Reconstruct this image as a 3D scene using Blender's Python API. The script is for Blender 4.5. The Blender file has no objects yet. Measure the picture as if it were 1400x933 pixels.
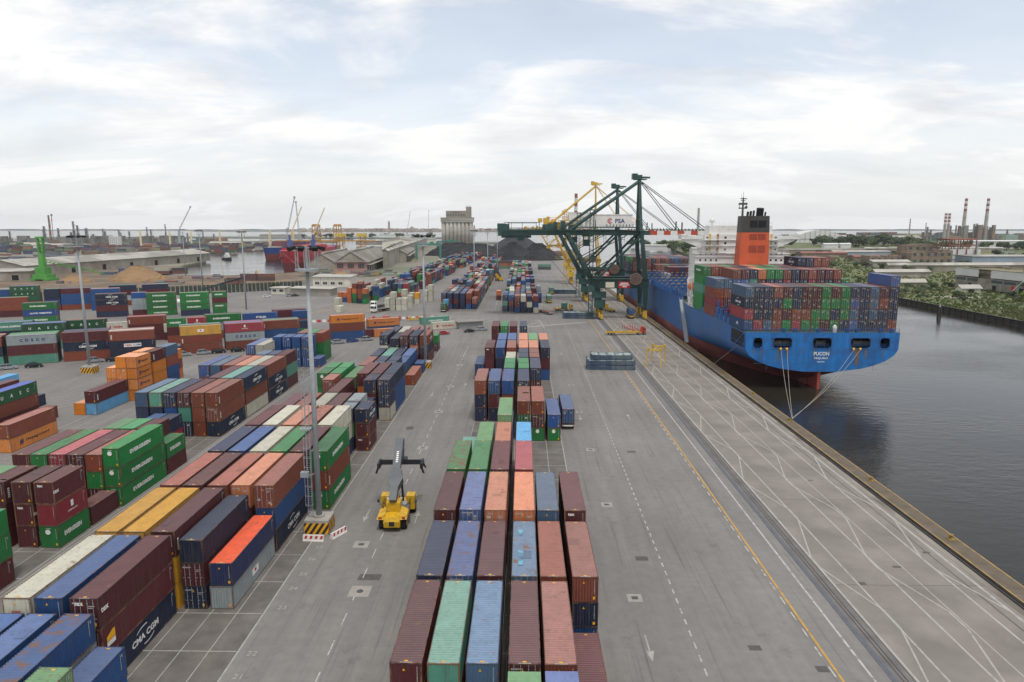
import bpy, math, random, colorsys
import numpy as np
from mathutils import Vector, Matrix
R = math.radians
rng = random.Random(7)
S = bpy.context.scene
COL = S.collection

# ---------------------------------------------------------------- camera, world, sun, exposure
cam = bpy.data.cameras.new('camera'); camo = bpy.data.objects.new('camera', cam); COL.objects.link(camo)
camo.location = (0, 0, 40.0); camo.rotation_euler = (R(80.451), 0, R(0.908))
cam.lens = 24.0; cam.sensor_width = 36.0; cam.clip_start = 0.5; cam.clip_end = 60000
S.camera = camo
S.view_settings.view_transform = 'Standard'; S.view_settings.look = 'None'
S.view_settings.exposure = 0.24; S.view_settings.gamma = 1.0
S.cycles.max_bounces = 6; S.cycles.diffuse_bounces = 3; S.cycles.glossy_bounces = 3
S.cycles.volume_bounces = 0; S.cycles.use_denoising = True
S.cycles.sample_clamp_indirect = 4.0

SUN_EL, SUN_AZ = R(68), R(160)      # azimuth measured clockwise from +Y
W = bpy.data.worlds.new('World'); S.world = W; W.use_nodes = True
nt = W.node_tree; nt.nodes.clear()
def N(t, **k):
    n = nt.nodes.new(t)
    for a, b in k.items(): setattr(n, a, b)
    return n
def Lk(a, b): nt.links.new(a, b)
def ramp(n, stops):
    cr = n.color_ramp
    while len(cr.elements) > 1: cr.elements.remove(cr.elements[-1])
    for i, (p, c) in enumerate(stops):
        e = cr.elements[0] if i == 0 else cr.elements.new(p)
        e.position = p; e.color = c if len(c) == 4 else (*c, 1)
sky = N('ShaderNodeTexSky'); sky.sky_type = 'NISHITA'; sky.sun_disc = False
sky.sun_elevation = SUN_EL; sky.sun_rotation = SUN_AZ; sky.air_density = 1.0; sky.dust_density = 2.0
bg1 = N('ShaderNodeBackground'); bg1.inputs['Strength'].default_value = 0.12
hs = N('ShaderNodeHueSaturation'); hs.inputs['Saturation'].default_value = 0.5; hs.inputs['Value'].default_value = 1.4
Lk(sky.outputs['Color'], hs.inputs['Color']); Lk(hs.outputs['Color'], bg1.inputs['Color'])
tc = N('ShaderNodeTexCoord'); sep = N('ShaderNodeSeparateXYZ'); Lk(tc.outputs['Generated'], sep.inputs[0])
def M_(op, a, b=None, c=None):
    n = N('ShaderNodeMath', operation=op)
    for i, v in enumerate((a, b, c)):
        if v is None: continue
        if isinstance(v, (int, float)): n.inputs[i].default_value = v
        else: Lk(v, n.inputs[i])
    return n.outputs[0]
zc = M_('MAXIMUM', sep.outputs['Z'], 0.0)
den = M_('ADD', zc, 0.22)
px = M_('DIVIDE', sep.outputs['X'], den); py = M_('DIVIDE', sep.outputs['Y'], den)
cmb = N('ShaderNodeCombineXYZ'); Lk(px, cmb.inputs[0]); Lk(py, cmb.inputs[1])
mp = N('ShaderNodeMapping'); Lk(cmb.outputs[0], mp.inputs[0]); mp.inputs['Rotation'].default_value = (0, 0, R(-16)); mp.inputs['Scale'].default_value = (0.62, 1.0, 1); mp.inputs['Location'].default_value = (3.15, 1.7, 0)
n1 = N('ShaderNodeTexNoise'); n1.inputs['Scale'].default_value = 1.25; n1.inputs['Detail'].default_value = 12; n1.inputs['Roughness'].default_value = 0.60; n1.inputs['Distortion'].default_value = 0.5
Lk(mp.outputs[0], n1.inputs['Vector'])
n2 = N('ShaderNodeTexNoise'); n2.inputs['Scale'].default_value = 2.6; n2.inputs['Detail'].default_value = 8; n2.inputs['Roughness'].default_value = 0.6; n2.inputs['Distortion'].default_value = 0.3
Lk(mp.outputs[0], n2.inputs['Vector'])
cov = N('ShaderNodeValToRGB'); ramp(cov, [(0.44, (0.14,)*3), (0.50, (0.60,)*3), (0.55, (1.0,)*3)]); Lk(n1.outputs['Fac'], cov.inputs['Fac'])
# toward the horizon the thin cloud deck and lagoon haze close up
hz = N('ShaderNodeMapRange'); hz.inputs['From Min'].default_value = 0.0; hz.inputs['From Max'].default_value = 0.25; hz.inputs['To Min'].default_value = 0.93; hz.inputs['To Max'].default_value = 0.0; Lk(zc, hz.inputs['Value'])
cf = M_('MAXIMUM', cov.outputs['Color'], hz.outputs[0])
ccol = N('ShaderNodeValToRGB'); ramp(ccol, [(0.30, (0.52, 0.54, 0.58)), (0.45, (0.73, 0.745, 0.77)), (0.56, (0.90, 0.895, 0.88))]); Lk(n2.outputs['Fac'], ccol.inputs['Fac'])
hcol = N('ShaderNodeMix', data_type='RGBA'); Lk(hz.outputs[0], hcol.inputs['Factor']); Lk(ccol.outputs['Color'], hcol.inputs['A']); hcol.inputs['B'].default_value = (0.83, 0.835, 0.83, 1)
bg2 = N('ShaderNodeBackground'); bg2.inputs['Strength'].default_value = 1.0; Lk(hcol.outputs['Result'], bg2.inputs['Color'])
mx = N('ShaderNodeMixShader'); Lk(cf, mx.inputs[0]); Lk(bg1.outputs[0], mx.inputs[1]); Lk(bg2.outputs[0], mx.inputs[2])
wo = N('ShaderNodeOutputWorld'); Lk(mx.outputs[0], wo.inputs['Surface'])

sl = bpy.data.lights.new('sun', 'SUN'); sl.energy = 1.5; sl.angle = R(10); sl.color = (1.0, 0.96, 0.90)
so = bpy.data.objects.new('sun', sl); COL.objects.link(so)
so.rotation_euler = (R(90) - SUN_EL, 0, R(180) - SUN_AZ); so.location = (0, 0, 300)

# ---------------------------------------------------------------- materials
def lin(h):
    h = h.lstrip('#'); v = [int(h[i:i+2], 16) / 255 for i in (0, 2, 4)]
    return tuple(c / 12.92 if c <= 0.04045 else ((c + 0.055) / 1.055) ** 2.4 for c in v)
def newmat(name):
    m = bpy.data.materials.new(name); m.use_nodes = True
    t = m.node_tree; return m, t, t.nodes['Principled BSDF']
def mat(name, hexc, rough=0.6, var=0.25, scale=0.6, metal=0.0, bump=0.0, bscale=8.0, streak=False, second=None, sscale=0.1, sthr=0.5):
    """procedural paint/stone: base colour broken by two noises, optional second colour in patches"""
    m, t, b = newmat(name); c = lin(hexc); nn = t.nodes.new; lk = t.links.new
    co = nn('ShaderNodeTexCoord'); mpg = nn('ShaderNodeMapping'); lk(co.outputs['Object'], mpg.inputs[0])
    if streak: mpg.inputs['Scale'].default_value = (1, 1, 0.12)
    n = nn('ShaderNodeTexNoise'); n.inputs['Scale'].default_value = scale; n.inputs['Detail'].default_value = 8; n.inputs['Roughness'].default_value = 0.65
    lk(mpg.outputs[0], n.inputs['Vector'])
    r = nn('ShaderNodeMapRange'); r.inputs['From Min'].default_value = 0.3; r.inputs['From Max'].default_value = 0.7
    r.inputs['To Min'].default_value = 1 - var; r.inputs['To Max'].default_value = 1 + var * 0.6; lk(n.outputs['Fac'], r.inputs['Value'])
    mul = nn('ShaderNodeMix'); mul.data_type = 'RGBA'; mul.blend_type = 'MULTIPLY'; mul.inputs['Factor'].default_value = 1
    if second:
        n3 = nn('ShaderNodeTexNoise'); n3.inputs['Scale'].default_value = sscale; n3.inputs['Detail'].default_value = 6; lk(co.outputs['Object'], n3.inputs['Vector'])
        rr = nn('ShaderNodeMapRange'); rr.inputs['From Min'].default_value = sthr - 0.05; rr.inputs['From Max'].default_value = sthr + 0.07; lk(n3.outputs['Fac'], rr.inputs['Value'])
        sm = nn('ShaderNodeMix'); sm.data_type = 'RGBA'; lk(rr.outputs[0], sm.inputs['Factor']); sm.inputs['A'].default_value = (*c, 1); sm.inputs['B'].default_value = (*lin(second), 1)
        lk(sm.outputs['Result'], mul.inputs['A'])
    else: mul.inputs['A'].default_value = (*c, 1)
    lk(r.outputs[0], mul.inputs['B']); lk(mul.outputs['Result'], b.inputs['Base Color'])
    b.inputs['Roughness'].default_value = rough; b.inputs['Metallic'].default_value = metal
    if bump:
        n4 = nn('ShaderNodeTexNoise'); n4.inputs['Scale'].default_value = bscale; n4.inputs['Detail'].default_value = 6; lk(co.outputs['Object'], n4.inputs['Vector'])
        bp = nn('ShaderNodeBump'); bp.inputs['Strength'].default_value = bump; bp.inputs['Distance'].default_value = 0.3; lk(n4.outputs['Fac'], bp.inputs['Height']); lk(bp.outputs[0], b.inputs['Normal'])
    return m

def container_paint(name, rust=0.5, from_attr=False):
    """weathered container paint; the paint colour comes from the object (or a vertex attribute for the joined far boxes)"""
    m, t, b = newmat(name); nn = t.nodes.new; lk = t.links.new
    oi = nn('ShaderNodeObjectInfo'); co = nn('ShaderNodeTexCoord')
    if from_attr:
        at = nn('ShaderNodeVertexColor'); at.layer_name = 'paint'; src = at.outputs['Color']
    else: src = oi.outputs['Color']
    off = nn('ShaderNodeVectorMath'); off.operation = 'ADD'; lk(co.outputs['Object'], off.inputs[0])
    sc_ = nn('ShaderNodeMath'); sc_.operation = 'MULTIPLY'; sc_.inputs[1].default_value = 97.0; lk(oi.outputs['Random'], sc_.inputs[0]); lk(sc_.outputs[0], off.inputs[1])
    n = nn('ShaderNodeTexNoise'); n.inputs['Scale'].default_value = 0.7; n.inputs['Detail'].default_value = 7; n.inputs['Roughness'].default_value = 0.65; lk(off.outputs[0], n.inputs['Vector'])
    r = nn('ShaderNodeMapRange'); r.inputs['From Min'].default_value = 0.32; r.inputs['From Max'].default_value = 0.72; r.inputs['To Min'].default_value = 0.86; r.inputs['To Max'].default_value = 1.10; lk(n.outputs['Fac'], r.inputs['Value'])
    mul = nn('ShaderNodeMix'); mul.data_type = 'RGBA'; mul.blend_type = 'MULTIPLY'; mul.inputs['Factor'].default_value = 1; lk(src, mul.inputs['A']); lk(r.outputs[0], mul.inputs['B'])
    # vertical streaks of grime
    ms = nn('ShaderNodeMapping'); ms.inputs['Scale'].default_value = (2.2, 2.2, 0.25); lk(off.outputs[0], ms.inputs[0])
    n2 = nn('ShaderNodeTexNoise'); n2.inputs['Scale'].default_value = 1.3; n2.inputs['Detail'].default_value = 5; lk(ms.outputs[0], n2.inputs['Vector'])
    r2 = nn('ShaderNodeMapRange'); r2.inputs['From Min'].default_value = 0.50; r2.inputs['From Max'].default_value = 0.80; r2.inputs['To Max'].default_value = 0.40; lk(n2.outputs['Fac'], r2.inputs['Value'])
    g = nn('ShaderNodeMix'); g.data_type = 'RGBA'; lk(r2.outputs[0], g.inputs['Factor']); lk(mul.outputs['Result'], g.inputs['A']); g.inputs['B'].default_value = (0.075, 0.065, 0.06, 1)
    # rust patches: how many differs from box to box
    n3 = nn('ShaderNodeTexNoise'); n3.inputs['Scale'].default_value = 0.9; n3.inputs['Detail'].default_value = 8; n3.inputs['Roughness'].default_value = 0.7
    o2 = nn('ShaderNodeMapping'); o2.inputs['Location'].default_value = (31, 17, 5); lk(off.outputs[0], o2.inputs[0]); lk(o2.outputs[0], n3.inputs['Vector'])
    th = nn('ShaderNodeMath'); th.operation = 'MULTIPLY_ADD'; th.inputs[1].default_value = -0.16; th.inputs[2].default_value = 0.84 - 0.12 * rust; lk(oi.outputs['Random'], th.inputs[0])
    wr = nn('ShaderNodeMath'); wr.operation = 'MULTIPLY_ADD'; wr.inputs[1].default_value = .24; lk(oi.outputs['Alpha'], wr.inputs[0]); wr2 = nn('ShaderNodeMath'); wr2.operation = 'ADD'; wr2.inputs[1].default_value = -.24; lk(th.outputs[0], wr2.inputs[0]); lk(wr2.outputs[0], wr.inputs[2])
    sb = nn('ShaderNodeMath'); sb.operation = 'SUBTRACT'; lk(n3.outputs['Fac'], sb.inputs[0]); lk(wr.outputs[0], sb.inputs[1])
    rm = nn('ShaderNodeMath'); rm.operation = 'MULTIPLY'; rm.use_clamp = True; rm.inputs[1].default_value = 9; lk(sb.outputs[0], rm.inputs[0])
    ru = nn('ShaderNodeMix'); ru.data_type = 'RGBA'; lk(rm.outputs[0], ru.inputs['Factor']); lk(g.outputs['Result'], ru.inputs['A']); ru.inputs['B'].default_value = (0.17, 0.085, 0.045, 1)
    lk(ru.outputs['Result'], b.inputs['Base Color']); b.inputs['Roughness'].default_value = 0.58
    return m

PAINT = container_paint('container_paint', 0.25); ROOFP = container_paint('container_roof_paint', 0.9)
FRAMEP = container_paint('container_frame_paint', 1.0); FARP = container_paint('far_container_paint', 0.2, True)
LETTER = {}
def flat(name, hexc, rough=0.6): return mat(name, hexc, rough, var=0.10, scale=3)
MW = flat('white_lettering', 'dedcd6'); MNV = flat('navy_lettering', '1d2f66'); MRD = flat('red_lettering', 'b0202c'); MBK = flat('black_lettering', '22252b'); MYL = flat('yellow_sticker', 'e2a414')
STEEL = mat('galvanised_steel', '92989b', 0.55, 0.15, 2)
RUBBER = mat('tyre_rubber', '1d1d1e', 0.8, 0.2, 3)
GLASS = mat('dark_glass', '1b242c', 0.12, 0.1, 1)
DARK = mat('dark_void', '131416', 0.8, 0.2, 1)
GREYP = mat('grey_machine_paint', '54595d', 0.45, 0.15, 1)
YELP = mat('yellow_machine_paint', 'd2a51c', 0.45, 0.28, 1.6, second='a88a35', sscale=1.4, sthr=.57)
CRG = mat('dark_green_crane_paint', '193833', 0.5, 0.3, 0.25, second='284a44', sscale=0.15)
CRY = mat('yellow_crane_paint', 'c7a23a', 0.5, 0.25, 0.3)
CRO = mat('ochre_crane_paint', 'b9893a', 0.55, 0.3, 0.3)
WHITE = mat('white_ship_paint', 'dcdcd8', 0.5, 0.12, 0.4, second='c2beb4', sscale=0.2, sthr=0.62)
CONC = mat('grey_concrete', 'a19c93', 0.85, 0.25, 0.3, bump=0.2)
CONCD = mat('stained_concrete', '8d867b', 0.88, 0.35, 0.15, bump=0.3, second='6f675c', sscale=0.08, sthr=0.55)
REDP = mat('red_machine_paint', 'b63a2c', 0.5, 0.2, 1)
ORNP = mat('orange_paint', 'c9552b', 0.5, 0.15, 0.8)

# ---------------------------------------------------------------- mesh builder
class MB:
    def __init__(s): s.v = []; s.f = []; s.mi = []; s.m = 0
    def add(s, vs, fs):
        o = len(s.v); s.v += [tuple(p) for p in vs]; s.f += [tuple(o + i for i in f) for f in fs]; s.mi += [s.m] * len(fs); return s
    def box(s, x0, x1, y0, y1, z0, z1):
        return s.add([(x0,y0,z0),(x1,y0,z0),(x1,y1,z0),(x0,y1,z0),(x0,y0,z1),(x1,y0,z1),(x1,y1,z1),(x0,y1,z1)],
                     [(3,2,1,0),(4,5,6,7),(0,1,5,4),(1,2,6,5),(2,3,7,6),(3,0,4,7)])
    def cbox(s, x, y, z, sx, sy, sz): return s.box(x-sx/2, x+sx/2, y-sy/2, y+sy/2, z, z+sz)
    def bar(s, p, q, w, h=None, up=(0,0,1), w2=None, h2=None):
        p, q = Vector(p), Vector(q); h = h or w; w2 = w2 or w; h2 = h2 or h
        d = (q-p).normalized(); u = Vector(up)
        if abs(d.dot(u)) > 0.98: u = Vector((0,1,0))
        a = d.cross(u).normalized(); c = a.cross(d)
        vs = [p+a*i*w/2+c*j*h/2 for i,j in ((-1,-1),(1,-1),(1,1),(-1,1))] + [q+a*i*w2/2+c*j*h2/2 for i,j in ((-1,-1),(1,-1),(1,1),(-1,1))]
        return s.add(vs, [(0,1,2,3),(7,6,5,4),(1,0,4,5),(2,1,5,6),(3,2,6,7),(0,3,7,4)])
    def tube(s, p, q, r0, r1=None, n=8, caps=True):
        p, q = Vector(p), Vector(q); r1 = r0 if r1 is None else r1
        d = (q-p).normalized(); u = Vector((0,0,1)) if abs(d.z) < 0.9 else Vector((1,0,0))
        a = d.cross(u).normalized(); c = a.cross(d); vs = []
        for o, r in ((p,r0),(q,r1)):
            vs += [o + (a*math.cos(2*math.pi*k/n) + c*math.sin(2*math.pi*k/n))*r for k in range(n)]
        fs = [(k, n+k, n+(k+1)%n, (k+1)%n) for k in range(n)]
        if caps: fs += [tuple(range(n)), tuple(range(2*n-1, n-1, -1))]
        return s.add(vs, fs)
    def loft(s, rings, close=True, caps=True):
        n = len(rings[0]); vs = [p for r in rings for p in r]; fs = []
        for i in range(len(rings)-1):
            for k in range(n if close else n-1):
                k2 = (k+1) % n; fs.append((i*n+k, i*n+k2, (i+1)*n+k2, (i+1)*n+k))
        if caps: fs += [tuple(range(n-1,-1,-1)), tuple(range((len(rings)-1)*n, len(rings)*n))]
        return s.add(vs, fs)
    def prism(s, poly, z0, z1):
        n = len(poly); vs = [(x,y,z0) for x,y in poly] + [(x,y,z1) for x,y in poly]
        return s.add(vs, [tuple(range(n-1,-1,-1)), tuple(range(n,2*n))] + [(k,(k+1)%n,n+(k+1)%n,n+k) for k in range(n)])
    def xprism(s, poly, x0, x1):     # poly in (y, z), extruded along x
        n = len(poly); vs = [(x0,y,z) for y,z in poly] + [(x1,y,z) for y,z in poly]
        return s.add(vs, [tuple(range(n-1,-1,-1)), tuple(range(n,2*n))] + [(k,(k+1)%n,n+(k+1)%n,n+k) for k in range(n)])
    def yprism(s, poly, y0, y1):     # poly in (x, z)
        n = len(poly); vs = [(x,y0,z) for x,z in poly] + [(x,y1,z) for x,z in poly]
        return s.add(vs, [tuple(range(n)), tuple(range(2*n-1,n-1,-1))] + [(k,n+k,n+(k+1)%n,(k+1)%n) for k in range(n)])
    def dome(s, c, r, n=10, m=5, sz=1.0):
        rings = []
        for j in range(m+1):
            a = math.pi/2*j/m; rings.append([(c[0]+r*math.cos(a)*math.cos(2*math.pi*k/n), c[1]+r*math.cos(a)*math.sin(2*math.pi*k/n), c[2]+r*sz*math.sin(a)) for k in range(n)])
        return s.loft(rings, caps=False)
    def wheel(s, x, y, z, r, w, n=14): return s.tube((x-w/2,y,z),(x+w/2,y,z), r, n=n)
    def mesh(s, name):
        me = bpy.data.meshes.new(name); me.from_pydata(s.v, [], s.f)
        if any(s.mi): me.polygons.foreach_set('material_index', s.mi)
        me.update(); return me
    def build(s, name, m, parent=None, loc=None, smooth=False):
        me = s.mesh(name)
        for q in (m if isinstance(m, (list, tuple)) else [m]): me.materials.append(q)
        if smooth: me.polygons.foreach_set('use_smooth', [True]*len(me.polygons))
        return link(name, me, parent, loc)
def link(name, me, parent=None, loc=None, color=None):
    o = bpy.data.objects.new(name, me); COL.objects.link(o)
    if parent is not None: o.parent = parent
    if loc is not None: o.location = loc
    if color is not None: o.color = (*color, 1) if len(color) == 3 else color
    return o
def tag(o, label=None, cat=None, group=None, kind=None):
    if label: o['label'] = label
    if cat: o['category'] = cat
    if group: o['group'] = group
    if kind: o['kind'] = kind
    return o
def thing(name, label, cat, loc=(0,0,0), rz=0, group=None):
    o = bpy.data.objects.new(name, None); COL.objects.link(o); o.location = loc; o.rotation_euler = (0,0,rz); o.empty_display_size = 1
    return tag(o, label, cat, group)
def struct(o): o['kind'] = 'structure'; return o
def copy_tree(o, parent=None):
    c = o.copy(); COL.objects.link(c)
    if parent is not None: c.parent = parent
    for ch in list(o.children): copy_tree(ch, c)
    return c
_txt = {}
def text_mesh(s, h, w=None, bold=0.03):
    """flat lettering lying in its own XY plane, centred; h = cap height, w = total width if it must be stretched"""
    k = (s, h, w, bold)
    if k in _txt: return _txt[k]
    cu = bpy.data.curves.new('lettering', 'FONT'); cu.body = s; cu.align_x = 'CENTER'; cu.align_y = 'CENTER'; cu.size = 1; cu.offset = bold; cu.resolution_u = 2
    o = bpy.data.objects.new('lettering', cu); COL.objects.link(o)
    me = bpy.data.meshes.new_from_object(o.evaluated_get(bpy.context.evaluated_depsgraph_get()))
    bpy.data.objects.remove(o); bpy.data.curves.remove(cu)
    n = len(me.vertices); co = np.zeros(n*3); me.vertices.foreach_get('co', co); co = co.reshape(-1,3)
    mn, mxx = co.min(0), co.max(0); ctr = (mn+mxx)/2; co -= ctr
    sy = h/(mxx[1]-mn[1]); sx = sy if w is None else w/(mxx[0]-mn[0])
    co[:,0] *= sx; co[:,1] *= sy; co[:,2] = 0
    me.vertices.foreach_set('co', co.ravel()); me.update(); me.name = 'lettering'; _txt[k] = me
    return me
def letters(s, h, loc, rot, m, parent, name='lettering', w=None, bold=0.03):
    me = text_mesh(s, h, w, bold).copy() if m.name not in [x.name for x in text_mesh(s, h, w, bold).materials] and len(text_mesh(s, h, w, bold).materials) else text_mesh(s, h, w, bold)
    if not len(me.materials): me.materials.append(m)
    elif me.materials[0].name != m.name: me.materials.clear(); me.materials.append(m)
    o = link(name, me, parent, loc); o.rotation_euler = rot; return o
FRONT = (R(90), 0, 0)            # text read from -Y
SIDE = (R(90), 0, R(90))         # text read from +X
PORT = (R(90), 0, R(-90))        # text read from -X
# ---------------------------------------------------------------- containers: where every box stands
PAL = {'M':('561e23','maroon'), 'B':('84402b','red brown'), 'O':('bf6a38','tan orange'), 'H':('d87f22','bright orange'), 'N':('232d49','navy'),
       'C':('182640','dark navy'), 'U':('1d4b82','blue'), 'L':('5fa3cf','light blue'), 'G':('1a7a38','bright green'), 'g':('739a6e','pale green'),
       'T':('549480','teal'), 'W':('c4c0ae','cream'), 'Y':('97a0a2','grey'), 'y':('dba22c','yellow'), 'P':('962a37','crimson'),
       'D':('1f5a36','dark green'), 'S':('44607c','slate blue'), 'I':('1d5296','royal blue'), 'R':('25315c','navy'), 'V':('435a90','faded blue')}
LOGO = {'ev':('EVERGREEN','white'), 'uasc':('U A S C','white'), 'cosco':('C O S C O','navy'), 'cma':('CMA CGM','white'), 'cmr':('CMA CGM','red'), 'hl':('Hapag-Lloyd','black'),
        'it':('ITALIA','white'), 'lt':('LLOYD TRIESTINO','white'), 'chs':('CHINA SHIPPING','white'), 'ym':('YANG MING','red'), 'hs':('HAMBURG','white'),
        'tex':('tex','white'), 'apl':('APL','white'), 'k':('K','white'), 'hyu':('emblem','white'), 'msc':('shield','white'), 'oxl':('OXL','red')}
CW = 2.438
BOX = []       # one dict per container
def put(x, y, z, L, H, rot, code, block, row, coln, tier, ntier):
    col = code[0]; rest = code[1:]; door = rest.startswith('d'); rest = rest[1:] if door else rest
    BOX.append(dict(x=x, y=y, z=z, L=L, H=H, rot=rot, col=col, door=door, logo=rest[1:] if rest.startswith('/') else '', block=block, row=row, coln=coln, tier=tier, nt=ntier))
RND = 'MMMBBBBBNNNCUUUGgTWOSPY'
def stack(x, yfront, tiers, block, row, coln, L=12.192, hc=False, rot=0.0, z0=0.0, h=None):
    """tiers bottom to top; (x, yfront) is the middle of the near end"""
    tt = tiers.split(); H = h or (2.896 if hc else 2.591); z = z0
    for i, c in enumerate(tt):
        if c[0] == '?': c = rng.choice(RND) + c[1:]
        if c[0] == '.': z += H; continue
        put(x - math.sin(rot)*L/2 + rng.uniform(-.04,.04), yfront + math.cos(rot)*L/2 + rng.uniform(-.05,.05), z, L, H, rot, c, block, row, coln, i, len(tt)); z += H
def twins(x, yfront, tiers, block, row, coln, hc=False):
    """two 20-foot stacks one behind the other in one bay"""
    stack(x, yfront, tiers, block, row, coln, 6.058, hc); stack(x, yfront+6.13, tiers, block, row+0.5, coln, 6.058, hc)
CX = [-8.7, -5.85, -3.0, .2, 2.92, 5.93]
def cy_(k): return 46.25 + 12.95*k
CB = 'central block between the lanes'
CROWS = {
 -1: [None, None, None, '? ? g', '? ? V', '? M'],
  0: ['? ? M', '? ? T', '? ? S', '? ? Md', '? ? B', 'M'],
  1: ['? ? N', '? ? Vd', '? ? M', '? ? Sd', '? ? B', 'U C B'],
  2: ['? ? Mh', '? ? Vdh', '? ? Odh', '? ? Odh', '? ? Sh', '? ? Mh/tex'],
  3: ['? ? Gh', '? ? Gh', '? ? Mdh', '? ? Ph', None, None],
  4: ['? T', '? ? g', '? ? O', '? ? L', None, None],
  5: [None, None, '? ? gh', None, None, None],
  6: [None, None, '?', '? Dd B', 'G/ev Md B', 'G/ev I'],
  7: ['Nh Nh Bh', 'Nh Mh Udh', '?h Bh Ih', '?h ?h Ndh', None, None],
  8: [None, None, '2?h ?h Gh', '2?h ?h Gh', '?h Mdh Ndh', None],
  9: ['?', 'P', '2? ? W', '2? ?h Nh', '2? ?h Bh', None],
 10: ['2Nh Mh Mh/tex', '2Ph Nh Uh', '?h ?h Bh', '?h ?h Oh', '?h ?h Oh', 'Uh Mh Nh'],
 11: [None, '?h ?h Uh', '?h ?h Uh', '?h ?h Oh', '?h ?h gh', '?h ?h Oh'],
 13: ['Mh Mh Mh', '?h Bh Gdh', '?h Bh Mh', '?h ?h Ndh', None, None]}
def block_rows(rows, xs, yf, block):
    for k, st in rows.items():
        for i, s in enumerate(st):
            if not s: continue
            two = s.startswith('2'); s = s[1:] if two else s
            hc = 'h' in s.replace('/hs','').replace('/chs','').replace('/hl','').replace('/hyu',''); 
            s = ' '.join(c.replace('dh','d').replace('h/','/') if '/' in c else c.replace('h','') for c in s.split())
            (twins if two else stack)(xs[i], yf(k), s, block, k, i, hc=hc)
block_rows(CROWS, CX, cy_, CB)

LX = [-43.25, -40.45, -37.4, -34.55, -31.65, -28.75]
LB = 'block beside the tall lamp mast'
def ly_(k): return 53.15 + 12.92*k
LROWS = {
 -1: ['? ? U', '? ? Ud', '? Y Ud', None, None, None],
  0: ['? ? Wh/oxl', '? ? Uh', 'Ch/cma Mh/k Mdh/tex', None, None, None],
  1: ['? ? yh', '? ? yh', 'yh yh Mh', 'Cd Md C', 'Y/msc R', None],
  2: ['? ? Bh', '? ? Mh', '? ? Bh', '? ? Odh', 'Ch/cma Uh Bdh', None],
  3: ['? ? Nh', '? ? Uh', '? ? Wh', '? ? Gh', 'U M Mh', 'Gh/ev Bh Gh/ev'],
  4: ['? ? Mh', '? ? Wh', '? ? Oh', '? ? Bh', 'Nh Wh Wh', None],
  5: ['? ? M', '? ? B', '? ? W', '? ? M', '? ? Yd', None],
  6: [None, None, '? ? M/tex', None, None, None],
  7: ['2Gh Gh/ev Gh/ev', '2?h Gh/ev Gh/ev', '? ? g', '?h ?h Mh', '?h ?h Mh', 'Uh Uh Ch'],
  8: ['? Ud', '? B', '? T', '2? ? N', '2? ? N', None],
  9: ['?', '? B', '? B', '?', '? U', 'B'],
 10: [None, 'W Nd', 'W T', '? N', '? U', None],
 11: [None, '?h Wd Nd', '? W N', '?h Ndh Mdh', 'Bh Odh Ndh', 'Mh Ndh Bh/cma'],
 12: [None, '? ? N', '? ? W', '? ? B', '? ? B', None]}
block_rows(LROWS, LX, ly_, LB)
stack(-34.55, 39.3, '? ? g', LB, -2, 3, 6.058); stack(-34.55, 45.7, 'U U', LB, -1, 3, 6.058)
stack(-31.65, 117.8, '? N N', LB, 5, 4.5, 6.058); stack(-28.75, 117.8, 'M/tex M C/cma', LB, 5, 5, 6.058)
stack(-28.75, 137.2, 'W Nd Nd', LB, 6.5, 5, 6.058, True); stack(-31.65, 137.2, '? ? N', LB, 6.5, 4, 6.058, True); stack(-31.65, 130.8, '? N', LB, 6, 4, 6.058)
stack(-40.3, 137.2, '? ? Bd', LB, 6.5, 1, 6.058, True); stack(-37.5, 143.3, 'Y', LB, 6.6, 2, 6.058)
stack(-28.75, 184.2, 'U', LB, 10, 5, 6.058); stack(-28.75, 217.0, 'Md G/ev', LB, 13, 5, 6.058)

EX = [-59.4 - 2.62*i for i in range(8)]
EB = 'block with the green lettered wall'
for i, s in enumerate(['G/ev P/hs M/tex', 'M M/tex M', None, 'M M M', '? ? g', '? ? G', '? G']):
    if s: stack(-59.4-2.62*i + (1.9 if i > 2 else 0) - (0.25 if i else 0), 79.6, s, EB, 1, i, 6.058, True)
stack(-59.35, 86.2, 'M', EB, 1.5, 0, 6.058)
for i, s in enumerate(['M G/ev G/ev', '? G G', '? M G']): stack(-59.3-2.62*i, 59.6, s, EB, 0, i, 12.192, True)
for i, s in enumerate(['G/ev G/ev G/ev', 'Md G B', '? M/tex Md', '? G Pd', '? Md G', '? B M']): stack(EX[i]+.55, 92.6, s, EB, 2, i, hc=(i == 0))
stack(-58.9, 105.4, 'M G/ev', EB, 3, 0, 6.058)
for i, s in enumerate(['? ? M', '? ? G', '? ? g']): stack(-61.4-2.62*i, 105.4, s, EB, 3, i+1, 6.058)
stack(-65.5, 117.6, '? N', EB, 3.5, 2, 6.058); stack(-68.1, 117.6, '? Ud', EB, 3.5, 3, 6.058)
EROWS = {4: ['Ch/cma Bdh Bh', 'Bh Bh Bh', 'Ndh Th Mdh', 'Udh Uh Ndh', '?h ?h Th', '?h Nh Sh'],
         5: ['Wh Bh Ch/cma', '?h ?h Th', '?h ?h Mh', '? S', '? V', None],
         6: ['Ch/cma Ch/cma Bh', '?h ?h Wh', '?h ?h Oh', '?h ?h Bh', '?h ?h Sh', '?h ?h Vh']}
block_rows(EROWS, [-59.35-2.72*i for i in range(6)], lambda k: 125.8+12.95*(k-4), EB)
stack(-59.6, 164.7, 'M T/chs M', EB, 7, 0, 8, True); stack(-62.3, 164.9, '? ? N', EB, 7, 1, 6.058, True); stack(-65.0, 164.9, '? ? S', EB, 7, 2, 6.058, True)
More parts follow.
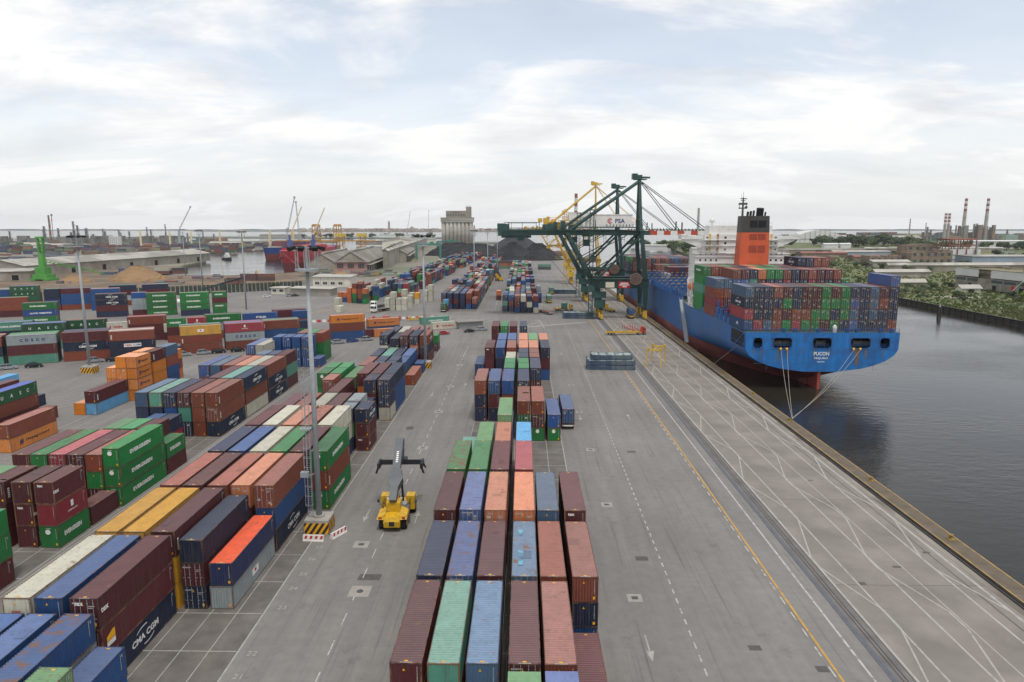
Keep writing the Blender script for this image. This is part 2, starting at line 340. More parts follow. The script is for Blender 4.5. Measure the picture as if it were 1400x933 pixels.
for i, s in enumerate(['? Nd', '? W', '? U']): stack(-68.4-2.6*i, 166, s, EB, 7, 3+i, 6.058)
stack(-72.3, 183.6, '? U Wd', EB, 8, 4); stack(-74.9, 183.6, '? ? Vd', EB, 8, 5)
stack(-59.3, 191.0, 'U', EB, 9, 0, 6.058)
for i, s in enumerate(['Ud Ud Ud', 'Ud Ud U', 'Ud U Ud', 'U U U']): stack(-62.2-2.75*i, 191.8, s, EB, 9, i+1, 6.058, True)
for i, s in enumerate(['G G/ev B', '? ? G', '? ? B']): stack(-60.6-2.7*i, 199.5, s, EB, 10, i, 8, True)

FB = 'scattered stacks left of the centre'
stack(-89.9, 152.4, 'H H/hl H/hl H/hl', FB, 2, 0, 6.058); stack(-92.4, 152.4, 'H Hd Hd H', FB, 2, 1, 6.058)
stack(-94.9, 152.6, '? Hd Hd', FB, 2, 2, 6.058); stack(-89.9, 159.2, '? H/hl H/hl M', FB, 3, 0, 6.058, z0=-0.0)
stack(-92.4, 159.2, '? ? ? H', FB, 3, 1, 6.058); stack(-90.2, 166.0, '? U B S', FB, 4, 0, 6.058); stack(-92.6, 172.5, '? ? H', FB, 4, 1, 6.058)
stack(-92.4, 140.4, 'L M', FB, 1, 0); stack(-94.95, 140.4, 'H', FB, 1, 1, 6.058)
KB = 'group at the left edge'
stack(-92.4, 115.5, 'H/hl B', KB, 1, 0); stack(-95.1, 115.6, 'H', KB, 1, 1)
stack(-103.9, 127.0, 'M B D/uasc', KB, 2, 1); stack(-99.8, 126.7, 'B', KB, 2, 0); stack(-109.6, 137.0, 'N', KB, 3, 0)
stack(-117.5, 140.0, '? M', KB, 3, 1); stack(-122, 146, '? L', KB, 3, 2)
# rows set askew beyond the parked cars (left end, yard direction 27 degrees)
A_ = R(27)
def askew(x, y, tiers, block, row, coln, L=12.192, hc=True, a=A_, deep=1):
    u = (math.cos(a), math.sin(a)); v = (-math.sin(a), math.cos(a))
    for d in range(deep):
        t = tiers if d == 0 else ' '.join('?' for _ in tiers.split())
        cx, cy = x + v[0]*(1.22+2.5*d), y + v[1]*(1.22+2.5*d)
        stack(cx, cy, t, block, row + d*0.3, coln, L, hc, a - R(90))
B1 = 'first slanted row behind the parked cars'
for i, (x, y, t, L) in enumerate([(-160.6,185.5,'T C/cma B',12.192), (-148.8,191.6,'T M Y/cosco',12.192), (-136.9,197.9,'B C/cma M',12.192), (-124.2,200.2,'C/cma C/cmr B',12.192), (-112.3,206.0,'C',6.058), (-107.9,210.4,'B B y/msc',12.192), (-96.6,217.4,'B Y/cosco P/hs',12.192), (-87.0,224.5,'U U B',12.192)]):
    askew(x, y, t, B1, 1, i, L, deep=1 if L < 7 else 3)
B2 = 'second slanted row'
for i, (x, y, t, L) in enumerate([(-175,218,'? ? T/chs',12.192), (-162,215.5,'? ? D/uasc',12.192), (-153.6,224,'? ? D/uasc',12.192), (-136.6,219.5,'? ? W/ym',6.058), (-137.8,233.5,'? M B',12.192), (-127.0,237.0,'M W',6.058),
        (-121.8,229.2,'? M G/ev',6.058), (-115.8,231.9,'? M P/hs',6.058), (-113.4,239.6,'? ? G/ev',12.192), (-101.3,243.6,'? ? I/it',12.192), (-84.5,246,'? Nd',6.058), (-86,252,'? ? U',6.058), (-94,254,'? ? M',12.192)]):
    askew(x, y, t, B2, 2, i, L, deep=1 if L < 7 or 'it' in t else 2)
B3 = 'third slanted row'
for i, (x, y, t, L, h) in enumerate([(-262,335,'? U U',12.192,1), (-233,296,'? B B',12.192,1), (-206,276,'G/ev I/lt G/ev',12.192,1), (-188.4,296.7,'N M C/cma C/cma',12.192,0), (-176.5,304,'M Y/cosco Y/cosco I/hyu',6.058,0), (-169,302.5,'G/ev G/ev G/ev G/ev',12.192,0), (-154,303,'? G/ev G/ev G/ev',12.192,0), (-142,309,'? G/ev M G/ev',6.058,0)]):
    askew(x, y, t, B3, 3, i, L, hc=bool(h), deep=2)
B4 = 'fourth slanted row'
for i, (x, y, t, L) in enumerate([(-256,336,'? D/uasc D/uasc D/uasc',12.192), (-228,321,'? ? C C',6.058), (-222,323.5,'B U U M',12.192), (-206.5,322,'U U U U',12.192), (-209,341,'? ? M N',12.192), (-196,348,'? ? M N',12.192), (-275,352,'? ? W',12.192), (-242,352,'? ? B',12.192)]):
    askew(x, y, t, B4, 4, i, L, hc=False, deep=2)
B5 = 'stacks by the middle parking row'
for i, (x, y, t, L, d) in enumerate([(-68.0,238.5,'U B H/hl',12.192,1), (-57.6,250.6,'? H/hl',12.192,1), (-54.0,244.8,'H/hl',12.192,1), (-58.6,243.6,'M',6.058,1), (-71.2,241.5,'M',6.058,1), (-41.7,277.5,'T/chs',12.192,1), (-35.2,262.8,'W/ym',12.192,1)]):
    askew(x, y, t, B5, 1, i, L, deep=d)
# white reefers, orange stacks and the far blocks beyond the crossing
RB = 'white refrigerated group across the road'
for i, (x, y, t) in enumerate([(-65.2,325.2,'W Wd'), (-62.5,325,'W W Wd'), (-59.6,324.8,'W Wd'), (-57.0,325,'W W'), (-56.6,338,'W W'), (-59.4,339,'W W W'), (-55.0,352,'W y'), (-58,352,'W W'), (-52.6,366,'W W'), (-49.8,366,'W W W'), (-86.5,317,'W'), (-89.5,325,'W W')]):
    stack(x, y, t, RB, 1 + i//4, i, 6.058, True)
OB = 'orange stacks by the white office'
for i, (x, y, t) in enumerate([(-97.5,362,'O O'), (-94.7,361,'U O'), (-91.8,358.5,'O O O'), (-88.3,356,'D G O B'), (-85.2,354.5,'C B B M'), (-82.4,353,'G D O'), (-88.5,369,'? ? B O'), (-84,369,'? ? W'), (-80.5,369,'? ? U')]):
    stack(x, y, t, OB, 1, i, 6.058)
FX = [-8.4, -5.5, -2.6, .25, 3.1, 6.1]
F1 = 'far central block'
for i, t in enumerate(['Nd Td Nd', 'Nd Bd Ud', 'U Md Bd', 'C N W', 'C W N', 'W U B']): stack(FX[i], 317.2 + (5 if i < 2 else 0), t, F1, 1, i, 12.192)
stack(-13.2, 372, '? O', F1, 2, -1, 6.058)
for k in range(1, 26):
    for i in range(6):
        if rng.random() < 0.07 or (k in (6, 13, 19) ): continue
        n = rng.choice((2,2,3,3)) if k < 9 else rng.choice((2,3,3))
        stack(FX[i] + (2.6 if k in (3,4) else 0), 319 + 13.1*k, ' '.join('?' for _ in range(n)), F1, 1+k, i)
F2 = 'far left block'
GX = [-38.6, -35.6, -32.6, -29.5, -26.5, -23.6]
for i, t in enumerate(['B B Nd', '? ? N', 'C M N', 'C N N', 'U M B', 'N Bd']): stack(GX[i], 331 - (0 if i < 5 else 0), t, F2, 1, i)
stack(-36.9, 323.6, 'B L', F2, 0.5, 0, 6.058)
for k in range(1, 31):
    for i in range(6):
        if rng.random() < 0.05 or k in (9, 16, 24): continue
        n = 3 if rng.random() < .75 or k < 3 else rng.choice((2,4))
        stack(GX[i], 331 + 13.0*k, ' '.join('?' for _ in range(n)), F2, 1+k, i)
F3 = 'far outer block'
for k in range(0, 40):
    for i in range(9):
        x = -90 + 4*0 + 2.9*i + 0.028*(k*13) ; y = 385 + 13.0*k
        if x > -46 or rng.random() < 0.2 or k % 7 == 5 or (i in (4,) ): continue
        n = rng.choice((1,2,3,3,3)); stack(x, y, ' '.join('?' for _ in range(n)), F3, k, i)
F4 = 'distant yard across the dock'
for k in range(7):
    for j in range(46):
        if rng.random() < .25: continue
        stack(-1150 + j*15.2 + rng.uniform(-3,3), 985 + k*52 + rng.uniform(-6,6), ' '.join('?' for _ in range(rng.choice((2,3,4)))), F4, k, j, rot=R(-90))
for j in range(5): stack(-352 + j*13.4, 566 + j*3, '? ?'[:rng.choice((1,3))], F4, 20, j, rot=R(-80))
for i, (x, y, t) in enumerate([(-14.5, 660, '? ? ?'), (14, 640, 'C T'), (-26, 652, 'T O M'), (-13.5, 652, 'T O M')]): stack(x, y, t, F4, 30, i, rot=R(-90))
stack(-210, 506, 'M M', F4, 31, 0, rot=R(-90)); stack(-197, 506, 'M B', F4, 31, 1, rot=R(-90)); stack(-204, 468, 'B M', F4, 31, 2, rot=R(-80))

# ---- on the ship
SHX = [58.35 + 1.25 + 2.505*i for i in range(16)]; DECK = 12.75
SA = 'stern bay of the ship'
for lvl, row in enumerate(['Ud/apl Pd Sd Bd Gd Pd Gd Gd Md Gd Nd Vd Nd Nd Nd Bd', 'Pd Nd Nd Bd Md Bd Bd Gd Gd Nd Gd Sd Nd Sd Nd Nd', 'Cd/cma Nd Nd Cd Gd Nd Md Md Gd Gd Gd Vd Nd Sd Bd Nd', 'Sd Nd Nd Bd Md Nd Md Md Gd Md Gd Nd Nd Sd Md Nd']):
    for i, c in enumerate(row.split()): put(SHX[i], 179.6+6.1, DECK + 2.9*lvl, 12.192, 2.896, 0, c, SA, 1, i, lvl, 4)
put(SHX[15], 185.7, DECK+2.9*4, 12.192, 2.896, 0, 'Vd', SA, 1, 15, 4, 5)
SB = 'second bay of the ship'
for i, t in enumerate(['? P B Sd', '? Md Bd Sd'] + ['? ? ? %s %s' % (a, b) for a, b in zip('Vd Vd Td Md Nd Nd Pd Nd Nd Pd Md Nd Md'.split(), 'Bd Md Nd Od Gd Gd Bd Cd Md Bd Md Md Bd'.split())] + ['? ? ? Gd']):
    stack(SHX[i], 207.2, t, SB, 2, i, z0=DECK-.1, h=2.896)
SC = 'third bay of the ship'
for i, t in enumerate(['G/ev G/ev T G/ev Gd/ev', '? ? ? ? Bd', '? ? ? ? Bd'] + ['? ? ? ? '+c for c in 'G M N O G M G M B'.split()] + ['? ? ? ? %s %s' % (a, b) for a, b in zip('MBMM', 'Cd/cma Nd Bd Bd'.split())]):
    stack(SHX[i], 222.0, t, SC, 3, i, z0=DECK-.1, h=2.896)
SD = 'forward bays of the ship'
for k, (y, lo, hi) in enumerate([(352, 0, 0), (366, 5, 16), (380, 3, 14), (396, 1, 15), (412, 1, 15), (428, 2, 14)]):
    for i in range(lo, hi):
        n = 2 if k < 2 else 3
        stack(SHX[i], y, ' '.join(rng.choice('MMMBBNNCUG')+'d' for _ in range(n)), SD, 4+k, i, z0=DECK+1.5, h=2.75)
for i, t in enumerate(['W', 'M M', 'M M', 'N N', 'B M', 'V V', 'N', 'T']): stack(SHX[4+i], 332 + (0 if i else -4), t, SD, 4, 4+i, z0=DECK+2.2, h=2.75)
# ---- on trucks and trailers
TB = 'on wheels'
stack(-11.4, 176.0, 'U', TB, 1, 0, 12.192, True, z0=1.3)
stack(9.1, 131.6, 'Ud', TB, 2, 0, 12.192, True, z0=1.3)
stack(-37.4, 318.6, 'Dd', TB, 3, 0, 6.058, z0=1.35)
stack(13.9, 357, 'Td', TB, 4, 0, 12.192, z0=1.35); stack(17.0, 404, 'Td', TB, 4, 1, 12.192, z0=1.35); stack(19.5, 322.4, 'T', TB, 5, 0, 6.058, z0=1.35, rot=R(-8))
stack(47.6, 297.2, 'Ud', TB, 6, 0, 6.058, True, z0=1.35)

# ---- which of them the photograph shows: rays from the standpoint of the photograph to points on each box
def visible_areas():
    C0 = np.array((0, 0, 40.0)); n = len(BOX)
    cen = np.array([(b['x'], b['y'], b['z']+b['H']/2) for b in BOX]); hs_ = np.array([(CW/2, b['L']/2, b['H']/2) for b in BOX])
    ca = np.array([math.cos(b['rot']) for b in BOX]); sa = np.array([math.sin(b['rot']) for b in BOX])
    th = R(9.549); yw = R(.908)
    fw = np.array((-math.sin(yw)*math.cos(th), math.cos(yw)*math.cos(th), -math.sin(th))); rt = np.array((math.cos(yw), math.sin(yw), 0)); up = np.cross(rt, fw)
    d0 = C0 - cen
    lc = np.stack([ca*d0[:,0]+sa*d0[:,1], -sa*d0[:,0]+ca*d0[:,1], d0[:,2]], 1)    # camera in box coordinates
    pts, own, wgt = [], [], []
    for ax in range(3):
        s = np.sign(lc[:,ax]); facing = np.abs(lc[:,ax]) > hs_[:,ax]
        o1, o2 = [(1,2),(0,2),(0,1)][ax]
        area = 4*hs_[:,o1]*hs_[:,o2]
        for a in (-.8,-.3,.3,.8):
            for c in (-.75,0,.75):
                p = np.zeros((n,3)); p[:,ax] = s*hs_[:,ax]*1.001; p[:,o1] = a*hs_[:,o1]; p[:,o2] = c*hs_[:,o2]
                w = np.stack([ca*p[:,0]-sa*p[:,1], sa*p[:,0]+ca*p[:,1], p[:,2]], 1) + cen
                v = w - C0; dist = np.linalg.norm(v, axis=1); zc_ = v@fw
                ix = v@rt/zc_*933.3; iy = v@up/zc_*933.3
                ok = facing & (zc_ > 1) & (np.abs(ix) < 700) & (np.abs(iy) < 466.5)
                cosv = np.abs(lc[:,ax])/dist
                a_px = area/12*cosv*(933.3/dist)**2
                idx = np.nonzero(ok)[0]; pts.append(w[idx]); own.append(idx); wgt.append(a_px[idx])
    pts = np.concatenate(pts); own = np.concatenate(own); wgt = np.concatenate(wgt)
    d = pts - C0; az = np.arctan2(d[:,0], d[:,1])
    order = np.argsort(az); pts, own, wgt, d, az = pts[order], own[order], wgt[order], d[order], az[order]
    vis = np.ones(len(pts), bool)
    rad = np.hypot(hs_[:,0], hs_[:,1])
    for j in range(n):
        dx, dy = cen[j,0], cen[j,1]; dd = math.hypot(dx, dy); a0 = math.atan2(dx, dy); da = math.asin(min(1, rad[j]/dd))*1.02
        i0, i1 = np.searchsorted(az, (a0-da, a0+da))
        if i1 <= i0: continue
        sl_ = slice(i0, i1); D = d[sl_]
        ld = np.stack([ca[j]*D[:,0]+sa[j]*D[:,1], -sa[j]*D[:,0]+ca[j]*D[:,1], D[:,2]], 1); ld = np.where(np.abs(ld) < 1e-9, 1e-9, ld)
        t1 = (-hs_[j]-lc[j])/ld; t2 = (hs_[j]-lc[j])/ld
        tn = np.minimum(t1,t2).max(1); tf = np.maximum(t1,t2).min(1)
        vis[sl_] &= ~((tn < tf) & (tf > 0) & (tn < 0.9985) & (own[sl_] != j))
    # the ship's hull, house and the cranes are left out of this test: they hide few boxes
    return np.bincount(own, wgt*vis, n)
AREA = visible_areas()
# the boxes on wheels and the stern bay stand free and read singly, so they come first
RANK = np.array([AREA[i] * (2.2 if b['block'] == SA else 1.9 if (b['logo'] and b['block'] in (B2, B3, B4, B5)) else 1) + (9999 if b['block'] == TB else 0) for i, b in enumerate(BOX)])
ORDER = np.argsort(-RANK)
SINGLE = set(int(i) for i in ORDER[:300])
# ---------------------------------------------------------------- containers: the shapes, shared between alike boxes
def corr(y0, y1, z0, z1, xo, xi, pitch, flip=1):
    """trapezoid corrugated sheet in the plane x, running along y"""
    b = MB(); n = max(1, round((y1-y0)/pitch)); p = (y1-y0)/n; pr_ = []
    for k in range(n):
        y = y0 + k*p; pr_ += [(xo, y), (xo, y+p*.27), (xi, y+p*.5), (xi, y+p*.77)]
    pr_.append((xo, y1)); vs = [(x,y,z0) for x,y in pr_] + [(x,y,z1) for x,y in pr_]; m = len(pr_)
    return b.add(vs, [((k,k+1,m+k+1,m+k) if flip > 0 else (k+1,k,m+k,m+k+1)) for k in range(m-1)])
_cm = {}
MCODE = mat('worn_white_marking','aaa8a2',.7,.4,2.5)
def cmeshes(L, H):
    key = (round(L,2), round(H,2))
    if key in _cm: return _cm[key]
    w, l = CW/2, L/2; d = {}
    f = MB()
    for sx in (-1,1):
        for sy in (-1,1):
            f.box(*sorted((sx*(w-.13), sx*w)), *sorted((sy*(l-.12), sy*l)), .118, H-.118)
            for z in (0, H-.118): f.box(*sorted((sx*(w-.162), sx*(w+.004))), *sorted((sy*(l-.178), sy*(l+.004))), z, z+.118)
        f.box(*sorted((sx*(w-.06), sx*(w-.002))), -l+.178, l-.178, .02, .17)
        f.box(*sorted((sx*(w-.06), sx*(w-.002))), -l+.178, l-.178, H-.085, H-.012)
    for sy in (-1,1):
        f.box(-w+.162, w-.162, *sorted((sy*(l-.1), sy*(l-.003))), .02, .15); f.box(-w+.162, w-.162, *sorted((sy*(l-.1), sy*(l-.003))), H-.115, H-.012)
    f.box(-w+.06, w-.06, -l+.1, l-.1, .12, .16)
    d['frame'] = f.mesh('frame')
    s1 = corr(-l+.12, l-.12, .17, H-.085, w-.012, w-.05, .278); d['side_r'] = s1.mesh('side_wall')
    s2 = corr(-l+.12, l-.12, .17, H-.085, -w+.012, -w+.05, .278, -1); d['side_l'] = s2.mesh('side_wall')
    r = corr(-l+.1, l-.1, -w+.06, w-.06, H-.014, H-.062, .30); r.v = [(z, y, x) for x, y, z in r.v]; r.f = [tuple(reversed(q)) for q in r.f]; d['roof'] = r.mesh('roof')
    e = corr(-w+.13, w-.13, .15, H-.115, -(-l+.012), -(-l+.055), .26); e.v = [(y, -x, z) for x, y, z in e.v]; e.f = [tuple(reversed(q)) for q in e.f]
    d['end'] = e.mesh('end_wall')
    dr = MB(); dr.box(.006, w-.135, -l+.02, -l+.07, .155, H-.12)
    for k in range(5):
        z = .25 + k*(H-.6)/4; dr.box(.08, w-.2, -l+.008, -l+.021, z, z+.16)
    d['door'] = dr.mesh('door')
    bb = MB(); bb.tube((0,-l-.012,.1),(0,-l-.012,H-.07),.022,n=6)
    for z in (.6, 1.35, H-.5): bb.box(-.05,.05,-l-.006,-l+.03,z,z+.07)
    bb.box(-.02,.22,-l-.035,-l-.012,1.0,1.05); d['rod'] = bb.mesh('locking_bar')
    # illegible code rows and stickers, as the photograph shows them
    mk = MB(); g = random.Random(3)
    for k in range(9): mk.box(w-.40, w-.33, -l-.003, -l+.002, H-.45-k*.155, H-.45-k*.155+.10)
    d['codeend'] = mk.mesh('code_marking')
    mk = MB()
    for k in range(10): mk.box(-.95+k*.13, -.95+k*.13+.085, -l-.003, -l+.006, H-.42, H-.30)
    for q in range(4): mk.box(.35, .35+.3+.2*g.random(), -l-.003, -l+.006, H-.70-q*.16, H-.63-q*.16)
    d['codedoor'] = mk.mesh('code_marking')
    for v_ in range(4):
        mk = MB(); x0 = g.choice((-1.0,-.8,.25,.3)); n_ = g.choice((6,8,10))
        for k in range(n_): mk.box(x0+k*.085, x0+k*.085+.06, -l-.003, -l+.006, H-.45, H-.35) if x0 > 0 else mk.box(x0+k*.09, x0+k*.09+.06, -l-.003, -l+.006, H-.5, H-.36)
        for q in range(g.choice((2,3,5))): mk.box(.35, .35+g.uniform(.2,.6), -l-.003, -l+.006, H-.75-q*.17, H-.68-q*.17)
        if v_ % 2: mk.box(-.95, -.95+g.uniform(.25,.5), -l-.003, -l+.006, H-1.0, H-.7)
        if v_ == 2: mk.box(.5,.85,-l-.003,-l+.006,.5,.8); mk.box(-.8,-.55,-l-.003,-l+.006,.9,1.2)
        d['codedoor%d' % v_] = mk.mesh('code_marking')
    mk = MB()
    for k in range(11): mk.box(w-.006, w+.003, l-.78, l-.70, H-.35-k*.13, H-.35-k*.13+.085)
    mk.box(w-.006, w+.003, l-.55, l-.45, H-.6, H-.35); d['codeside'] = mk.mesh('code_marking')
    st = MB()
    for (cx, cz, s) in ((-.15,H-.55,.11),): st.add([(cx-s,-l-.004,cz-s),(cx+s,-l-.004,cz-s),(cx,-l-.004,cz+s)], [(0,1,2)])
    st.box(w-.5,w-.28,-l-.003,-l+.004,.34,.62); d['stick'] = st.mesh('warning_sticker')
    st = MB(); st.box(-.14,.14,-l+.22,-l+.36,H-.02,H-.008); st.box(-.14,.14,l-.36,l-.22,H-.02,H-.008); d['rstick'] = st.mesh('warning_sticker')
    mk = MB()
    for k in range(8): mk.box(-.45+k*.12,-.45+k*.12+.08,-l+.06,-l+.16,H-.02,H-.009)
    d['rcode'] = mk.mesh('code_marking')
    for k, me in d.items():
        me.materials.append({'frame':FRAMEP,'roof':ROOFP,'rod':STEEL,'stick':MYL,'rstick':MYL}.get(k, MCODE if 'code' in k else PAINT))
    _cm[key] = d; return d
def shade(c, f): return tuple(min(1, v*f) for v in c)
def mixc(a, b, t): return tuple(x*(1-t)+y*t for x, y in zip(a, b))
ORD = ['first','second','third','fourth','fifth','sixth','seventh','eighth','ninth','tenth','eleventh','twelfth','thirteenth','fourteenth','fifteenth','sixteenth','seventeenth']
LOGOM = {'white':MW,'navy':MNV,'red':MRD,'black':MBK}
EMB = MB()
EMB.add([(0,0,.06)]+[(.34*math.cos(k*math.pi/6), .34*math.sin(k*math.pi/6), .06) for k in range(12)], [(0,k+1,(k+1)%12+1) for k in range(12)])
EMBM = EMB.mesh('emblem'); EMBM.materials.append(MW)
SWO = MB()
for s in (1,-1):
    pts = [(s*(1.0*math.cos(a)-.1), s*(.55*math.sin(a)+.12), 0) for a in [R(70)+R(75)*k/8 for k in range(9)]]; pin = [(s*(.93*math.cos(a)-.1), s*(.43*math.sin(a)+.16), 0) for a in [R(70)+R(75)*k/8 for k in range(9)]]
    SWO.add(pts+pin, [(k,k+1,10+k,9+k) if s > 0 else (k,k+1,10+k,9+k) for k in range(8)])
SWOM = SWO.mesh('arc_mark'); SWOM.materials.append(MW)
HLM = MB(); 
for x in (-.35,.12): HLM.add([(x,-.38,0),(x+.22,-.38,0),(x+.40,.38,0),(x+.10,.38,0)],[(0,1,2,3)])
HLM.add([(-.3,-.1,0),(.5,-.1,0),(.55,.08,0),(-.26,.08,0)],[(0,1,2,3)]); HLMM = HLM.mesh('emblem'); HLMM.materials.append(MNV)
used_lab = set()
def label_of(b):
    col = PAL[b['col']][1]; ln = 'short' if b['L'] < 9 else 'long'
    lt = LOGO.get(b['logo'])
    if b['logo'] in ('hs','tex','k','msc','hyu','oxl','apl'): lt = None
    tier = 'top' if b['tier'] == b['nt']-1 else ('bottom' if b['tier'] == 0 else ORD[b['tier']]+' tier')
    return col, ln, ('lettered' if lt else ('door-end' if b['door'] else 'plain')), tier
STF = ('code_marking','warning_sticker')
def make_container(i):
    b = BOX[i]; d = cmeshes(b['L'], b['H']); g = random.Random(i*7+1); H = b['H']; l = b['L']/2; w = CW/2
    base = lin(PAL[b['col']][0]); base = shade(mixc(base, (base[0]*.5+base[1]*.3+base[2]*.2,)*3, g.uniform(0,.12)), g.uniform(.68,.98))
    lum = sum(base)/3
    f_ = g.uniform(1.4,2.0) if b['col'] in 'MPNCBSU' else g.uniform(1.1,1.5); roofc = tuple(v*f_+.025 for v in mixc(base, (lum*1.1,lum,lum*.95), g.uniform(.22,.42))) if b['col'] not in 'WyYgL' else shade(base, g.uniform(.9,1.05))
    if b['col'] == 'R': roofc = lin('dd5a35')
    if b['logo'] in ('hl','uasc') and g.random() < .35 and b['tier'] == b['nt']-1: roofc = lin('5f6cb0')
    t = thing('shipping_container', b['label'], 'container', (b['x'], b['y'], b['z']), b['rot'], 'shipping containers in the port')
    wear = g.choice((1,1,.9,.8,.7,.85,.95)) if b['col'] not in 'WYy' else 1; wear = .4 if (b['block'] == LB and b['row'] == -1 and b['col'] == 'U' and b['coln'] == 2) else .6 if (b['block'] == CB and b['row'] == 3 and b['coln'] == 0) else wear
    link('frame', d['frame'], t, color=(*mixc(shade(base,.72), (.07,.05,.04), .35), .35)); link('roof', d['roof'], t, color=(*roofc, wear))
    if AREA[i] > 260 and g.random() < .45:      # panels resprayed or replaced, on roof or side
        q = MB()
        for _ in range(g.choice((1,1,2))):
            y0 = g.uniform(-l+.4, l-2.2); x0 = g.uniform(-w+.15, .2); q.box(x0, min(w-.12, x0+g.uniform(.5,1.3)), y0, y0+g.uniform(.5,1.8), H-.03, H-.011)
        qo = q.build('repaint_patch', PAINT, t); qo.color = (*shade(roofc, g.uniform(.72,1.22)), 1); qo['kind'] = 'stuff'
    link('side_wall', d['side_r'], t, color=base); link('side_wall', d['side_l'], t, color=base)
    if b['door']:
        for s in (1,-1):
            dd = link('door', d['door'], t, color=shade(base,.95)); dd.scale = (s,1,1)
            for x in (.30,.80): link('locking_bar', d['rod'], dd, (x,0,0))
        e = link('end_wall', d['end'], t, color=base); e.rotation_euler = (0,0,math.pi)
        link('code_marking', d[g.choice(('codedoor','codedoor0','codedoor1','codedoor2','codedoor3'))], t)
    else:
        link('end_wall', d['end'], t, color=base)
        for s in (1,-1):
            dd = link('door', d['door'], t, color=shade(base,.95)); dd.rotation_euler = (0,0,math.pi); dd.scale = (s,1,1)
        if g.random() < .8: link('code_marking', d['codeend'], t)
    if g.random() < .75: link('warning_sticker', d['stick'], t)
    if AREA[i] > 600: link('warning_sticker', d['rstick'], t); link('code_marking', d['rcode'], t)
    if g.random() < .8: link('code_marking', d['codeside'], t)
    k = b['logo']; shp = b['block'] in (SA,SB,SC,SD); X = -(w+.006) if shp else w + .006; ROT = PORT if shp else SIDE; sg = -1 if shp else 1
    def side(s, h, y, z, m, wid=None, bold=.03, name='lettering'): return letters(s, h, (X, y*sg, z), ROT, LOGOM[m] if isinstance(m, str) else m, t, name, wid, bold)
    short = b['L'] < 9
    if k == 'ev':
        side('EVERGREEN', .62, -.1*l, H*.52, 'white', (3.4 if short else 5.6), .05)
        if b['door'] is False:
            em = link('emblem', EMBM, t, (-.1, -l-.004, H*.74)); em.rotation_euler = FRONT
            letters('EVERGREEN', .09, (-.05, -l-.005, H-.32), FRONT, MW, t)
    elif k == 'uasc': side('U', .75, -l*.62, H*.48, 'white'); side('A', .75, -l*.2, H*.48, 'white'); side('S', .75, l*.2, H*.48, 'white'); side('C', .75, l*.55, H*.48, 'white')
    elif k == 'cosco':
        for q, ch in enumerate('COSCO'): side(ch, .9, -l*.42+q*l*.22, H*.5, 'navy', bold=.05)
    elif k in ('cma','cmr'):
        if k == 'cmr':
            pl = MB(); pl.box(X-.012, X, -l*.38, l*.38, H*.32, H*.68); pl.build('logo_panel', MW, t); X += .004
            side('CMA', .62, -l*.19, H*.5, 'red', 2.0); side('CGM', .62, l*.19, H*.5, 'navy', 2.0)
        else:
            side('CMA CGM', .66, l*.05, H*.47, 'white', 4.6, .04); a = link('arc_mark', SWOM, t, (X, l*.05*sg, H*.48)); a.rotation_euler = ROT; a.scale = (1.6,1.5,1)
    elif k == 'hl':
        side('Hapag-Lloyd', .62, l*.12, H*.5, 'black', (2.9 if short else 6.2), .02); a = link('emblem', HLMM, t, (X, -l*(.62 if short else .58), H*.5)); a.rotation_euler = SIDE; a.scale = (1,1.3,1)
    elif k in ('it','lt','chs','ym'):
        tx, mm = LOGO[k]; wid = {'it':3.6,'lt':7.6,'chs':6.4,'ym':5.2}[k]*(.52 if short else 1); side(tx, .74 if k == 'it' else .62, .2, H*.5, mm, wid, .05)
        if k == 'ym':
            pl = MB(); pl.box(X-.01, X, -l*.72, -l*.58, H*.36, H*.64); pl.build('emblem', MRD, t)
    elif k == 'hs':
        pl = MB(); pl.box(X-.01, X, -.25, .25, H*.52, H*.8); pl.build('emblem', MW, t); side('HAMBURG SUD', .22, 0, H*.38, 'white', 1.9)
    elif k == 'tex':
        letters('tex', .34, (-.45, -l-.006, H-.5), FRONT, MW, t); side('tex', .5, -l*.86, H*.55, 'white')
    elif k == 'k':
        pl = MB(); pl.add([(X,-l*.9,H*.45),(X,-l*.7,H*.45),(X,-l*.7,H*.72),(X,-l*.76,H*.72),(X,-l*.9,H*.6)],[(0,1,2,3,4)]); pl.build('logo_panel', MYL, t)
        pl = MB(); pl.box(X-.006,X,-l*.9,-l*.7,H*.28,H*.43); pl.build('logo_panel', MW, t)
    elif k == 'msc':
        pl = MB(); pl.box(X-.01, X, -.9, .9, H*.36, H*.66); pl.build('logo_panel', MW, t); pl = MB(); pl.box(X-.008, X+.004, -.25, .25, H*.46, H*.6); pl.build('emblem', MRD, t)
    elif k == 'hyu':
        pl = MB(); pl.add([(X,.95*math.cos(q*math.pi/8),H*.5+.6*math.sin(q*math.pi/8)) for q in range(16)],[tuple(range(16))]); pl.build('emblem', MW, t); side('H', .5, 0, H*.5, MNV)
        _ = t.children[-1]; _.location.x = X+.006
    elif k == 'oxl': letters('OXL', .26, (-.05, -l-.006, H*.55), FRONT, MRD, t, w=.85)
    elif k == 'apl': side('APL', .75, l*.1, H*.48, 'white', 1.9, .05)
    elif not shp and b['col'] in 'BM' and g.random() < .45:   # a vertical white code on the side wall, as many of the red brown ones carry
        pl = MB()
        for q in range(5): pl.box(X-.012, X, -l+.5, -l+.82, H*.22+q*.27, H*.22+q*.27+.19)
        pl.build('code_marking', MW, t)
    if b['logo'] in ('',) and b['col'] == 'S' and b['block'] == CB and b['row'] == 1:      # pale patches painted on that roof
        pl = MB()
        for y in (2.6,-2.2,-4.0): pl.box(-.62,-.1,y,y+1.3,H-.03,H-.009)
        pl.build('repaint_patch', mat('cyan_patch','6fa9b8',.6, .3, 2, second='5d7f98', sscale=1.5), t)
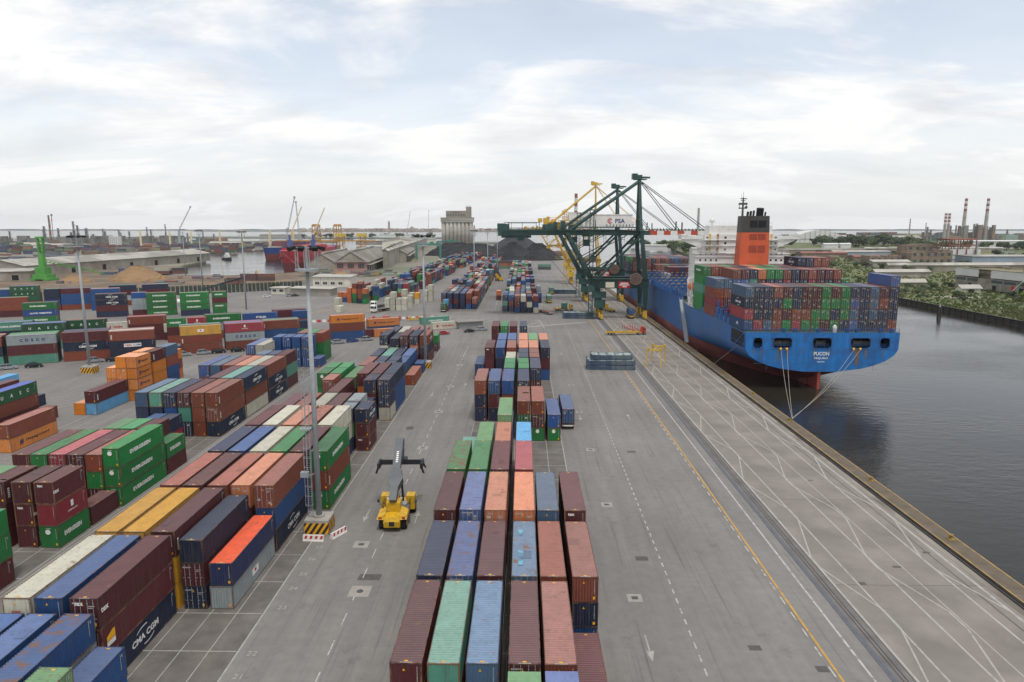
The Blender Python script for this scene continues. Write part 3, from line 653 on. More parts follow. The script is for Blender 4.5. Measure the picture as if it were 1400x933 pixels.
    for c_ in t.children:
        if c_.name.split('.')[0] in STF: c_['kind'] = 'stuff'
    return t
# a phrase that singles each box out: block, row counted from the camera, stack counted from the left, tier
rows = {}
for i in SINGLE: rows.setdefault((BOX[i]['block'], BOX[i]['row']), set()).add(BOX[i]['coln'])
blk_rows = {}
for (bk, rw) in rows: blk_rows.setdefault(bk, set()).add(rw)
blk_rows = {k: sorted(v) for k, v in blk_rows.items()}
def xmean(bk, rw, cn): return sum(BOX[i]['x'] for i in SINGLE if (BOX[i]['block'], BOX[i]['row'], BOX[i]['coln']) == (bk, rw, cn))/max(1, sum(1 for i in SINGLE if (BOX[i]['block'], BOX[i]['row'], BOX[i]['coln']) == (bk, rw, cn)))
rows = {k: sorted(v, key=lambda c: xmean(*k, c)) for k, v in rows.items()}
BN = {CB:'central block', LB:'mast block', EB:'x', FB:'orange stacks', TB:'wheels', SA:'ship stern bay', SB:'second ship bay', SC:'third ship bay', SD:'forward ship bays',
      B1:'slanted row by cars', B2:'second slanted row', B3:'third slanted row', B4:'fourth slanted row', B5:'parked cars group', KB:'left edge group', RB:'white group', OB:'orange group', F1:'far block', F2:'far left block', F3:'far outer block', F4:'distant yard'}
BN[EB] = 'green block'
ONW = {1:'on the trailer in the left lane beside the central block', 2:'with doors to us on the truck right of the central block', 3:'on the truck before the white refrigerated group', 4:'on a yellow port truck in the far quay lane', 5:'on the yellow trailer beside stacked blue frames', 6:'on the yellow truck under the near crane'}
for i in SINGLE:
    b = BOX[i]; col, ln, how, tier = label_of(b)
    if b['block'] == TB:
        s = '%s container %s' % (col, ONW[b['row']])
        if b['row'] == 4: s = '%s container on the %s port truck in the far quay lane' % (col, 'nearer' if b['coln'] == 0 else 'farther')
    else:
        rr = blk_rows[b['block']]; cc = rows[(b['block'], b['row'])]; tx = LOGO.get(b['logo'])
        kind = 'lettered' if b['logo'] in ('ev','uasc','cosco','cma','cmr','hl','it','lt','chs','ym') else ''
        where = '%s of %s stack from left' % (tier, ORD[cc.index(b['coln'])])
        if len(rr) > 1: s = '%s %s%s container, %s, %s row of %s' % (col, kind, '' if kind else ln, where, ORD[rr.index(b['row'])], BN[b['block']])
        else: s = '%s %s%s container, %s, in %s' % (col, kind, '' if kind else ln, where, BN[b['block']])
    if len(s.split()) > 16: s = s.replace(' tier of ',' of ').replace(' of mast block',' by mast')
    b['label'] = ' '.join(s.replace('  ',' ').split()).replace(' ,', ',')
for i in sorted(SINGLE): make_container(i)
# all further boxes (hidden under or behind the ones above, or only a few pixels each): one joined object
fm = MB(); fcol = []
for i, b in enumerate(BOX):
    if i in SINGLE: continue
    g = random.Random(i); base = shade(lin(PAL[b['col']][0]), g.uniform(.70,1.0)); lum = sum(base)/3
    f_ = g.uniform(1.2,1.75); base = mixc(base, (.16,.14,.125), .35 if b['block'] == F4 else 0); lum = sum(base)/3; roofc = tuple(v*f_+.03 for v in mixc(base, (lum,)*3, .3)) if b['col'] not in 'WyYgL' else base  # distant yard boxes are mixed with grey brown: haze painted into their colour
    ca, sa = math.cos(b['rot']), math.sin(b['rot']); o = len(fm.v); nf = len(fm.f); H = b['H']; l = b['L']/2; w = CW/2
    fm.box(-w+.015, w-.015, -l+.02, l-.02, .02, H-.03)
    fcol += [base]*1 + [roofc] + [base]*4
    if AREA[i] > 12:
        for sx in (-1,1): fm.box(*sorted((sx*(w-.11), sx*w)), -l, -l+.12, 0, H); fcol += [shade(base,.75)]*6
        fm.box(-w+.115, w-.115, -l, -l+.1, H-.13, H-.006); fcol += [shade(base,.8)]*6
        fm.box(-w+.115, w-.115, -l, -l+.1, .01, .14); fcol += [shade(base,.7)]*6
        if b['door']:
            for x in (-.8,-.3,.3,.8): fm.box(x-.025, x+.025, -l-.03, -l+.015, .1, H-.1); fcol += [(.45,.45,.45)]*6
            fm.box(.35,.7,-l-.01,-l+.015,H-.75,H-.55); fcol += [(.6,.6,.6)]*6
    for j in range(o, len(fm.v)):
        x, y, z = fm.v[j]; fm.v[j] = (b['x']+ca*x-sa*y, b['y']+sa*x+ca*y, b['z']+z)
fme = fm.mesh('container_mass'); fme.materials.append(FARP)
va = fme.color_attributes.new('paint', 'FLOAT_COLOR', 'CORNER')
arr = np.ones((len(fme.loops),4), np.float32); arr[:,:3] = np.repeat(np.array(fcol, np.float32), [len(q) for q in fm.f], axis=0)
va.data.foreach_set('color', arr.ravel())
fo = link('container_mass', fme); tag(fo, 'many smaller containers stacked in the far yards and inside the blocks', 'containers', None, 'stuff')
# ---------------------------------------------------------------- the setting: water, land, quay, paint
def water_mat():
    m, t, b = newmat('harbour_water'); nn = t.nodes.new; lk = t.links.new
    b.inputs['Base Color'].default_value = (0.024, 0.021, 0.015, 1); b.inputs['Roughness'].default_value = 0.13; b.inputs['IOR'].default_value = 1.33
    co = nn('ShaderNodeTexCoord'); mpg = nn('ShaderNodeMapping'); mpg.inputs['Scale'].default_value = (.5,1.1,1); mpg.inputs['Rotation'].default_value = (0,0,R(20)); lk(co.outputs['Object'], mpg.inputs[0])
    n = nn('ShaderNodeTexNoise'); n.inputs['Scale'].default_value = .55; n.inputs['Detail'].default_value = 6; n.inputs['Roughness'].default_value = .6; lk(mpg.outputs[0], n.inputs['Vector'])
    n2 = nn('ShaderNodeTexNoise'); n2.inputs['Scale'].default_value = .028; n2.inputs['Detail'].default_value = 5; lk(mpg.outputs[0], n2.inputs['Vector'])
    r2 = nn('ShaderNodeMapRange'); r2.inputs['From Min'].default_value = .35; r2.inputs['From Max'].default_value = .65; r2.inputs['To Min'].default_value = .08; r2.inputs['To Max'].default_value = .50; b.inputs['Specular IOR Level'].default_value = .38; lk(n2.outputs['Fac'], r2.inputs['Value'])
    bp = nn('ShaderNodeBump'); bp.inputs['Distance'].default_value = .35; lk(r2.outputs[0], bp.inputs['Strength']); lk(n.outputs['Fac'], bp.inputs['Height']); lk(bp.outputs[0], b.inputs['Normal'])
    return m
WAT = water_mat(); WZ = -2.6
w = MB(); w.add([(-9000,-300,WZ),(9000,-300,WZ),(9000,7600,WZ),(-9000,7600,WZ)],[(0,1,2,3)])
struct(w.build('lagoon_water', WAT))

def asphalt():
    m, t, b = newmat('yard_asphalt'); nn = t.nodes.new; lk = t.links.new
    co = nn('ShaderNodeTexCoord')
    def noise(scale, det, vec=None, rough=.6):
        n = nn('ShaderNodeTexNoise'); n.inputs['Scale'].default_value = scale; n.inputs['Detail'].default_value = det; n.inputs['Roughness'].default_value = rough; lk(vec or co.outputs['Object'], n.inputs['Vector']); return n.outputs['Fac']
    def rng_(v, a, b_, c, d): 
        r = nn('ShaderNodeMapRange'); r.inputs['From Min'].default_value = a; r.inputs['From Max'].default_value = b_; r.inputs['To Min'].default_value = c; r.inputs['To Max'].default_value = d; lk(v, r.inputs['Value']); return r.outputs[0]
    def mul(a, b_):
        x = nn('ShaderNodeMath'); x.operation = 'MULTIPLY'; lk(a, x.inputs[0]); lk(b_, x.inputs[1]); return x.outputs[0]
    my = nn('ShaderNodeMapping'); my.inputs['Scale'].default_value = (1,.05,1); lk(co.outputs['Object'], my.inputs[0])
    f = mul(rng_(noise(.045,6), .3,.7,.84,1.12), rng_(noise(.9,8), .3,.7,.90,1.07))
    f = mul(f, rng_(noise(.55,5,my.outputs[0]), .25,.75,.86,1.10))          # wheel paths along the lanes
    f = mul(f, rng_(noise(.23,8,None,.75), .59,.73,1.0,.58)); mt = nn('ShaderNodeMapping'); mt.inputs['Scale'].default_value = (2.6,.035,1); mt.inputs['Rotation'].default_value = (0,0,R(3)); lk(co.outputs['Object'], mt.inputs[0]); f = mul(f, rng_(noise(1.0,4,mt.outputs[0]), .58,.72,1.0,.62))                # oil stains
    f = mul(f, rng_(noise(14,2), .3,.7,.93,1.06))
    # laying joints every 4 m along the lanes and 6 m across
    br = nn('ShaderNodeTexBrick'); br.offset = 0; br.inputs['Scale'].default_value = 1; br.inputs['Mortar Size'].default_value = .035; br.inputs['Brick Width'].default_value = 4.0; br.inputs['Row Height'].default_value = 30.0
    br.inputs['Color1'].default_value = (1,1,1,1); br.inputs['Color2'].default_value = (.95,.95,.95,1); br.inputs['Mortar'].default_value = (.78,.78,.78,1); br.inputs['Mortar Smooth'].default_value = .6; lk(co.outputs['Object'], br.inputs['Vector'])
    mx_ = nn('ShaderNodeMix'); mx_.data_type = 'RGBA'; mx_.blend_type = 'MULTIPLY'; mx_.inputs['Factor'].default_value = .7; mx_.inputs['A'].default_value = (.200,.187,.172,1); lk(br.outputs['Color'], mx_.inputs['B'])
    m2 = nn('ShaderNodeMix'); m2.data_type = 'RGBA'; m2.blend_type = 'MULTIPLY'; m2.inputs['Factor'].default_value = 1; lk(mx_.outputs['Result'], m2.inputs['A']); lk(f, m2.inputs['B'])
    lk(m2.outputs['Result'], b.inputs['Base Color']); b.inputs['Roughness'].default_value = .85
    bp = nn('ShaderNodeBump'); bp.inputs['Strength'].default_value = .25; bp.inputs['Distance'].default_value = .05; lk(noise(6,5), bp.inputs['Height']); lk(bp.outputs[0], b.inputs['Normal'])
    return m
ASPH = asphalt()
SLAB = mat('quay_concrete', '7d7770', .85, .28, .10, bump=.15, second='857e76', sscale=.12)
BAYT = mat('worn_stacking_ground', '67625c', .88, .35, .35, bump=.2, second='6d6863', sscale=.2)
DIRT = mat('brown_earth', '6c5c4c', .95, .35, .06, bump=.4, second='7b6a56', sscale=.03)
LAND = mat('far_industrial_ground', '857e72', .95, .35, .012, second='6a7058', sscale=.006, sthr=.52)
LINE = mat('white_road_paint', 'b2aea8', .7, .28, 1.6, second='87837d', sscale=1.3, sthr=.56)
LINEO = mat('old_white_paint', 'a39f99', .75, .25, 1.2, second='8d8882', sscale=.9, sthr=.62)
LINEY = mat('yellow_road_paint', 'c49434', .7, .3, 1.3, second='8c7a5c', sscale=1.1, sthr=.62)
QX = 56.3
# terminal land (edge along the dock on the left measured from the photograph)
land = MB(); land.prism([(-3000,-250),(QX,-250),(57.6,905),(36,905),(0,990),(-60,1560),(-225,1560),(-292,1330),(-268,1070),(-196,620),(-206,590),(-246,556),(-310,560),(-352,700),(-372,800),(-452,940),(-640,1500),(-700,1700),(-3000,2100)], -6, -.2)
struct(land.build('terminal_ground', LAND))
yd = MB(); yd.add([(-260,-240,0),(33.0,-240,0),(33.0,905,0),(-60,905,0),(-60,600,0),(-150,470,0),(-260,330,0)],[(0,1,2,3,4,5,6)]); struct(yd.build('container_yard', ASPH))
yd = MB(); yd.add([(-700,-240,0),(-260.02,-240,0),(-260.02,330,0),(-420,400,0),(-700,330,0)],[(0,1,2,3,4)]); struct(yd.build('outer_yard', ASPH))
dt = MB(); dt.add([(-700,345,-.03),(-420,415,-.03),(-255,345,-.03),(-152,478,-.03),(-175,596,-.03),(-204,596,-.03),(-244,560,-.03),(-306,563,-.03),(-345,696,-.03),(-420,640,-.03),(-700,560,-.03)],[tuple(range(11))]); struct(dt.build('earth_ground', DIRT))
q = MB()                                    # quay slabs, cast bay by bay with open joints
q.box(35.1, 52.2, -198, 958, -.9, -.52); apron = struct(q.build('quay_apron', CONCD)); sl0 = MB(); sl0.box(35.1, 52.2, 0, 24.54, -.5, .0); SLM = sl0.mesh('slab'); SLM.materials.append(SLAB)
for k in range(44): link('slab', SLM, apron, (0, -173.8+24.6*k, .001*((k*5) % 3)))
q = MB(); q.box(52.24, 53.0, -200, 900, -.5, -.002); struct(q.build('quay_gutter', CONCD))
q = MB()
q.box(53.76, QX-.01, -120, 888, -1.6, -1.21)
COPM = mat('brown_stained_coping','7a6d5b',.9,.35,.2,bump=.3,second='655a4b',sscale=.15,sthr=.52)
cop = struct(q.build('quay_coping', COPM)); cs_ = MB(); cs_.box(53.75, QX, 0, 5.57, -1.2, .16); CSM = cs_.mesh('coping_stone'); CSM.materials.append(COPM); q = MB()
for k in range(180):
    y0 = -120+5.6*k
    if 46 < y0 < 330: link('coping_stone', CSM, cop, (0, y0, .008*((k*7)%3)))
    else: q.box(53.75, QX, y0, y0+5.57, -1.2, .16+.008*((k*7)%3))
q.build('coping_stones', COPM, cop)['kind'] = 'stuff'
q = MB(); q.box(53.04, 53.71, -200, 900, -.5, -.06); struct(q.build('rail_trench', DARK))
q = MB(); q.box(33.04, 35.06, -200, 900, -.5, -.02); struct(q.build('rail_bed', mat('rail_bed_concrete', '6b6764', .85, .3, .4)))
q = MB(); q.box(QX-.6, QX-.15, -200, 900, -7, -1.2); struct(q.build('quay_wall', CONCD))
RAILM = mat('worn_rail_steel', '5c5651', .45, .3, .5, metal=.4)
q = MB()
for x in (34.05, 34.45, 53.32): q.box(x-.05, x+.05, -200, 900, -.3, .015)
tag(q.build('crane_rail', RAILM), None, None, None, 'structure')
q = MB(); q.box(33.12, 33.55, -200, 900, -.3, -.012); struct(q.build('cable_slot', mat('cable_slot_cover', '565a62', .6, .2, 1)))
fe = MB()
for k in range(60): y = 40+12.6*k; fe.box(QX-.14, QX+.55, y-.5, y+.5, -2.2, -.2)
tag(fe.build('quay_fender', RUBBER), None, None, None, 'structure')
# worn, darker ground of the stacking bays
b_ = MB()
for (x0,x1,y0,y1) in ((-10.1,7.5,30,232),(-44.8,-27.1,30,226),(-75,-57.8,50,206),(-10,8,312,640),(-40.2,-21.8,322,720)): b_.add([(x0,y0,.004),(x1,y0,.004),(x1,y1,.004),(x0,y1,.004)],[(0,1,2,3)])
struct(b_.build('stacking_ground', BAYT))
# ---------------- painted markings
def stripe(mb, p, q_, w, z=.008):
    p, q_ = Vector((*p,0)), Vector((*q_,0)); d = (q_-p).normalized(); n = Vector((-d.y,d.x,0))*w/2
    mb.add([(*(p-n).xy,z),(*(q_-n).xy,z),(*(q_+n).xy,z),(*(p+n).xy,z)],[(0,1,2,3)])
def dashes(mb, x, y0, y1, on, off, w, z=.008, x1=None):
    y = y0
    while y < y1:
        t = (y-y0)/(y1-y0); xx = x if x1 is None else x+(x1-x)*t
        stripe(mb, (xx,y), (xx,min(y+on,y1)), w, z); y += on+off
L = MB()
dashes(L, -18.35, 20, 215, 2.4, 2.4, .13); dashes(L, 16.6, 20, 280, 1.0, 1.0, .16, x1=17.6); dashes(L, 17.3, 290, 640, 3, 3, .16)
dashes(L, 28.25, 20, 210, 1.5, 1.5, .16)
stripe(L, (31.45,20), (32.4,640), .22)
struct(L.build('lane_marking', LINE))
L = MB(); stripe(L, (28.65,20), (28.95,640), .2); struct(L.build('yellow_lane_line', LINEY))
L = MB()
for x in (53.72, 56.0): stripe(L, (x+.14,-100), (x+.14,890), .18, .19)
struct(L.build('yellow_edge_line', mat('dull_edge_paint','ab8c50',.8,.3,1,second='8d7d63',sscale=.8,sthr=.5)))
L = MB()
for x, w_ in ((35.3,.24),(38.1,.22),(42.35,.22),(45.2,.14),(48.8,.24),(51.45,.34)): stripe(L, (x,20), (x+.2,640), w_, .008)
struct(L.build('quay_lane_line', LINEO))
L = MB()
def zig(x0, x1, wv, z):      # the worn lane-change curves that swing between two lines every 26 m
    for k in range(-2, 20):
        yb = 77.5+26.2*k
        pts = [(x1,yb-12.8),(x1,yb-10.6),(x0,yb-1.4),(x0,yb+1.2),(x1,yb+12.4),(x1,yb+13.4)]
        for a, c in zip(pts, pts[1:]): stripe(L, a, c, wv, z)
zig(35.4,38.2,.19,.014); zig(42.2,44.9,.19,.014); zig(48.8,51.4,.22,.014)
struct(L.build('lane_change_line', LINEO))
L = MB(); stripe(L, (50.2,20), (51.0,640), .16, .012); struct(L.build('cable_mark', mat('dark_tar_line','58544f',.8,.3,1)))
L = MB()                                     # bay outlines between the containers
for x in (-27.05,): stripe(L, (x,20), (x,226), .16, .012)
for x in (-29.85,-32.6,-35.35,-38.2,-41.2,-44.6): stripe(L, (x,20), (x,210), .1, .012)
for k in range(-4, 24): stripe(L, (-44.6, 58.85+6.46*k), (-27.2, 58.85+6.46*k), .12, .016)
for x in (7.4,): stripe(L, (x,20), (x,232), .16, .012)
for x in (-9.95,-7.2,-4.4,-1.4,1.6,4.45): stripe(L, (x,20), (x,232), .1, .012)
for k in range(-3, 28): stripe(L, (-10.0, 58.9+6.47*k), (7.4, 58.9+6.47*k), .12, .016)
for x in (-57.6,-60.3,-63.0,-65.7,-68.4,-71.1): stripe(L, (x,40), (x,206), .11, .012)
for k in range(0, 25): stripe(L, (-75, 46.2+6.46*k), (-57.7, 46.2+6.46*k), .11, .016)
stripe(L, (-57.0,40), (-57.0,215), .14, .012); stripe(L, (-46.2,40), (-46.2,215), .14, .012)
for x in (-21.6,-40.3): stripe(L, (x,322), (x,700), .16, .012)
for x in (8.1,-10.2): stripe(L, (x,312), (x,640), .14, .012)
for k in range(6): stripe(L, (-78-3*k,112), (-78-3*k,178), .12, .008)
for k in range(5): stripe(L, (-98,118+13*k), (-77,118+13*k), .12, .012)
for k in range(5): stripe(L, (-104-3*k,146), (-88-3*k,172), .12, .008)
stripe(L, (-18.5,209), (-18.5,228), .14); stripe(L, (-18.5,228), (-11,229.5), .14)
for k in range(8): stripe(L, (-17+.8*k,216), (-17+.8*k,216.8), .25)
stripe(L, (-13.5,330), (-14.5,420), .2); stripe(L, (-14.5,330), (-8,330), .2); stripe(L, (-20.5,330), (-13.5,330), .2)
struct(L.build('bay_marking', LINEO))
L = MB()                                     # the dotted crossing on the far side
for k in range(27): 
    x = 1+k*.95; stripe(L, (x, 271.5+k*.55), (x+.52, 271.8+k*.55), 2.3)
stripe(L, (-4,262), (8,290), .3); stripe(L, (5,292), (7.4,292), 1.2); stripe(L, (7.4,290), (8.6,268), .3)
for a, c in (((-30,292),(-18,282)),((-18,282),(-10,297)),((-30,292),(-12,298)),((-40,300),(-16,306)),((-60,300),(-44,304)),((-105,226),(-84,240)),((-88,205),(-74,216)),((-92,198),(-66,219)),((-118,262),(-108,300)),((-110,300),(-86,338)),((-140,286),(-120,330))): stripe(L, a, c, .25)
struct(L.build('crossing_marking', LINE))
L = MB()
def arrow(x, y, s, ln=4.2):
    stripe(L, (x, y-s*ln/2), (x, y+s*ln*.12), .16); L.add([(x-.42,y+s*ln*.1,.008),(x+.42,y+s*ln*.1,.008),(x,y+s*ln/2,.008)], [(0,1,2) if s > 0 else (1,0,2)])
for x, y, s in ((-21.8,90,-1),(-14.7,89.6,1),(12.2,140.2,-1),(-21.8,160,-1),(-14.6,170,1),(12.3,214,-1),(22.8,213,1),(22.6,141,1),(12.2,60,-1)): arrow(x, y, s)
struct(L.build('lane_arrow', LINEO))
L = MB()
for x, y, n in ((-25.6,73.6,'26'),(-25.6,70.4,'25'),(-25.5,66.3,'24'),(-25.5,78,'27'),(-25.6,61.4,'23'),(-25.6,57.3,'22'),(-25.6,98,'28'),(-25.5,104,'29'),(9.0,62,'22'),(9.0,68.5,'23')):
    pass
def ground_text(s, x, y, h, m):
    me = text_mesh(s, h, None, .0).copy(); me.materials.clear(); me.materials.append(m); o = link('bay_number', me, None, (x,y,.02)); return tag(o, None, None, None, 'structure')
for x, y, n in ((-25.6,80.3,'27'),(-25.6,77.2,'26'),(-25.5,73.6,'25'),(-25.6,70.4,'24'),(-25.5,66.5,'23'),(-25.6,58.6,'22'),(-25.6,55.2,'21')): ground_text(n, x, y, .7, LINEO)
L = MB()                                     # yellow hatching by the far gate
for k in range(9): stripe(L, (-100+4*k,316), (-88+4*k,352), .25)
for k in range(4): stripe(L, (-102+3*k,318+9*k), (-64+4*k,322+9*k), .25)
struct(L.build('yellow_hatching', LINEY))
# drain plates let into the lane, each a concrete square with an iron lid
PLATE = mat('pale_concrete_plate', '98938b', .85, .2, .8); IRON = mat('iron_lid', '4e4d4c', .6, .25, 3)
for x, y, s in ((-20.5,81.2,1.9),(-18.0,69.9,2.3),(-18.2,119.6,1.8),(-18.3,144.4,1.8),(-18.4,195.3,2.0),(12.3,94.3,1.6),(12.35,119.1,1.5),(12.4,144.5,1.5),(12.4,170,1.4),(-18.2,168,1.7),(12.3,69,1.6)):
    p = MB(); p.box(x-s/2,x+s/2,y-s/2,y+s/2,-.1,.012); o = struct(p.build('drain_plate', PLATE))
    p = MB(); p.box(x-.35,x+.35,y-.3,y+.3,-.05,.03) if s < 2.2 else p.tube((x,y,-.05),(x,y,.03),.38,n=12); p.build('iron_lid', IRON, o)
pt = MB()
for x, y, a, c in ((-17.6,73.0,2.6,1.4),(22.4,60.2,1.2,.8),(38.5,72.5,1.0,.6),(44.6,76.4,1.0,.5),(19.6,118,1.6,.9),(14.6,78,1.5,1.1),(-22.6,132,1.4,2.2),(27.5,57.1,1.1,.9),(46,104.5,.8,.4),(50.2,80.1,.9,.5)): pt.add([(x-a/2,y-c/2,.0065),(x+a/2,y-c/2,.0065),(x+a/2,y+c/2,.0065),(x-a/2,y+c/2,.0065)],[(0,1,2,3)])
struct(pt.build('asphalt_patch', mat('dark_asphalt_patch','56524f',.9,.3,1)))
# right bank of the basin, sheet-piled, overgrown land behind
GRASS = mat('rough_grass', '58623a', .95, .30, .035, bump=.3, bscale=.3, second='757248', sscale=.022, sthr=.54)
rb = MB(); rb.prism([(212,150),(2600,150),(2600,3300),(2100,3900),(560,2150),(360,1870),(250,1100),(212,800)], -6, .1); struct(rb.build('right_bank_ground', GRASS))
PILE = mat('rusty_sheet_pile', '3f3a35', .85, .4, .3)
sp = MB()
for k in range(240): y = 160+2.4*k; sp.box(211.4 if k % 2 else 211.7, 211.98, y, y+2.38, -5, .3)
sp.box(210.9,212.0,160,740,.32,.46); struct(sp.build('bank_sheet_piling', PILE))
for pts in ([(235,395),(262,400),(268,392),(240,386)],[(250,345),(300,352),(302,344),(254,338)],[(300,405),(380,425),(384,415),(305,395)]):
    p = MB(); p.add([(x,y,.11) for x,y in reversed(pts)],[tuple(range(len(pts)))]); struct(p.build('bare_gravel_patch', mat('pale_gravel','a8a294',.95,.3,.2)))
# far shores across the lagoon
SHORE = mat('far_shore', '868a80', .95, .3, .002)
for nm, pts in (('far_shore', [(-9000,6500),(9000,6900),(9000,7590),(-9000,7590)]), ('lagoon_island', [(-1450,2500),(-300,2350),(-200,2480),(-700,2760),(-1500,2700)]), ('mud_bank', [(-330,1720),(-60,1660),(-20,1760),(-300,1850)])):
    p = MB(); p.prism(pts, WZ-.5, 1.2); struct(p.build(nm, SHORE))
hl_ = MB(); g = random.Random(11)
for x0, x1, y, h0, h1 in ((-9000,9000,6950,3,10),):
    x = x0; prof = []
    while x < x1: prof.append((x, 1.2+g.uniform(h0,h1)*(1 if g.random()<.7 else .45))); x += g.uniform(60,160)
    for (xa,ha),(xb,hb) in zip(prof, prof[1:]): hl_.add([(xa,y,1),(xb,y,1),(xb,y,hb),(xa,y,ha),(xa,y+260,1),(xb,y+260,1),(xb,y+260,hb),(xa,y+260,ha)],[(0,1,2,3),(3,2,6,7),(5,4,7,6)])
tag(hl_.build('far_tree_belt', mat('far_woods','5c6a5c',.95,.3,.004)), 'low wooded shore far across the lagoon', 'far shore', None, 'structure')
# ---------------------------------------------------------------- the blue container ship
HULLB = mat('blue_hull_paint', '1f5c9c', .5, .22, .12, second='2f5f92', sscale=.09, streak=True, bump=.05, bscale=.5)
HULLR = mat('red_boot_topping', '7f3d3c', .65, .35, .1, second='8a5048', sscale=.06, streak=True)
SHIPBL = mat('blue_deck_paint', '2b5890', .5, .25, .5)
FUN = mat('orange_funnel_paint', 'c4542e', .5, .2, .3); FUNK = mat('black_funnel_paint', '3a3836', .55, .25, .4)
ROPE = mat('mooring_rope', '9a9488', .85, .2, 2)
ship = thing('container_ship', 'huge blue container ship with red waterline and square stern moored along the quay', 'ship', (78.35, 177.3, 0))
B2_ = 20.0; DK = 12.6
# hull: half-breadth at heights, station by station from the transom forward (local y)
ZS = [-9, -2.6, -.4, 2.2, 3.0, 3.8, 5.0, 6.5, 8.1, DK]
def half(y):
    if y <= 0: return [.3, .5, 1.2, 4.5, 10.6, 13.7, 16.7, 18.9, 19.9, 20]
    f = min(1, y/62); fb = max(0, (y-215)/85)
    st = [.3, .5, 1.2, 4.5, 10.6, 13.7, 16.7, 18.9, 19.9, 20]; full = [17.5, 19.6, 19.9, 20, 20, 20, 20, 20, 20, 20]
    e = [f**1.25, f**.95, f**.80, f**.55, f**.55, f**.55, f**.55, f**.55, f**.6, 1]
    r = [a+(b-a)*k for a, b, k in zip(st, full, e)]
    if fb > 0: r = [v*(1-min(1, fb)**(1.5+.20*i)) if fb < 1 else .05 for i, v in enumerate(r)]
    return r
def sect(y):
    h = half(y); rake = max(0, (y-280)/24)
    cf_ = max(0, 1-y/24); p = [(-a, y + rake*z*.35 + (cf_*(2.2-z)*2.2 if -3 < z < 2.2 else cf_*16 if z < -3 else 0), z) for a, z in zip(h, ZS)]; return p
ys = [0, 6, 14, 24, 36, 48, 62, 90, 150, 215, 235, 255, 270, 282, 290, 296, 300]
for nm, i0, i1, m in (('hull', 3, 9, HULLB), ('boot_topping', 0, 3, HULLR)):
    b = MB(); n = i1-i0+1
    for s in (-1,1):
        vs = []
        for y in ys:
            q = sect(y)[i0:i1+1]; vs += [(x*s*-1 if s > 0 else x, yy, z) for x, yy, z in q]
        fs = []
        for k in range(len(ys)-1):
            for j in range(n-1):
                f = (k*n+j, (k+1)*n+j, (k+1)*n+j+1, k*n+j+1); fs.append(f if s > 0 else tuple(reversed(f)))
        b.add(vs, fs)
    if nm == 'boot_topping':
        q = sect(0)[i0:i1+1]; [b.add([q[j],(-q[j][0],*q[j][1:]),(-q[j+1][0],*q[j+1][1:]),q[j+1]],[(0,1,2,3)]) for j in range(len(q)-1)]
    b.build(nm, m, ship, smooth=True) if nm != 'hull' else b.build(nm, m, ship, smooth=True)
g = random.Random(12); rsm = [mat('hull_rust','5f5750',.75,.4,.6,second='6f4f3e',sscale=.4,sthr=.5), mat('hull_scrape','41658c',.7,.4,.5,second='57748f',sscale=.5,sthr=.5)]
for k in range(40):
    y = g.uniform(64,212); b = MB(); wd = g.uniform(.12,.5); z1 = g.choice((12.3,12.3,9.3,g.uniform(5,11))); ln = g.uniform(1.2,5)
    if k % 3 == 0: wd, z1, ln = g.uniform(1.5,7), g.uniform(3,6), g.uniform(.3,1.2)
    b.add([(-20.015,y,z1),(-20.015,y+wd,z1),(-20.015,y+wd*.7,z1-ln),(-20.015,y+wd*.2,z1-ln*g.uniform(.8,1))],[(0,1,2,3)]); o_ = b.build('hull_stain', rsm[1 if k % 3 == 0 else 0], ship); o_['kind'] = 'stuff'
sm_ = mat('hull_seam','27588c',.6,.2,1)
for s in (-1,1):
    b = MB()
    for y in range(66, 214, 12):
        b.box(*sorted((s*20.0, s*20.02)), y, y+.1, 3.2, 12.4)
    for z in (5.0, 9.4): b.box(*sorted((s*20.0, s*20.02)), 64, 214, z, z+.08)
    o_ = b.build('plate_seam', sm_, ship); o_['kind'] = 'stuff'
# transom: cells round five mooring openings, the lower corners rounded off
hw = lambda z: np.interp(z, ZS, half(0))
OPEN = [(-16.9,-14.4,7.0,10.6), (-11.4,-6.3,7.0,10.6), (-.9,4.6,7.0,10.6), (9.8,15.0,7.0,10.6), (17.3-.2,19.4-.1,6.7,10.4)]
OPEN = [(-17.9,-15.6,8.5,11.2), (-12.8,-7.9,8.5,11.2), (-2.4,2.4,8.5,11.2), (7.4,12.5,8.5,11.2), (15.0,17.5,8.5,11.2)]
b = MB(); zs = [2.2,2.6,3.0,3.4,3.8,4.4,5.0,5.7,6.5,7.3,8.1,8.5]
for z0, z1 in zip(zs, zs[1:]): b.add([(-hw(z0),0,z0),(hw(z0),0,z0),(hw(z1),0,z1),(-hw(z1),0,z1)],[(0,1,2,3)])
xs = [None]; edges = []
for x0, x1, _, _ in OPEN: edges += [x0, x1]
pr_ = [('L',)] + edges + [('R',)]
for z0, z1 in ((8.5,9.4),(9.4,11.2)):
    cols = [-1]+edges+[1]
    for k in range(0, len(cols), 2):
        a, c = cols[k], cols[k+1]
        f = lambda v, z: (-hw(z) if (k == 0 and v == -1) else hw(z) if (v == 1 and k == len(cols)-2) else v)
        b.add([(f(a,z0),0,z0),(f(c,z0),0,z0),(f(c,z1),0,z1),(f(a,z1),0,z1)],[(0,1,2,3)])
b.add([(-hw(11.2),0,11.2),(hw(11.2),0,11.2),(20,0,DK),(-20,0,DK)],[(0,1,2,3)])
b.build('transom', mat('transom_blue_paint','1c6cb0',.5,.30,.5, second='275f9c', sscale=.35, sthr=.54, streak=True, bump=.06, bscale=.6), ship)
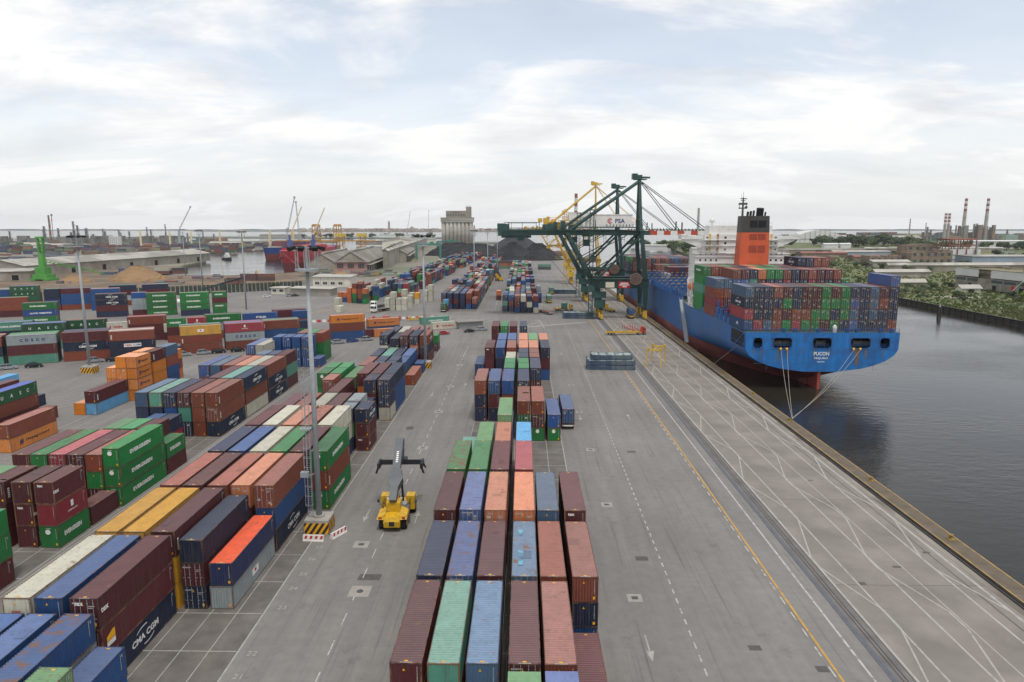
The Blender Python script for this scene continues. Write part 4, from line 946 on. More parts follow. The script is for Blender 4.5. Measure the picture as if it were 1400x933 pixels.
b = MB(); [b.box(x,x+.07,-.012,.0,2.6,8.3) for x in (-14.2,-6,-3.4,4.2,6.2,13.6)]; b.box(-17.5,17.5,-.012,0,4.3,4.37); b.box(-19.4,19.4,-.012,0,8.0,8.07); o_ = b.build('plate_seam', sm_, ship); o_['kind'] = 'stuff'
for x0, x1, z0, z1 in OPEN:
    f = MB(); r = .3
    f.box(x0-.16,x0+.02,-.12,.05,z0-.16,z1+.16); f.box(x1-.02,x1+.16,-.12,.05,z0-.16,z1+.16); f.box(x0+.02,x1-.02,-.12,.05,z1-.02,z1+.16); f.box(x0+.02,x1-.02,-.12,.05,z0-.16,z0+.02)
    for cx, cz, sx, sz in ((x0+.02,z0+.02,1,1),(x1-.02,z0+.02,-1,1),(x1-.02,z1-.02,-1,-1),(x0+.02,z1-.02,1,-1)): f.yprism([(cx,cz),(cx+sx*.55,cz),(cx,cz+sz*.55)][::(1 if sx*sz>0 else -1)], -.06, .04)
    fo_ = f.build('mooring_port', HULLB, ship)
    rr = MB(); rr.box(x0,x1,.7,.78,z0+.9,z0+.98); rr.box(x0,x1,.7,.78,z0+.45,z0+.52)
    for k in range(5): xx = x0+(x1-x0)*(k+.5)/5; rr.box(xx-.04,xx+.04,.7,.78,z0,z0+.98)
    rr.build('railing', SHIPBL, fo_)
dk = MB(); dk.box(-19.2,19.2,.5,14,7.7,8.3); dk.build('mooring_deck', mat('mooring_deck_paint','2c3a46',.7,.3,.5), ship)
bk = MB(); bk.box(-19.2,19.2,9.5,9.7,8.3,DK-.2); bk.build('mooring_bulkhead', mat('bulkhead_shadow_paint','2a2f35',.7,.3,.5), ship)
for x in (-10.5,-8.2,10.6,12.9,.8):
    wn = MB(); wn.tube((x-1,3.4,9.3),(x+1,3.4,9.3),.75,n=12); wn.box(x-1.3,x-1.05,2.7,4.1,8.3,10.1); wn.box(x+1.05,x+1.3,2.7,4.1,8.3,10.1); wn.build('mooring_winch', mat('winch_grey','6a6f72',.5,.2,1) , ship)
ty = MB(); ty.box(15.2,16.9,4.2,4.4,8.3,11.8); ty.build('bulkhead_panel', WHITE, ship)
d = MB()
for k in range(len(ys)-1):
    a, c = sect(ys[k])[9], sect(ys[k+1])[9]; d.add([(a[0],a[1],DK-.04),(-a[0],a[1],DK-.04),(-c[0],c[1],DK-.04),(c[0],c[1],DK-.04)],[(0,1,2,3)])
d.build('deck', mat('green_grey_deck','4c5d5c',.7,.25,.3), ship)
ru = MB(); ru.yprism([(-.4,-7),(.4,-7),(.4,2.0),(-.4,2.0)], .4, 7.4); ru.build('rudder', mat('red_rudder_paint','8f3f33',.6,.3,.5), ship)
ru = MB(); ru.xprism([(6.5,-9),(20,-9),(24,-2.2),(14,-.2),(6.5,.3)], -1.1, 1.1); ru.build('skeg', HULLR, ship)
letters('PUCON', .98, (0,-.04,7.0), FRONT, MW, ship, 'ship_name', 4.0, .025); letters('MAJURO', .68, (0,-.04,5.75), FRONT, MW, ship, 'home_port', 3.6, .02)
p = MB(); p.box(-1.0,1.0,-.04,-.02,4.75,4.9); p.build('number_line', MW, ship)
for x in (-10.8,-9.2,8.2,9.9):
    t = MB(); t.tube((x-.25,-.1,8.25),(x+.25,-.1,8.25),.36,n=10); t.build('fairlead', MYL, ship)
rs = mat('rust_streak','5b6a72',.7,.4,.5, second='6d5646', sscale=.5, sthr=.5)
for x, wd, ln in ((-11.3,.7,3.6),(-8.8,.5,3.0),(9.3,1.4,4.6),(11.6,.6,3.0),(-1.6,.5,2.2),(1.9,.4,2.4),(-15.9,.3,2.6),(16,.4,2.4),(-17.6,.3,2.0),(-4.9,.25,1.5)):
    p = MB(); p.add([(x-wd/2,-.015,8.3),(x+wd/2,-.015,8.3),(x+wd*.2,-.015,8.3-ln),(x-wd*.3,-.015,8.3-ln*.9)],[(3,2,1,0)]); p.build('rust_streak', rs, ship)
# side recess at the stern quarter (open mooring station on the port side)
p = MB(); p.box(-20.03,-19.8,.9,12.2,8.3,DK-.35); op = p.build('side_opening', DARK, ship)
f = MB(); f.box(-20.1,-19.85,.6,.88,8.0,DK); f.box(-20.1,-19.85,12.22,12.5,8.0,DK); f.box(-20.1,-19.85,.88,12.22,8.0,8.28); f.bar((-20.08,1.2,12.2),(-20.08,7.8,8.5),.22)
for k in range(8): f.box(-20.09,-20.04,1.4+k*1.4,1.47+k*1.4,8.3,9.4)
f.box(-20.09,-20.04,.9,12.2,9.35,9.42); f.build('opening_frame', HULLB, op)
# deck edge: stanchions, lashing bridges, hatch coamings
rl = MB()
for k in range(33):
    x = -19.8+k*1.2375; rl.box(x-.04,x+.04,.12,.2,DK,DK+1.05)
for z in (.4,.72,1.05): rl.box(-19.8,19.8,.12,.18,DK+z-.03,DK+z+.03)
for x in (-10,-7,6.5,9,-1,15,18): rl.box(x-.4,x+.4,.3,.7,DK,DK+1.0)
rl.build('stern_railing', SHIPBL, ship)
p = MB(); p.cbox(3.2,.6,DK,.9,.6,1.6); p.dome((3.2,.6,DK+1.6),.4,8,3); p.build('stern_light_box', WHITE, ship)
for k in range(27):
    y = 15.2+k*4.55
    if 58 < y < 74: continue
    s = MB(); s.box(-19.95,-19.2,y-.35,y+.35,DK,DK+3.2); s.box(-19.95,-19.5,y+.35,y+2.2,DK,DK+1.5); s.build('lashing_stanchion', SHIPBL, ship)
bz = MB(); bz.box(-19.98,-19.85,78,210,DK-.02,DK+1.2); bz.box(19.85,19.98,14,210,DK-.02,DK+1.2); bz.build('bulwark', SHIPBL, ship)
YD_ = mat('twist_lock_yellow','c9a23a',.6,.2,1)
for k, y in enumerate((15.6,29.2,43.8,60.5)):
    s = MB()
    for i in range(9): x = -19.2+i*4.8; s.box(x-.25,x+.25,y-.2,y+.2,DK,DK+(5.2 if k else 4.2))
    s.box(-19.2,19.2,y-.3,y+.3,DK+2.6,DK+2.8); s.bar((-19.4,y,DK+.2),(-16.8,y,DK+4.4),.2); s.bar((-19.4,y,DK+4.4),(-17.2,y,DK+.2),.2); s.build('lashing_bridge', SHIPBL, ship)
for k in range(11):            # empty holds amidships: frames with lashing posts, walkways and yellow locks
    y = 84+k*8.1 if k < 11 else 0; s = MB(); yl = MB(); top = DK+4.4+.5*(k % 2)+(1.2 if k > 7 else 0)
    for i in range(17):
        x = -19.8+i*2.47; s.box(x-.13,x+.13,y-.15,y+.15,DK,top)
        if i < 16: s.bar((x,y,DK+.3),(x+2.47,y,top-.2),.14); s.bar((x,y,top-.2),(x+2.47,y,DK+.3),.14)
        yl.box(x-.22,x+.22,y-.24,y+.24,top,top+.28)
        yl.box(x+.9,x+1.2,y-.5,y-.2,DK+1.0,DK+1.25)
    s.box(-19.8,19.8,y-.5,y+.5,DK+1.15,DK+1.25); s.box(-19.8,19.8,y-.2,y+.2,top-.1,top)
    for i in range(5): s.box(-19+i*9.2,-19+i*9.2+.35,y-.2,y+7.9,DK,DK+1.3)
    lb = s.build('lashing_bridge', SHIPBL, ship); yl.build('lock_set', YD_, lb)
    h = MB(); h.box(-18.4,18.4,y+.8,y+7.3,DK,DK+.9); h.build('hatch_cover', mat('hatch_grey_blue','5d6f86',.7,.35,.3) if k == 0 else bpy.data.materials['hatch_grey_blue'], ship)
# accommodation block
def rail_on(mb, x0, x1, y0, y1, z, h=1.0):
    for zz in (.5, h): mb.box(x0,x1,y0,y0+.05,z+zz-.025,z+zz+.025); mb.box(x0,x1,y1-.05,y1,z+zz-.025,z+zz+.025); mb.box(x0,x0+.05,y0,y1,z+zz-.025,z+zz+.025); mb.box(x1-.05,x1,y0,y1,z+zz-.025,z+zz+.025)
    n = max(2, int((x1-x0)/1.6))
    for k in range(n+1): x = x0+(x1-x0)*k/n; mb.box(x-.03,x+.03,y0,y0+.05,z,z+h)
ac = MB(); ac.box(-16.4,17.0,62,71,DK,30.4); ac.build('deckhouse', WHITE, ship)
ac = MB(); ac.box(-12.8,13.4,63.5,73.6,30.42,37.0); ho = ac.build('bridge_tower', WHITE, ship)
wb = MB(); wb.box(-20.8,-12.82,65.5,70.5,35.3,36.5); wb.box(13.42,22.2,65.5,70.5,35.3,36.5); wb.box(-20.9,-18.4,65.4,70.6,36.5,37.1); wb.box(19.8,22.3,65.4,70.6,36.5,37.1); wb.box(-11,11.6,64.6,71,37.02,40.2)
wb.build('bridge_wing', WHITE, ship)
for s in (-1,1):
    br_ = MB(); br_.yprism([(s*(12.82 if s<0 else 13.42),31.9),(s*(12.82 if s<0 else 13.42),35.28),(s*20.4,35.28),(s*20.4,34.8)][::(1 if s<0 else -1)],66,67); br_.build('wing_bracket', WHITE, ship)
    for z in (33.0,35.0): 
        pl = MB(); pl.box(*sorted((s*7.2,s*14.8)),61.6,63.45,z,z+.18); rail_on(pl, min(s*7.2,s*14.8), max(s*7.2,s*14.8),61.6,63.45,z+.18); pl.build('balcony', WHITE, ship)
    pl = MB(); pl.box(*sorted((s*5.6,s*12.7)),61.4,63.45,30.42,30.55); rail_on(pl, min(s*5.6,s*12.7), max(s*5.6,s*12.7),61.4,63.45,30.55); pl.build('balcony', WHITE, ship)
    for z in (30.7,33.4,35.4):
        for x in (8.2, 11.0):
            dd = MB(); dd.box(s*x-.4,s*x+.4,63.42,63.49,z,z+1.8); dd.build('door', mat('ship_door_red','9a6a58',.5,.2,1) if x < 9 else YD_, ship)
wi = MB(); wi.box(-10.8,11.4,71.02,71.08,38.7,39.7); wi.build('window_band', GLASS, ship)
rr = MB(); rail_on(rr,-16.3,16.9,62.05,70.9,30.42); rail_on(rr,13.6,22.1,65.6,70.4,36.5,.8); rail_on(rr,-10.9,11.5,64.7,70.9,40.2); rr.build('railing', WHITE, ship)
for z in (32.9,34.95):
    b = MB(); b.box(-13.1,13.7,63.1,73.6,z,z+.2); b.build('deck_ledge', WHITE, ship, (0,9,0))
b = MB(); b.box(-16.7,17.3,61.6,71.1,30.2,30.42); b.build('deck_ledge', WHITE, ship, (0,9,0))
for z in (15.5,18.3,21.1,23.9,26.7,29.0):
    b = MB(); b.box(-16.6,17.2,61.7,71.1,z,z+.14); b.build('deck_ledge', WHITE, ship, (0,9,0))
    for x in (-14.5,-12.6,-10.7,-8.8,8.8,10.7,12.6,14.5): b = MB(); b.box(x-.3,x+.3,61.94,62.02,z+.9,z+1.6); b.build('window', GLASS, ship, (0,9,0))
for x in (-11.9,-5.4,5.8,12.6):
    for z in (31.3,33.6,35.6): b = MB(); b.box(x-.35,x+.35,63.42,63.52,z,z+.7); b.build('window', GLASS, ship, (0,9,0))
for x in (-9.6,9.9):
    b = MB(); [b.bar((x-1.2,62.4,z),(x+1.2,62.4,z+2.1),.5,.1) for z in (30.6,33.1)]; [b.bar((x-1.2,62.1,z+1),(x+1.2,62.1,z+3.1),.06) for z in (30.6,33.1)]; b.build('outer_stair', WHITE, ship, (0,9,0))
fn = MB(); fn.loft([[(-5.3,56.5,DK),(5.3,56.5,DK),(5.3,63,DK),(-5.3,63,DK)],[(-4.7,57,37.9),(4.7,57,37.9),(4.5,62.8,37.9),(-4.5,62.8,37.9)]]); fn.build('funnel', FUN, ship)
fk = MB(); fk.loft([[(-4.72,56.98,37.92),(4.72,56.98,37.92),(4.52,62.8,37.92),(-4.52,62.8,37.92)],[(-4.55,57.2,43.4),(4.55,57.2,43.4),(4.4,62.6,43.4),(-4.4,62.6,43.4)]]); fko = fk.build('funnel_top', FUNK, ship)
for x in (-1.9,1.0):
    for z0, z1, m, nm in ((39.6,41.9,DARK,'vent_grille'),(35.6,37.4,mat('dark_orange_grille','9c4228',.6,.3,2),'vent_grille'),(31.3,33.6,bpy.data.materials['dark_orange_grille'],'vent_grille')):
        v = MB(); yy = 56.5+(z0-DK)*.5/25.3-.06; v.box(x,x+2.5,yy-.04,yy+.4,z0,z1)
        for q in range(4): v.box(x,x+2.5,yy-.08,yy-.04,z0+(q+.5)*(z1-z0)/4,z0+(q+.7)*(z1-z0)/4)
        v.build(nm, m, ship)
for x, r, h in ((1.9,1.2,46.0),(-1.2,.4,45.0),(-2.2,.4,44.8),(3.7,.3,44.7),(-.2,.35,45.2)):
    e = MB(); e.tube((x,59.5,43.3),(x,59.0,h),r,n=14); e.build('exhaust_pipe', FUNK if r < 1 else DARK, ship)
MX = 1.2; ms = MB(); ms.tube((-2.4,66,40.4),(-2.4,66,50.2),.5,.25); ms.box(-3.9,-.9,65.8,66.2,46.2,46.6); ms.box(-3.2,-1.6,65.9,66.1,49,49.2); ms.box(-3.8,-1.0,65.3,66.7,47.6,48.3); ms.dome((-1.2,66,46.6),.6,8,4)
for x in (-3.7,-1.1): ms.tube((x,66,46.6),(x,66,48.0),.1)
ms.tube((-2.4,66,50.2),(-2.4,66,52.2),.06); ms.tube((-3.1,66,49.2),(-3.1,66,51.4),.04); ms.box(-3.6,-1.2,65.4,65.5,49.6,49.9)
ms.v = [(x+3.4,y,z) for x,y,z in ms.v]
ms.build('radar_mast', mat('mast_dark_paint','4a4946',.5,.2,1), ship)
sd = MB(); sd.tube((-9.5,67,40.2),(-9.5,67,41.4),.3); sd.dome((-9.5,67,41.8),1.1,12,5); sd.dome((-9.5,67,41.8),1.1,12,3,-.5); sd.build('satellite_dome', WHITE, ship)
for c_ in ship.children:
    if c_.name.split('.')[0] in ('deckhouse','bridge_tower','bridge_wing','wing_bracket','balcony','door','window_band','railing','radar_mast','satellite_dome') and c_.location.y == 0 and min(v.co.y for v in c_.data.vertices) > 55: c_.location.y = 9
# lifeboat station on the port side
lb = MB(); rings = []
for k in range(9):
    a = -1+2*k/8; r_ = 1.55*math.sqrt(max(.04,1-a*a)); rings.append([(-19.4+r_*math.cos(q*math.pi/5),60.2+4.2*a,21.6-2.2+r_*math.sin(q*math.pi/5)*1.05) for q in range(10)])
lb.loft(rings); lbo = lb.build('lifeboat', mat('lifeboat_orange','cf6a3c',.45,.15,1), ship, smooth=True)
dv = MB()
for y in (57.5,62.8): dv.bar((-19.8,y,DK),(-20.6,y,21.8),.5); dv.bar((-20.6,y,21.8),(-18.8,y,22.6),.4)
dv.box(-20.3,-17.8,55.8,64.2,16.4,16.6); dv.box(-20.2,-18,56,64,DK,DK+.3); dv.box(-20.5,-19.6,58.4,61.8,13.2,15.8); dv.bar((-20.3,56,13),(-20.3,64,16.4),.25); dv.bar((-20.3,64,13),(-20.3,56,16.4),.25); dv.build('davit', WHITE, ship)
gw = MB()                     # gangway resting on the coping
p0, p1 = Vector((-20.35,73,DK+.8)), Vector((-21.6,56.5,.35))
for o_ in (-.55,.55):
    gw.bar(p0+Vector((o_,0,0)),p1+Vector((o_,0,0)),.12,.3); gw.bar(p0+Vector((o_,0,1.0)),p1+Vector((o_,0,1.0)),.07)
    for k in range(13): q = p0.lerp(p1,k/12)+Vector((o_,0,0)); gw.bar(q,q+Vector((0,0,1)),.06)
gw.bar(p0,p1,1.0,.06); gw.build('gangway', STEEL, ship)
# mooring lines from the stern to the quay
for i, (x, ox, oy) in enumerate(((-10.8,-22.55,-39.8),(-9.2,-22.5,-39.9),(8.2,-22.35,-39.6),(9.9,-22.4,-39.3))):
    r_ = MB(); a = Vector((x,-.5,8.2)); c = Vector((ox,oy,.7)); pts = [a.lerp(c,k/12)-Vector((0,0,1.4*math.sin(math.pi*k/12))) for k in range(13)]
    for p, q_ in zip(pts, pts[1:]): r_.tube(p,q_,.05,n=5,caps=False)
    r_.build('mooring_line', ROPE, ship)
r_ = MB(); r_.tube((-20.0,6,8.2),(-22.7,18,.7),.06,n=5); r_.build('mooring_line', ROPE, ship)
# bollards on the coping
BOLM = mat('yellow_bollard_paint','8f7636',.6,.3,2)
for k, y in enumerate((60.5,83.5,104,137.7,160,184,208,232,258,282,306,332,356,382)):
    b = MB(); b.tube((0,0,0),(0,0,.45),.26,.2,10); b.tube((0,0,.45),(0,0,.62),.3,.34,10); b.box(-.4,.4,-.4,.4,-.02,.05)
    if k == 0: bol0 = b.build('mooring_bollard', BOLM); o = bol0
    else: o = bol0.copy(); COL.objects.link(o)
    o.location = (55.25, y, .19); tag(o, ('small yellow bollard on the quay edge holding the stern ropes of the ship' if k == 3 else 'small yellow bollard on the quay edge, %s' % (['nearest to us','second from us','third from us','','just past the stern ropes'][k] if k < 5 else 'beside the long blue hull')), 'bollard', 'bollards along the quay edge' if k < 5 else 'bollards beside the blue hull')
# ---------------------------------------------------------------- quay cranes
STRIPE_R = mat('boom_red_paint','b8482e',.5,.2,.5)
def sts(name, label, y, m, house, apex=59.8, boomz=37.6, xb0=-8.4, xb1=81.5, logo=True, group='ship to shore cranes', legw=15.0, th=1.0):
    t = thing(name, label, 'crane', (0, y, 0), 0, group); hl = legw/2; xl, xw = 34.25, 53.3
    for s in (-1,1):
        yy = s*hl
        for x, top in ((xl,(31.6,17.2)),(xw,(53.0,17.2))):
            b = MB()
            for q in (-1.6,1.6): b.box(x-.55,x+.55,yy+q-1.2,yy+q+1.2,.35,1.3); [b.wheel(x,yy+q+w_,.36,.34,.3,10) for w_ in (-.8,.8)]
            b.box(x-.6,x+.6,yy-2.0,yy+2.0,1.3,2.3); b.box(x-.75,x+.75,yy-.8,yy+.8,2.3,4.0); b.box(x-1.2,x-.7,yy-2.4,yy-.6,.9,3.2); b.build('bogie', CRY, t)
            b = MB(); b.bar((x,yy,3.9),(top[0],yy,top[1]),1.6*th,1.9*th,(0,1,0),2.6*th,2.0*th); b.build('leg', m, t)
        b = MB(); b.bar((31.4,yy,15.0),(19.4,yy,boomz-.9),1.9*th,2.0*th,(0,1,0),1.4*th,1.6*th); b.bar((24.9,yy,27.0),(24.9,yy,27.01),.2); b.build('leg', m, t)
        b = MB(); b.bar((53.0,yy,17.0),(50.9,yy,boomz-.9),1.9*th,1.8*th,(0,1,0),1.5*th,1.5*th); b.build('leg', m, t)
        b = MB(); b.bar((32.6,yy,17.8),(50.6,yy,boomz-1.6),.95*th,.95*th,(0,1,0)); b.build('brace', m, t)
        b = MB(); b.box(30.2,54.4,yy-.9*th,yy+.9*th,17.4-4.2*th,17.4); b.box(29.4,54.6,yy-1.5,yy+1.5,17.42,17.55)
        for k in range(18): b.box(30+k*1.4,30.06+k*1.4,yy-1.5,yy-1.44,17.55,18.6)
        b.box(29.4,54.6,yy-1.5,yy-1.45,18.55,18.62); b.build('portal_beam', m, t)
        b = MB(); b.box(xb0+1.5,52.6,s*3.4-.55,s*3.4+.55,boomz-1.5,boomz+.5); b.box(xb0-.5,52.6,s*4.6-.5,s*4.6+.5,boomz+.52,boomz+.62)
        for k in range(40): x = xb0+k*1.55; b.box(x,x+.06,s*5.0,s*5.05,boomz+.6,boomz+1.7)
        b.box(xb0,52.6,s*5.0,s*5.05,boomz+1.65,boomz+1.72); b.box(xb0,52.6,s*5.0,s*5.05,boomz+1.15,boomz+1.2)
        gd = b.build('girder', m, t)
        # boom reaching over the ship, painted in bands
        n = 9; x0 = 55.2; dx = (xb1-x0)/n
        b = MB(); b.box(52.62,x0-.003,s*3.4-.5,s*3.4+.5,boomz-1.4,boomz+.45); b.build('boom_root', m, t)
        for k in range(n):
            b = MB(); b.box(x0+k*dx+.003,x0+(k+1)*dx,s*3.4-.5,s*3.4+.5,boomz-1.4,boomz+.45); b.build('boom_band', STRIPE_R if k % 2 == 0 else MW, t)
        b = MB(); b.bar((50.9,s*5.2,boomz),(50.4,s*1.6,apex),1.3*th,1.3*th,(0,1,0),.9*th,.9*th)
        b.build('mast', m, t)
        b = MB(); b.tube((50.4,s*1.8,apex-.6),(20.5,s*4.6,boomz+.8),.62,.62,8); b.build('back_stay', m, t)
        for xx in (68.0,xb1-1.2):
            b = MB(); b.tube((51.0,s*1.7,apex-.8),(xx,s*3.4,boomz+.6),.17,n=6); b.build('fore_stay', m, t)
    b = MB()
    for z in (43,48,53): w_ = 5.2-3.6*(z-boomz)/(apex-boomz); b.bar((50.7,-w_,z),(50.7,w_,z),.5); b.bar((50.7,-w_,z-5),(50.7,w_,z),.3)
    b.bar((50.8,0,boomz),(50.4,0,apex+.1),.45); b.box(48.2,53.4,-2.6,2.6,apex,apex+.25); b.box(49.4,51.4,-1.6,1.6,apex+.25,apex+2.0); b.box(47.2,49.4,-1.6,1.6,apex+.2,apex+2.6); b.box(51.3,55.0,-.5,.5,apex+.6,apex+1.3)
    for k in range(7): b.box(48.2+k*.85,48.26+k*.85,-2.6,-2.55,apex+.25,apex+1.3)
    b.box(48.2,53.4,-2.6,-2.55,apex+1.25,apex+1.32); b.build('mast_head', m, t)
    for x, z in ((19.4,boomz-1.2),(51.0,boomz-1.2),(24.8,27),(31.2,16.6),(53.0,16.6)):
        b = MB(); b.box(x-.7,x+.7,-hl+.9,hl-.9,z-.8,z+.8); b.build('cross_beam', m, t)
    b = MB(); b.box(52.2,53.8,-hl+.85,hl-.85,4.3,5.3); b.box(33.4,35.0,-hl+.85,hl-.85,4.3,5.3); b.build('sill_beam', m, t)
    b = MB()                                  # ties, ladders and handrails that make the frame read as built-up steel
    for s in (-1,1):
        yy = s*hl
        b.bar((25.6,yy,26.2),(44.5,yy,boomz-1.5),.35,.35,(0,1,0)); b.bar((29.5,yy,19),(38.5,yy,24.5),.4,.4,(0,1,0))
        for k in range(15): z0 = 18+k*1.25; x0 = 53-(2.1*(z0-17)/(boomz-18)); b.box(x0+.9,x0+1.5,yy-.3,yy+.3,z0,z0+.07)
        for k in range(14): z0 = 16+k*1.5; x0 = 31.0-(11.6*(z0-15)/(boomz-16)); b.box(x0-1.6,x0-.9,yy-.5,yy+.5,z0,z0+.09)
        for k in range(9): b.bar((xb0+2+k*4.2,s*3.0,boomz-1.4),(xb0+4.1+k*4.2,-s*3.0,boomz-1.4),.22)
        for k in range(7): x0 = 24+k*4; b.box(x0,x0+.12,s*3.9,s*4.05,boomz-5.2+.9*((k*5)%3),boomz-1.5)
    for z in (20.5,27,33): b.box(52.2,54.2,-hl,hl,z,z+.12); b.box(54.15,54.2,-hl,hl,z+1.0,z+1.08)
    b.box(22,34,-hl-1.6,-hl-1.5,18.9,19.0); b.box(22,34,-hl-1.5,-hl-.6,17.8,17.9)
    bo2 = b.build('bracing', m, t); bo2['kind'] = 'stuff'
    if house:
        b = MB(); b.box(31.6,47.2,-4.4,4.4,boomz+2.2,boomz+7.2); b.box(31.4,47.4,-4.6,4.6,boomz+7.22,boomz+7.45); h = b.build('machinery_house', house, t)
        b = MB(); b.box(26,48.5,-5.4,5.4,boomz+1.75,boomz+2.15); b.build('house_deck', m, t)
        b = MB(); b.box(27.5,31.3,-3.4,3.4,boomz+2.2,boomz+5.0); b.build('electrical_room', house, t)
        if logo:
            letters('PSA', 1.9, (41.9,-4.43,boomz+4.6), FRONT, MNV, h, 'lettering', 4.2, .03)
            lg = MB()
            for r0, r1, a0, a1 in ((1.15,.8,40,330),(.62,.3,0,300)):
                n = 14; pts = [(37.6+r0*math.cos(R(a0+(a1-a0)*k/n)),-4.43,boomz+4.6+r0*math.sin(R(a0+(a1-a0)*k/n))) for k in range(n+1)]; pin = [(37.6+r1*math.cos(R(a0+(a1-a0)*k/n)),-4.43,boomz+4.6+r1*math.sin(R(a0+(a1-a0)*k/n))) for k in range(n+1)]
                lg.add(pts+pin, [(k,n+1+k,n+2+k,k+1) for k in range(n)])
            lg.build('emblem', MRD, h)
    b = MB()                                  # lift shaft and stairs by the landside legs
    for dx, dy in ((-.8,-.8),(.8,-.8),(.8,.8),(-.8,.8)): b.bar((29.3+dx,-hl-1.6+dy,2.5),(29.3+dx,-hl-1.6+dy,boomz+9),.2)
    for k in range(24): z = 3+k*1.8; b.box(28.5,30.1,-hl-2.4,-hl-.8,z,z+.12); b.bar((28.5,-hl-2.4,z),(30.1,-hl-2.4,z+1.8),.1); b.bar((30.1,-hl-.8,z),(30.1,-hl-2.4,z+1.8),.1)
    b.box(28.2,30.4,-hl-2.8,-hl-.5,boomz+9,boomz+9.4); b.box(28.2,31,-hl-2.8,-hl,12,14.8); b.build('lift_tower', m, t)
    b = MB()
    for k in range(6):
        z0 = 3+k*2.5; s = 1 if k % 2 else -1; b.bar((32-s*2.2,-hl-1.6,z0),(32+s*2.2,-hl-1.6,z0+2.5),.8,.12); b.bar((32-s*2.2,-hl-2.0,z0+1),(32+s*2.2,-hl-2.0,z0+3.5),.07); b.box(32+s*2.2-.5,32+s*2.2+.5,-hl-2.2,-hl-1,z0+2.5,z0+2.6)
    b.box(30,36,-hl-2.2,-hl-1,9.4,12.2); b.box(31,35.6,-hl-3,-hl-1,5.2,8.6); b.build('stair_tower', m, t)
    b = MB(); b.tube((48.6,-hl-2.0,17.6),(48.6,-hl-1.0,17.6),2.5,n=28); b.tube((48.6,-hl-2.15,17.6),(48.6,-hl-.9,17.6),.8,n=12); rl_ = b.build('cable_reel', mat('rusty_reel','5b4a42',.7,.4,1.2) if 'rusty_reel' not in bpy.data.materials else bpy.data.materials['rusty_reel'], t)
    b = MB()
    for k in range(12): a = k*math.pi/6; b.bar((48.6+.8*math.cos(a),-hl-2.06,17.6+.8*math.sin(a)),(48.6+2.4*math.cos(a),-hl-2.06,17.6+2.4*math.sin(a)),.14)
    n = 28
    for r0, r1 in ((2.55,2.25),): b.add([(48.6+r_*math.cos(2*math.pi*k/n),-hl-2.08,17.6+r_*math.sin(2*math.pi*k/n)) for r_ in (r0,r1) for k in range(n)],[(k,(k+1)%n,n+(k+1)%n,n+k) for k in range(n)])
    b.build('reel_spokes', mat('reel_brown','83695c',.7,.3,2) if 'reel_brown' not in bpy.data.materials else bpy.data.materials['reel_brown'], rl_)
    b = MB(); b.box(41.4,46.4,-hl-1.0,-hl-.93,13.6,16.4); sg = b.build('sign_board', MRD, t)
    b = MB()
    for k, (a, c) in enumerate(((42.2,45.6),(41.8,46.0),(43,44.9))): b.box(a,c,-hl-1.02,-hl-1.0,15.5-k*.75,15.9-k*.75)
    b.build('sign_lettering', MW, sg)
    b = MB(); b.box(35.8,39.6,-hl-1.0,-hl-.93,13.8,16.2); b.build('sign_board', mat('cream_panel','cfc6b0',.6,.15,2) if 'cream_panel' not in bpy.data.materials else bpy.data.materials['cream_panel'], t)
    b = MB(); b.box(xb0-2.5,xb0+2,-3.8,3.8,boomz-1.8,boomz+.4); b.box(xb0-2.8,xb0+1,-3,3,boomz+.42,boomz+3.6); b.box(xb0+6,xb0+9,-2.6,2.6,boomz-3.8,boomz-1.55); b.box(xb0-1,xb0+12,-2.8,2.8,boomz-2.6,boomz-1.62)
    for x in (xb0+2,xb0+8,xb0+15.5): b.box(x,x+.15,-2.5,-2.3,boomz+.6,boomz+4.0); b.box(x,x+.15,2.3,2.5,boomz+.6,boomz+4.0)
    b.box(xb0,xb0+16,-2.5,-2.3,boomz+3.9,boomz+4.15); b.build('rear_platform', m, t)
    b = MB(); b.box(10.5,13.5,-3,3,boomz+.6,boomz+3.4); b.box(16.5,18.5,-2,2,boomz+.6,boomz+4.6); b.box(20,23,-4,4,boomz+.6,boomz+3.0); b.box(18,26,-5.6,5.6,boomz+.55,boomz+.8)
    for k in range(12): b.box(36+k*1.4,36.3+k*1.4,-5.5,-5.2,boomz+2.2,boomz+3.2)
    for k in range(16): x = 56+k*1.55; b.box(x,x+.1,-4.2,-4.1,boomz+.45,boomz+1.6); b.box(x+.3,x+.9,-3.2,-2.4,boomz+.45,boomz+1.1)
    b.box(66,66.5,-3.6,-3,boomz+.45,boomz+4.4); b.box(68.6,69.1,-3.6,-3,boomz+.45,boomz+4.0); b.build('machinery', m, t)
    b = MB(); b.box(26.5,29,-2.2,2.2,boomz-6.2,boomz-3.4); b.box(26,30.5,-2.8,2.8,boomz-2.0,boomz-1.55)
    for dx in (26.6,28.8): b.box(dx,dx+.15,-2,2,boomz-3.4,boomz-2.0)
    b.build('driver_cabin', m, t)
    b = MB(); b.box(20.6,23.2,-3,3,boomz-4.6,boomz-3.9)
    for dx in (20.9,22.9): b.tube((dx,-1,boomz-3.9),(dx,-1,boomz-1.6),.05,n=4); b.tube((dx,1,boomz-3.9),(dx,1,boomz-1.6),.05,n=4)
    b.build('hoist_block', m, t)
    return t
WHOUSE = mat('white_house_panel','dad6d0',.55,.1,.6)
sts('quay_crane','nearest dark green quay crane with white lettered machine house and striped boom', 304.2, CRG, WHOUSE, th=.95)
sts('quay_crane','second dark green quay crane standing behind the nearest lettered one', 374, CRG, WHOUSE, logo=False, th=.95)
sts('quay_crane','tall yellow quay crane behind the two dark green cranes', 486, CRY, WHOUSE, apex=68, boomz=42, xb0=17, th=.55, logo=False)
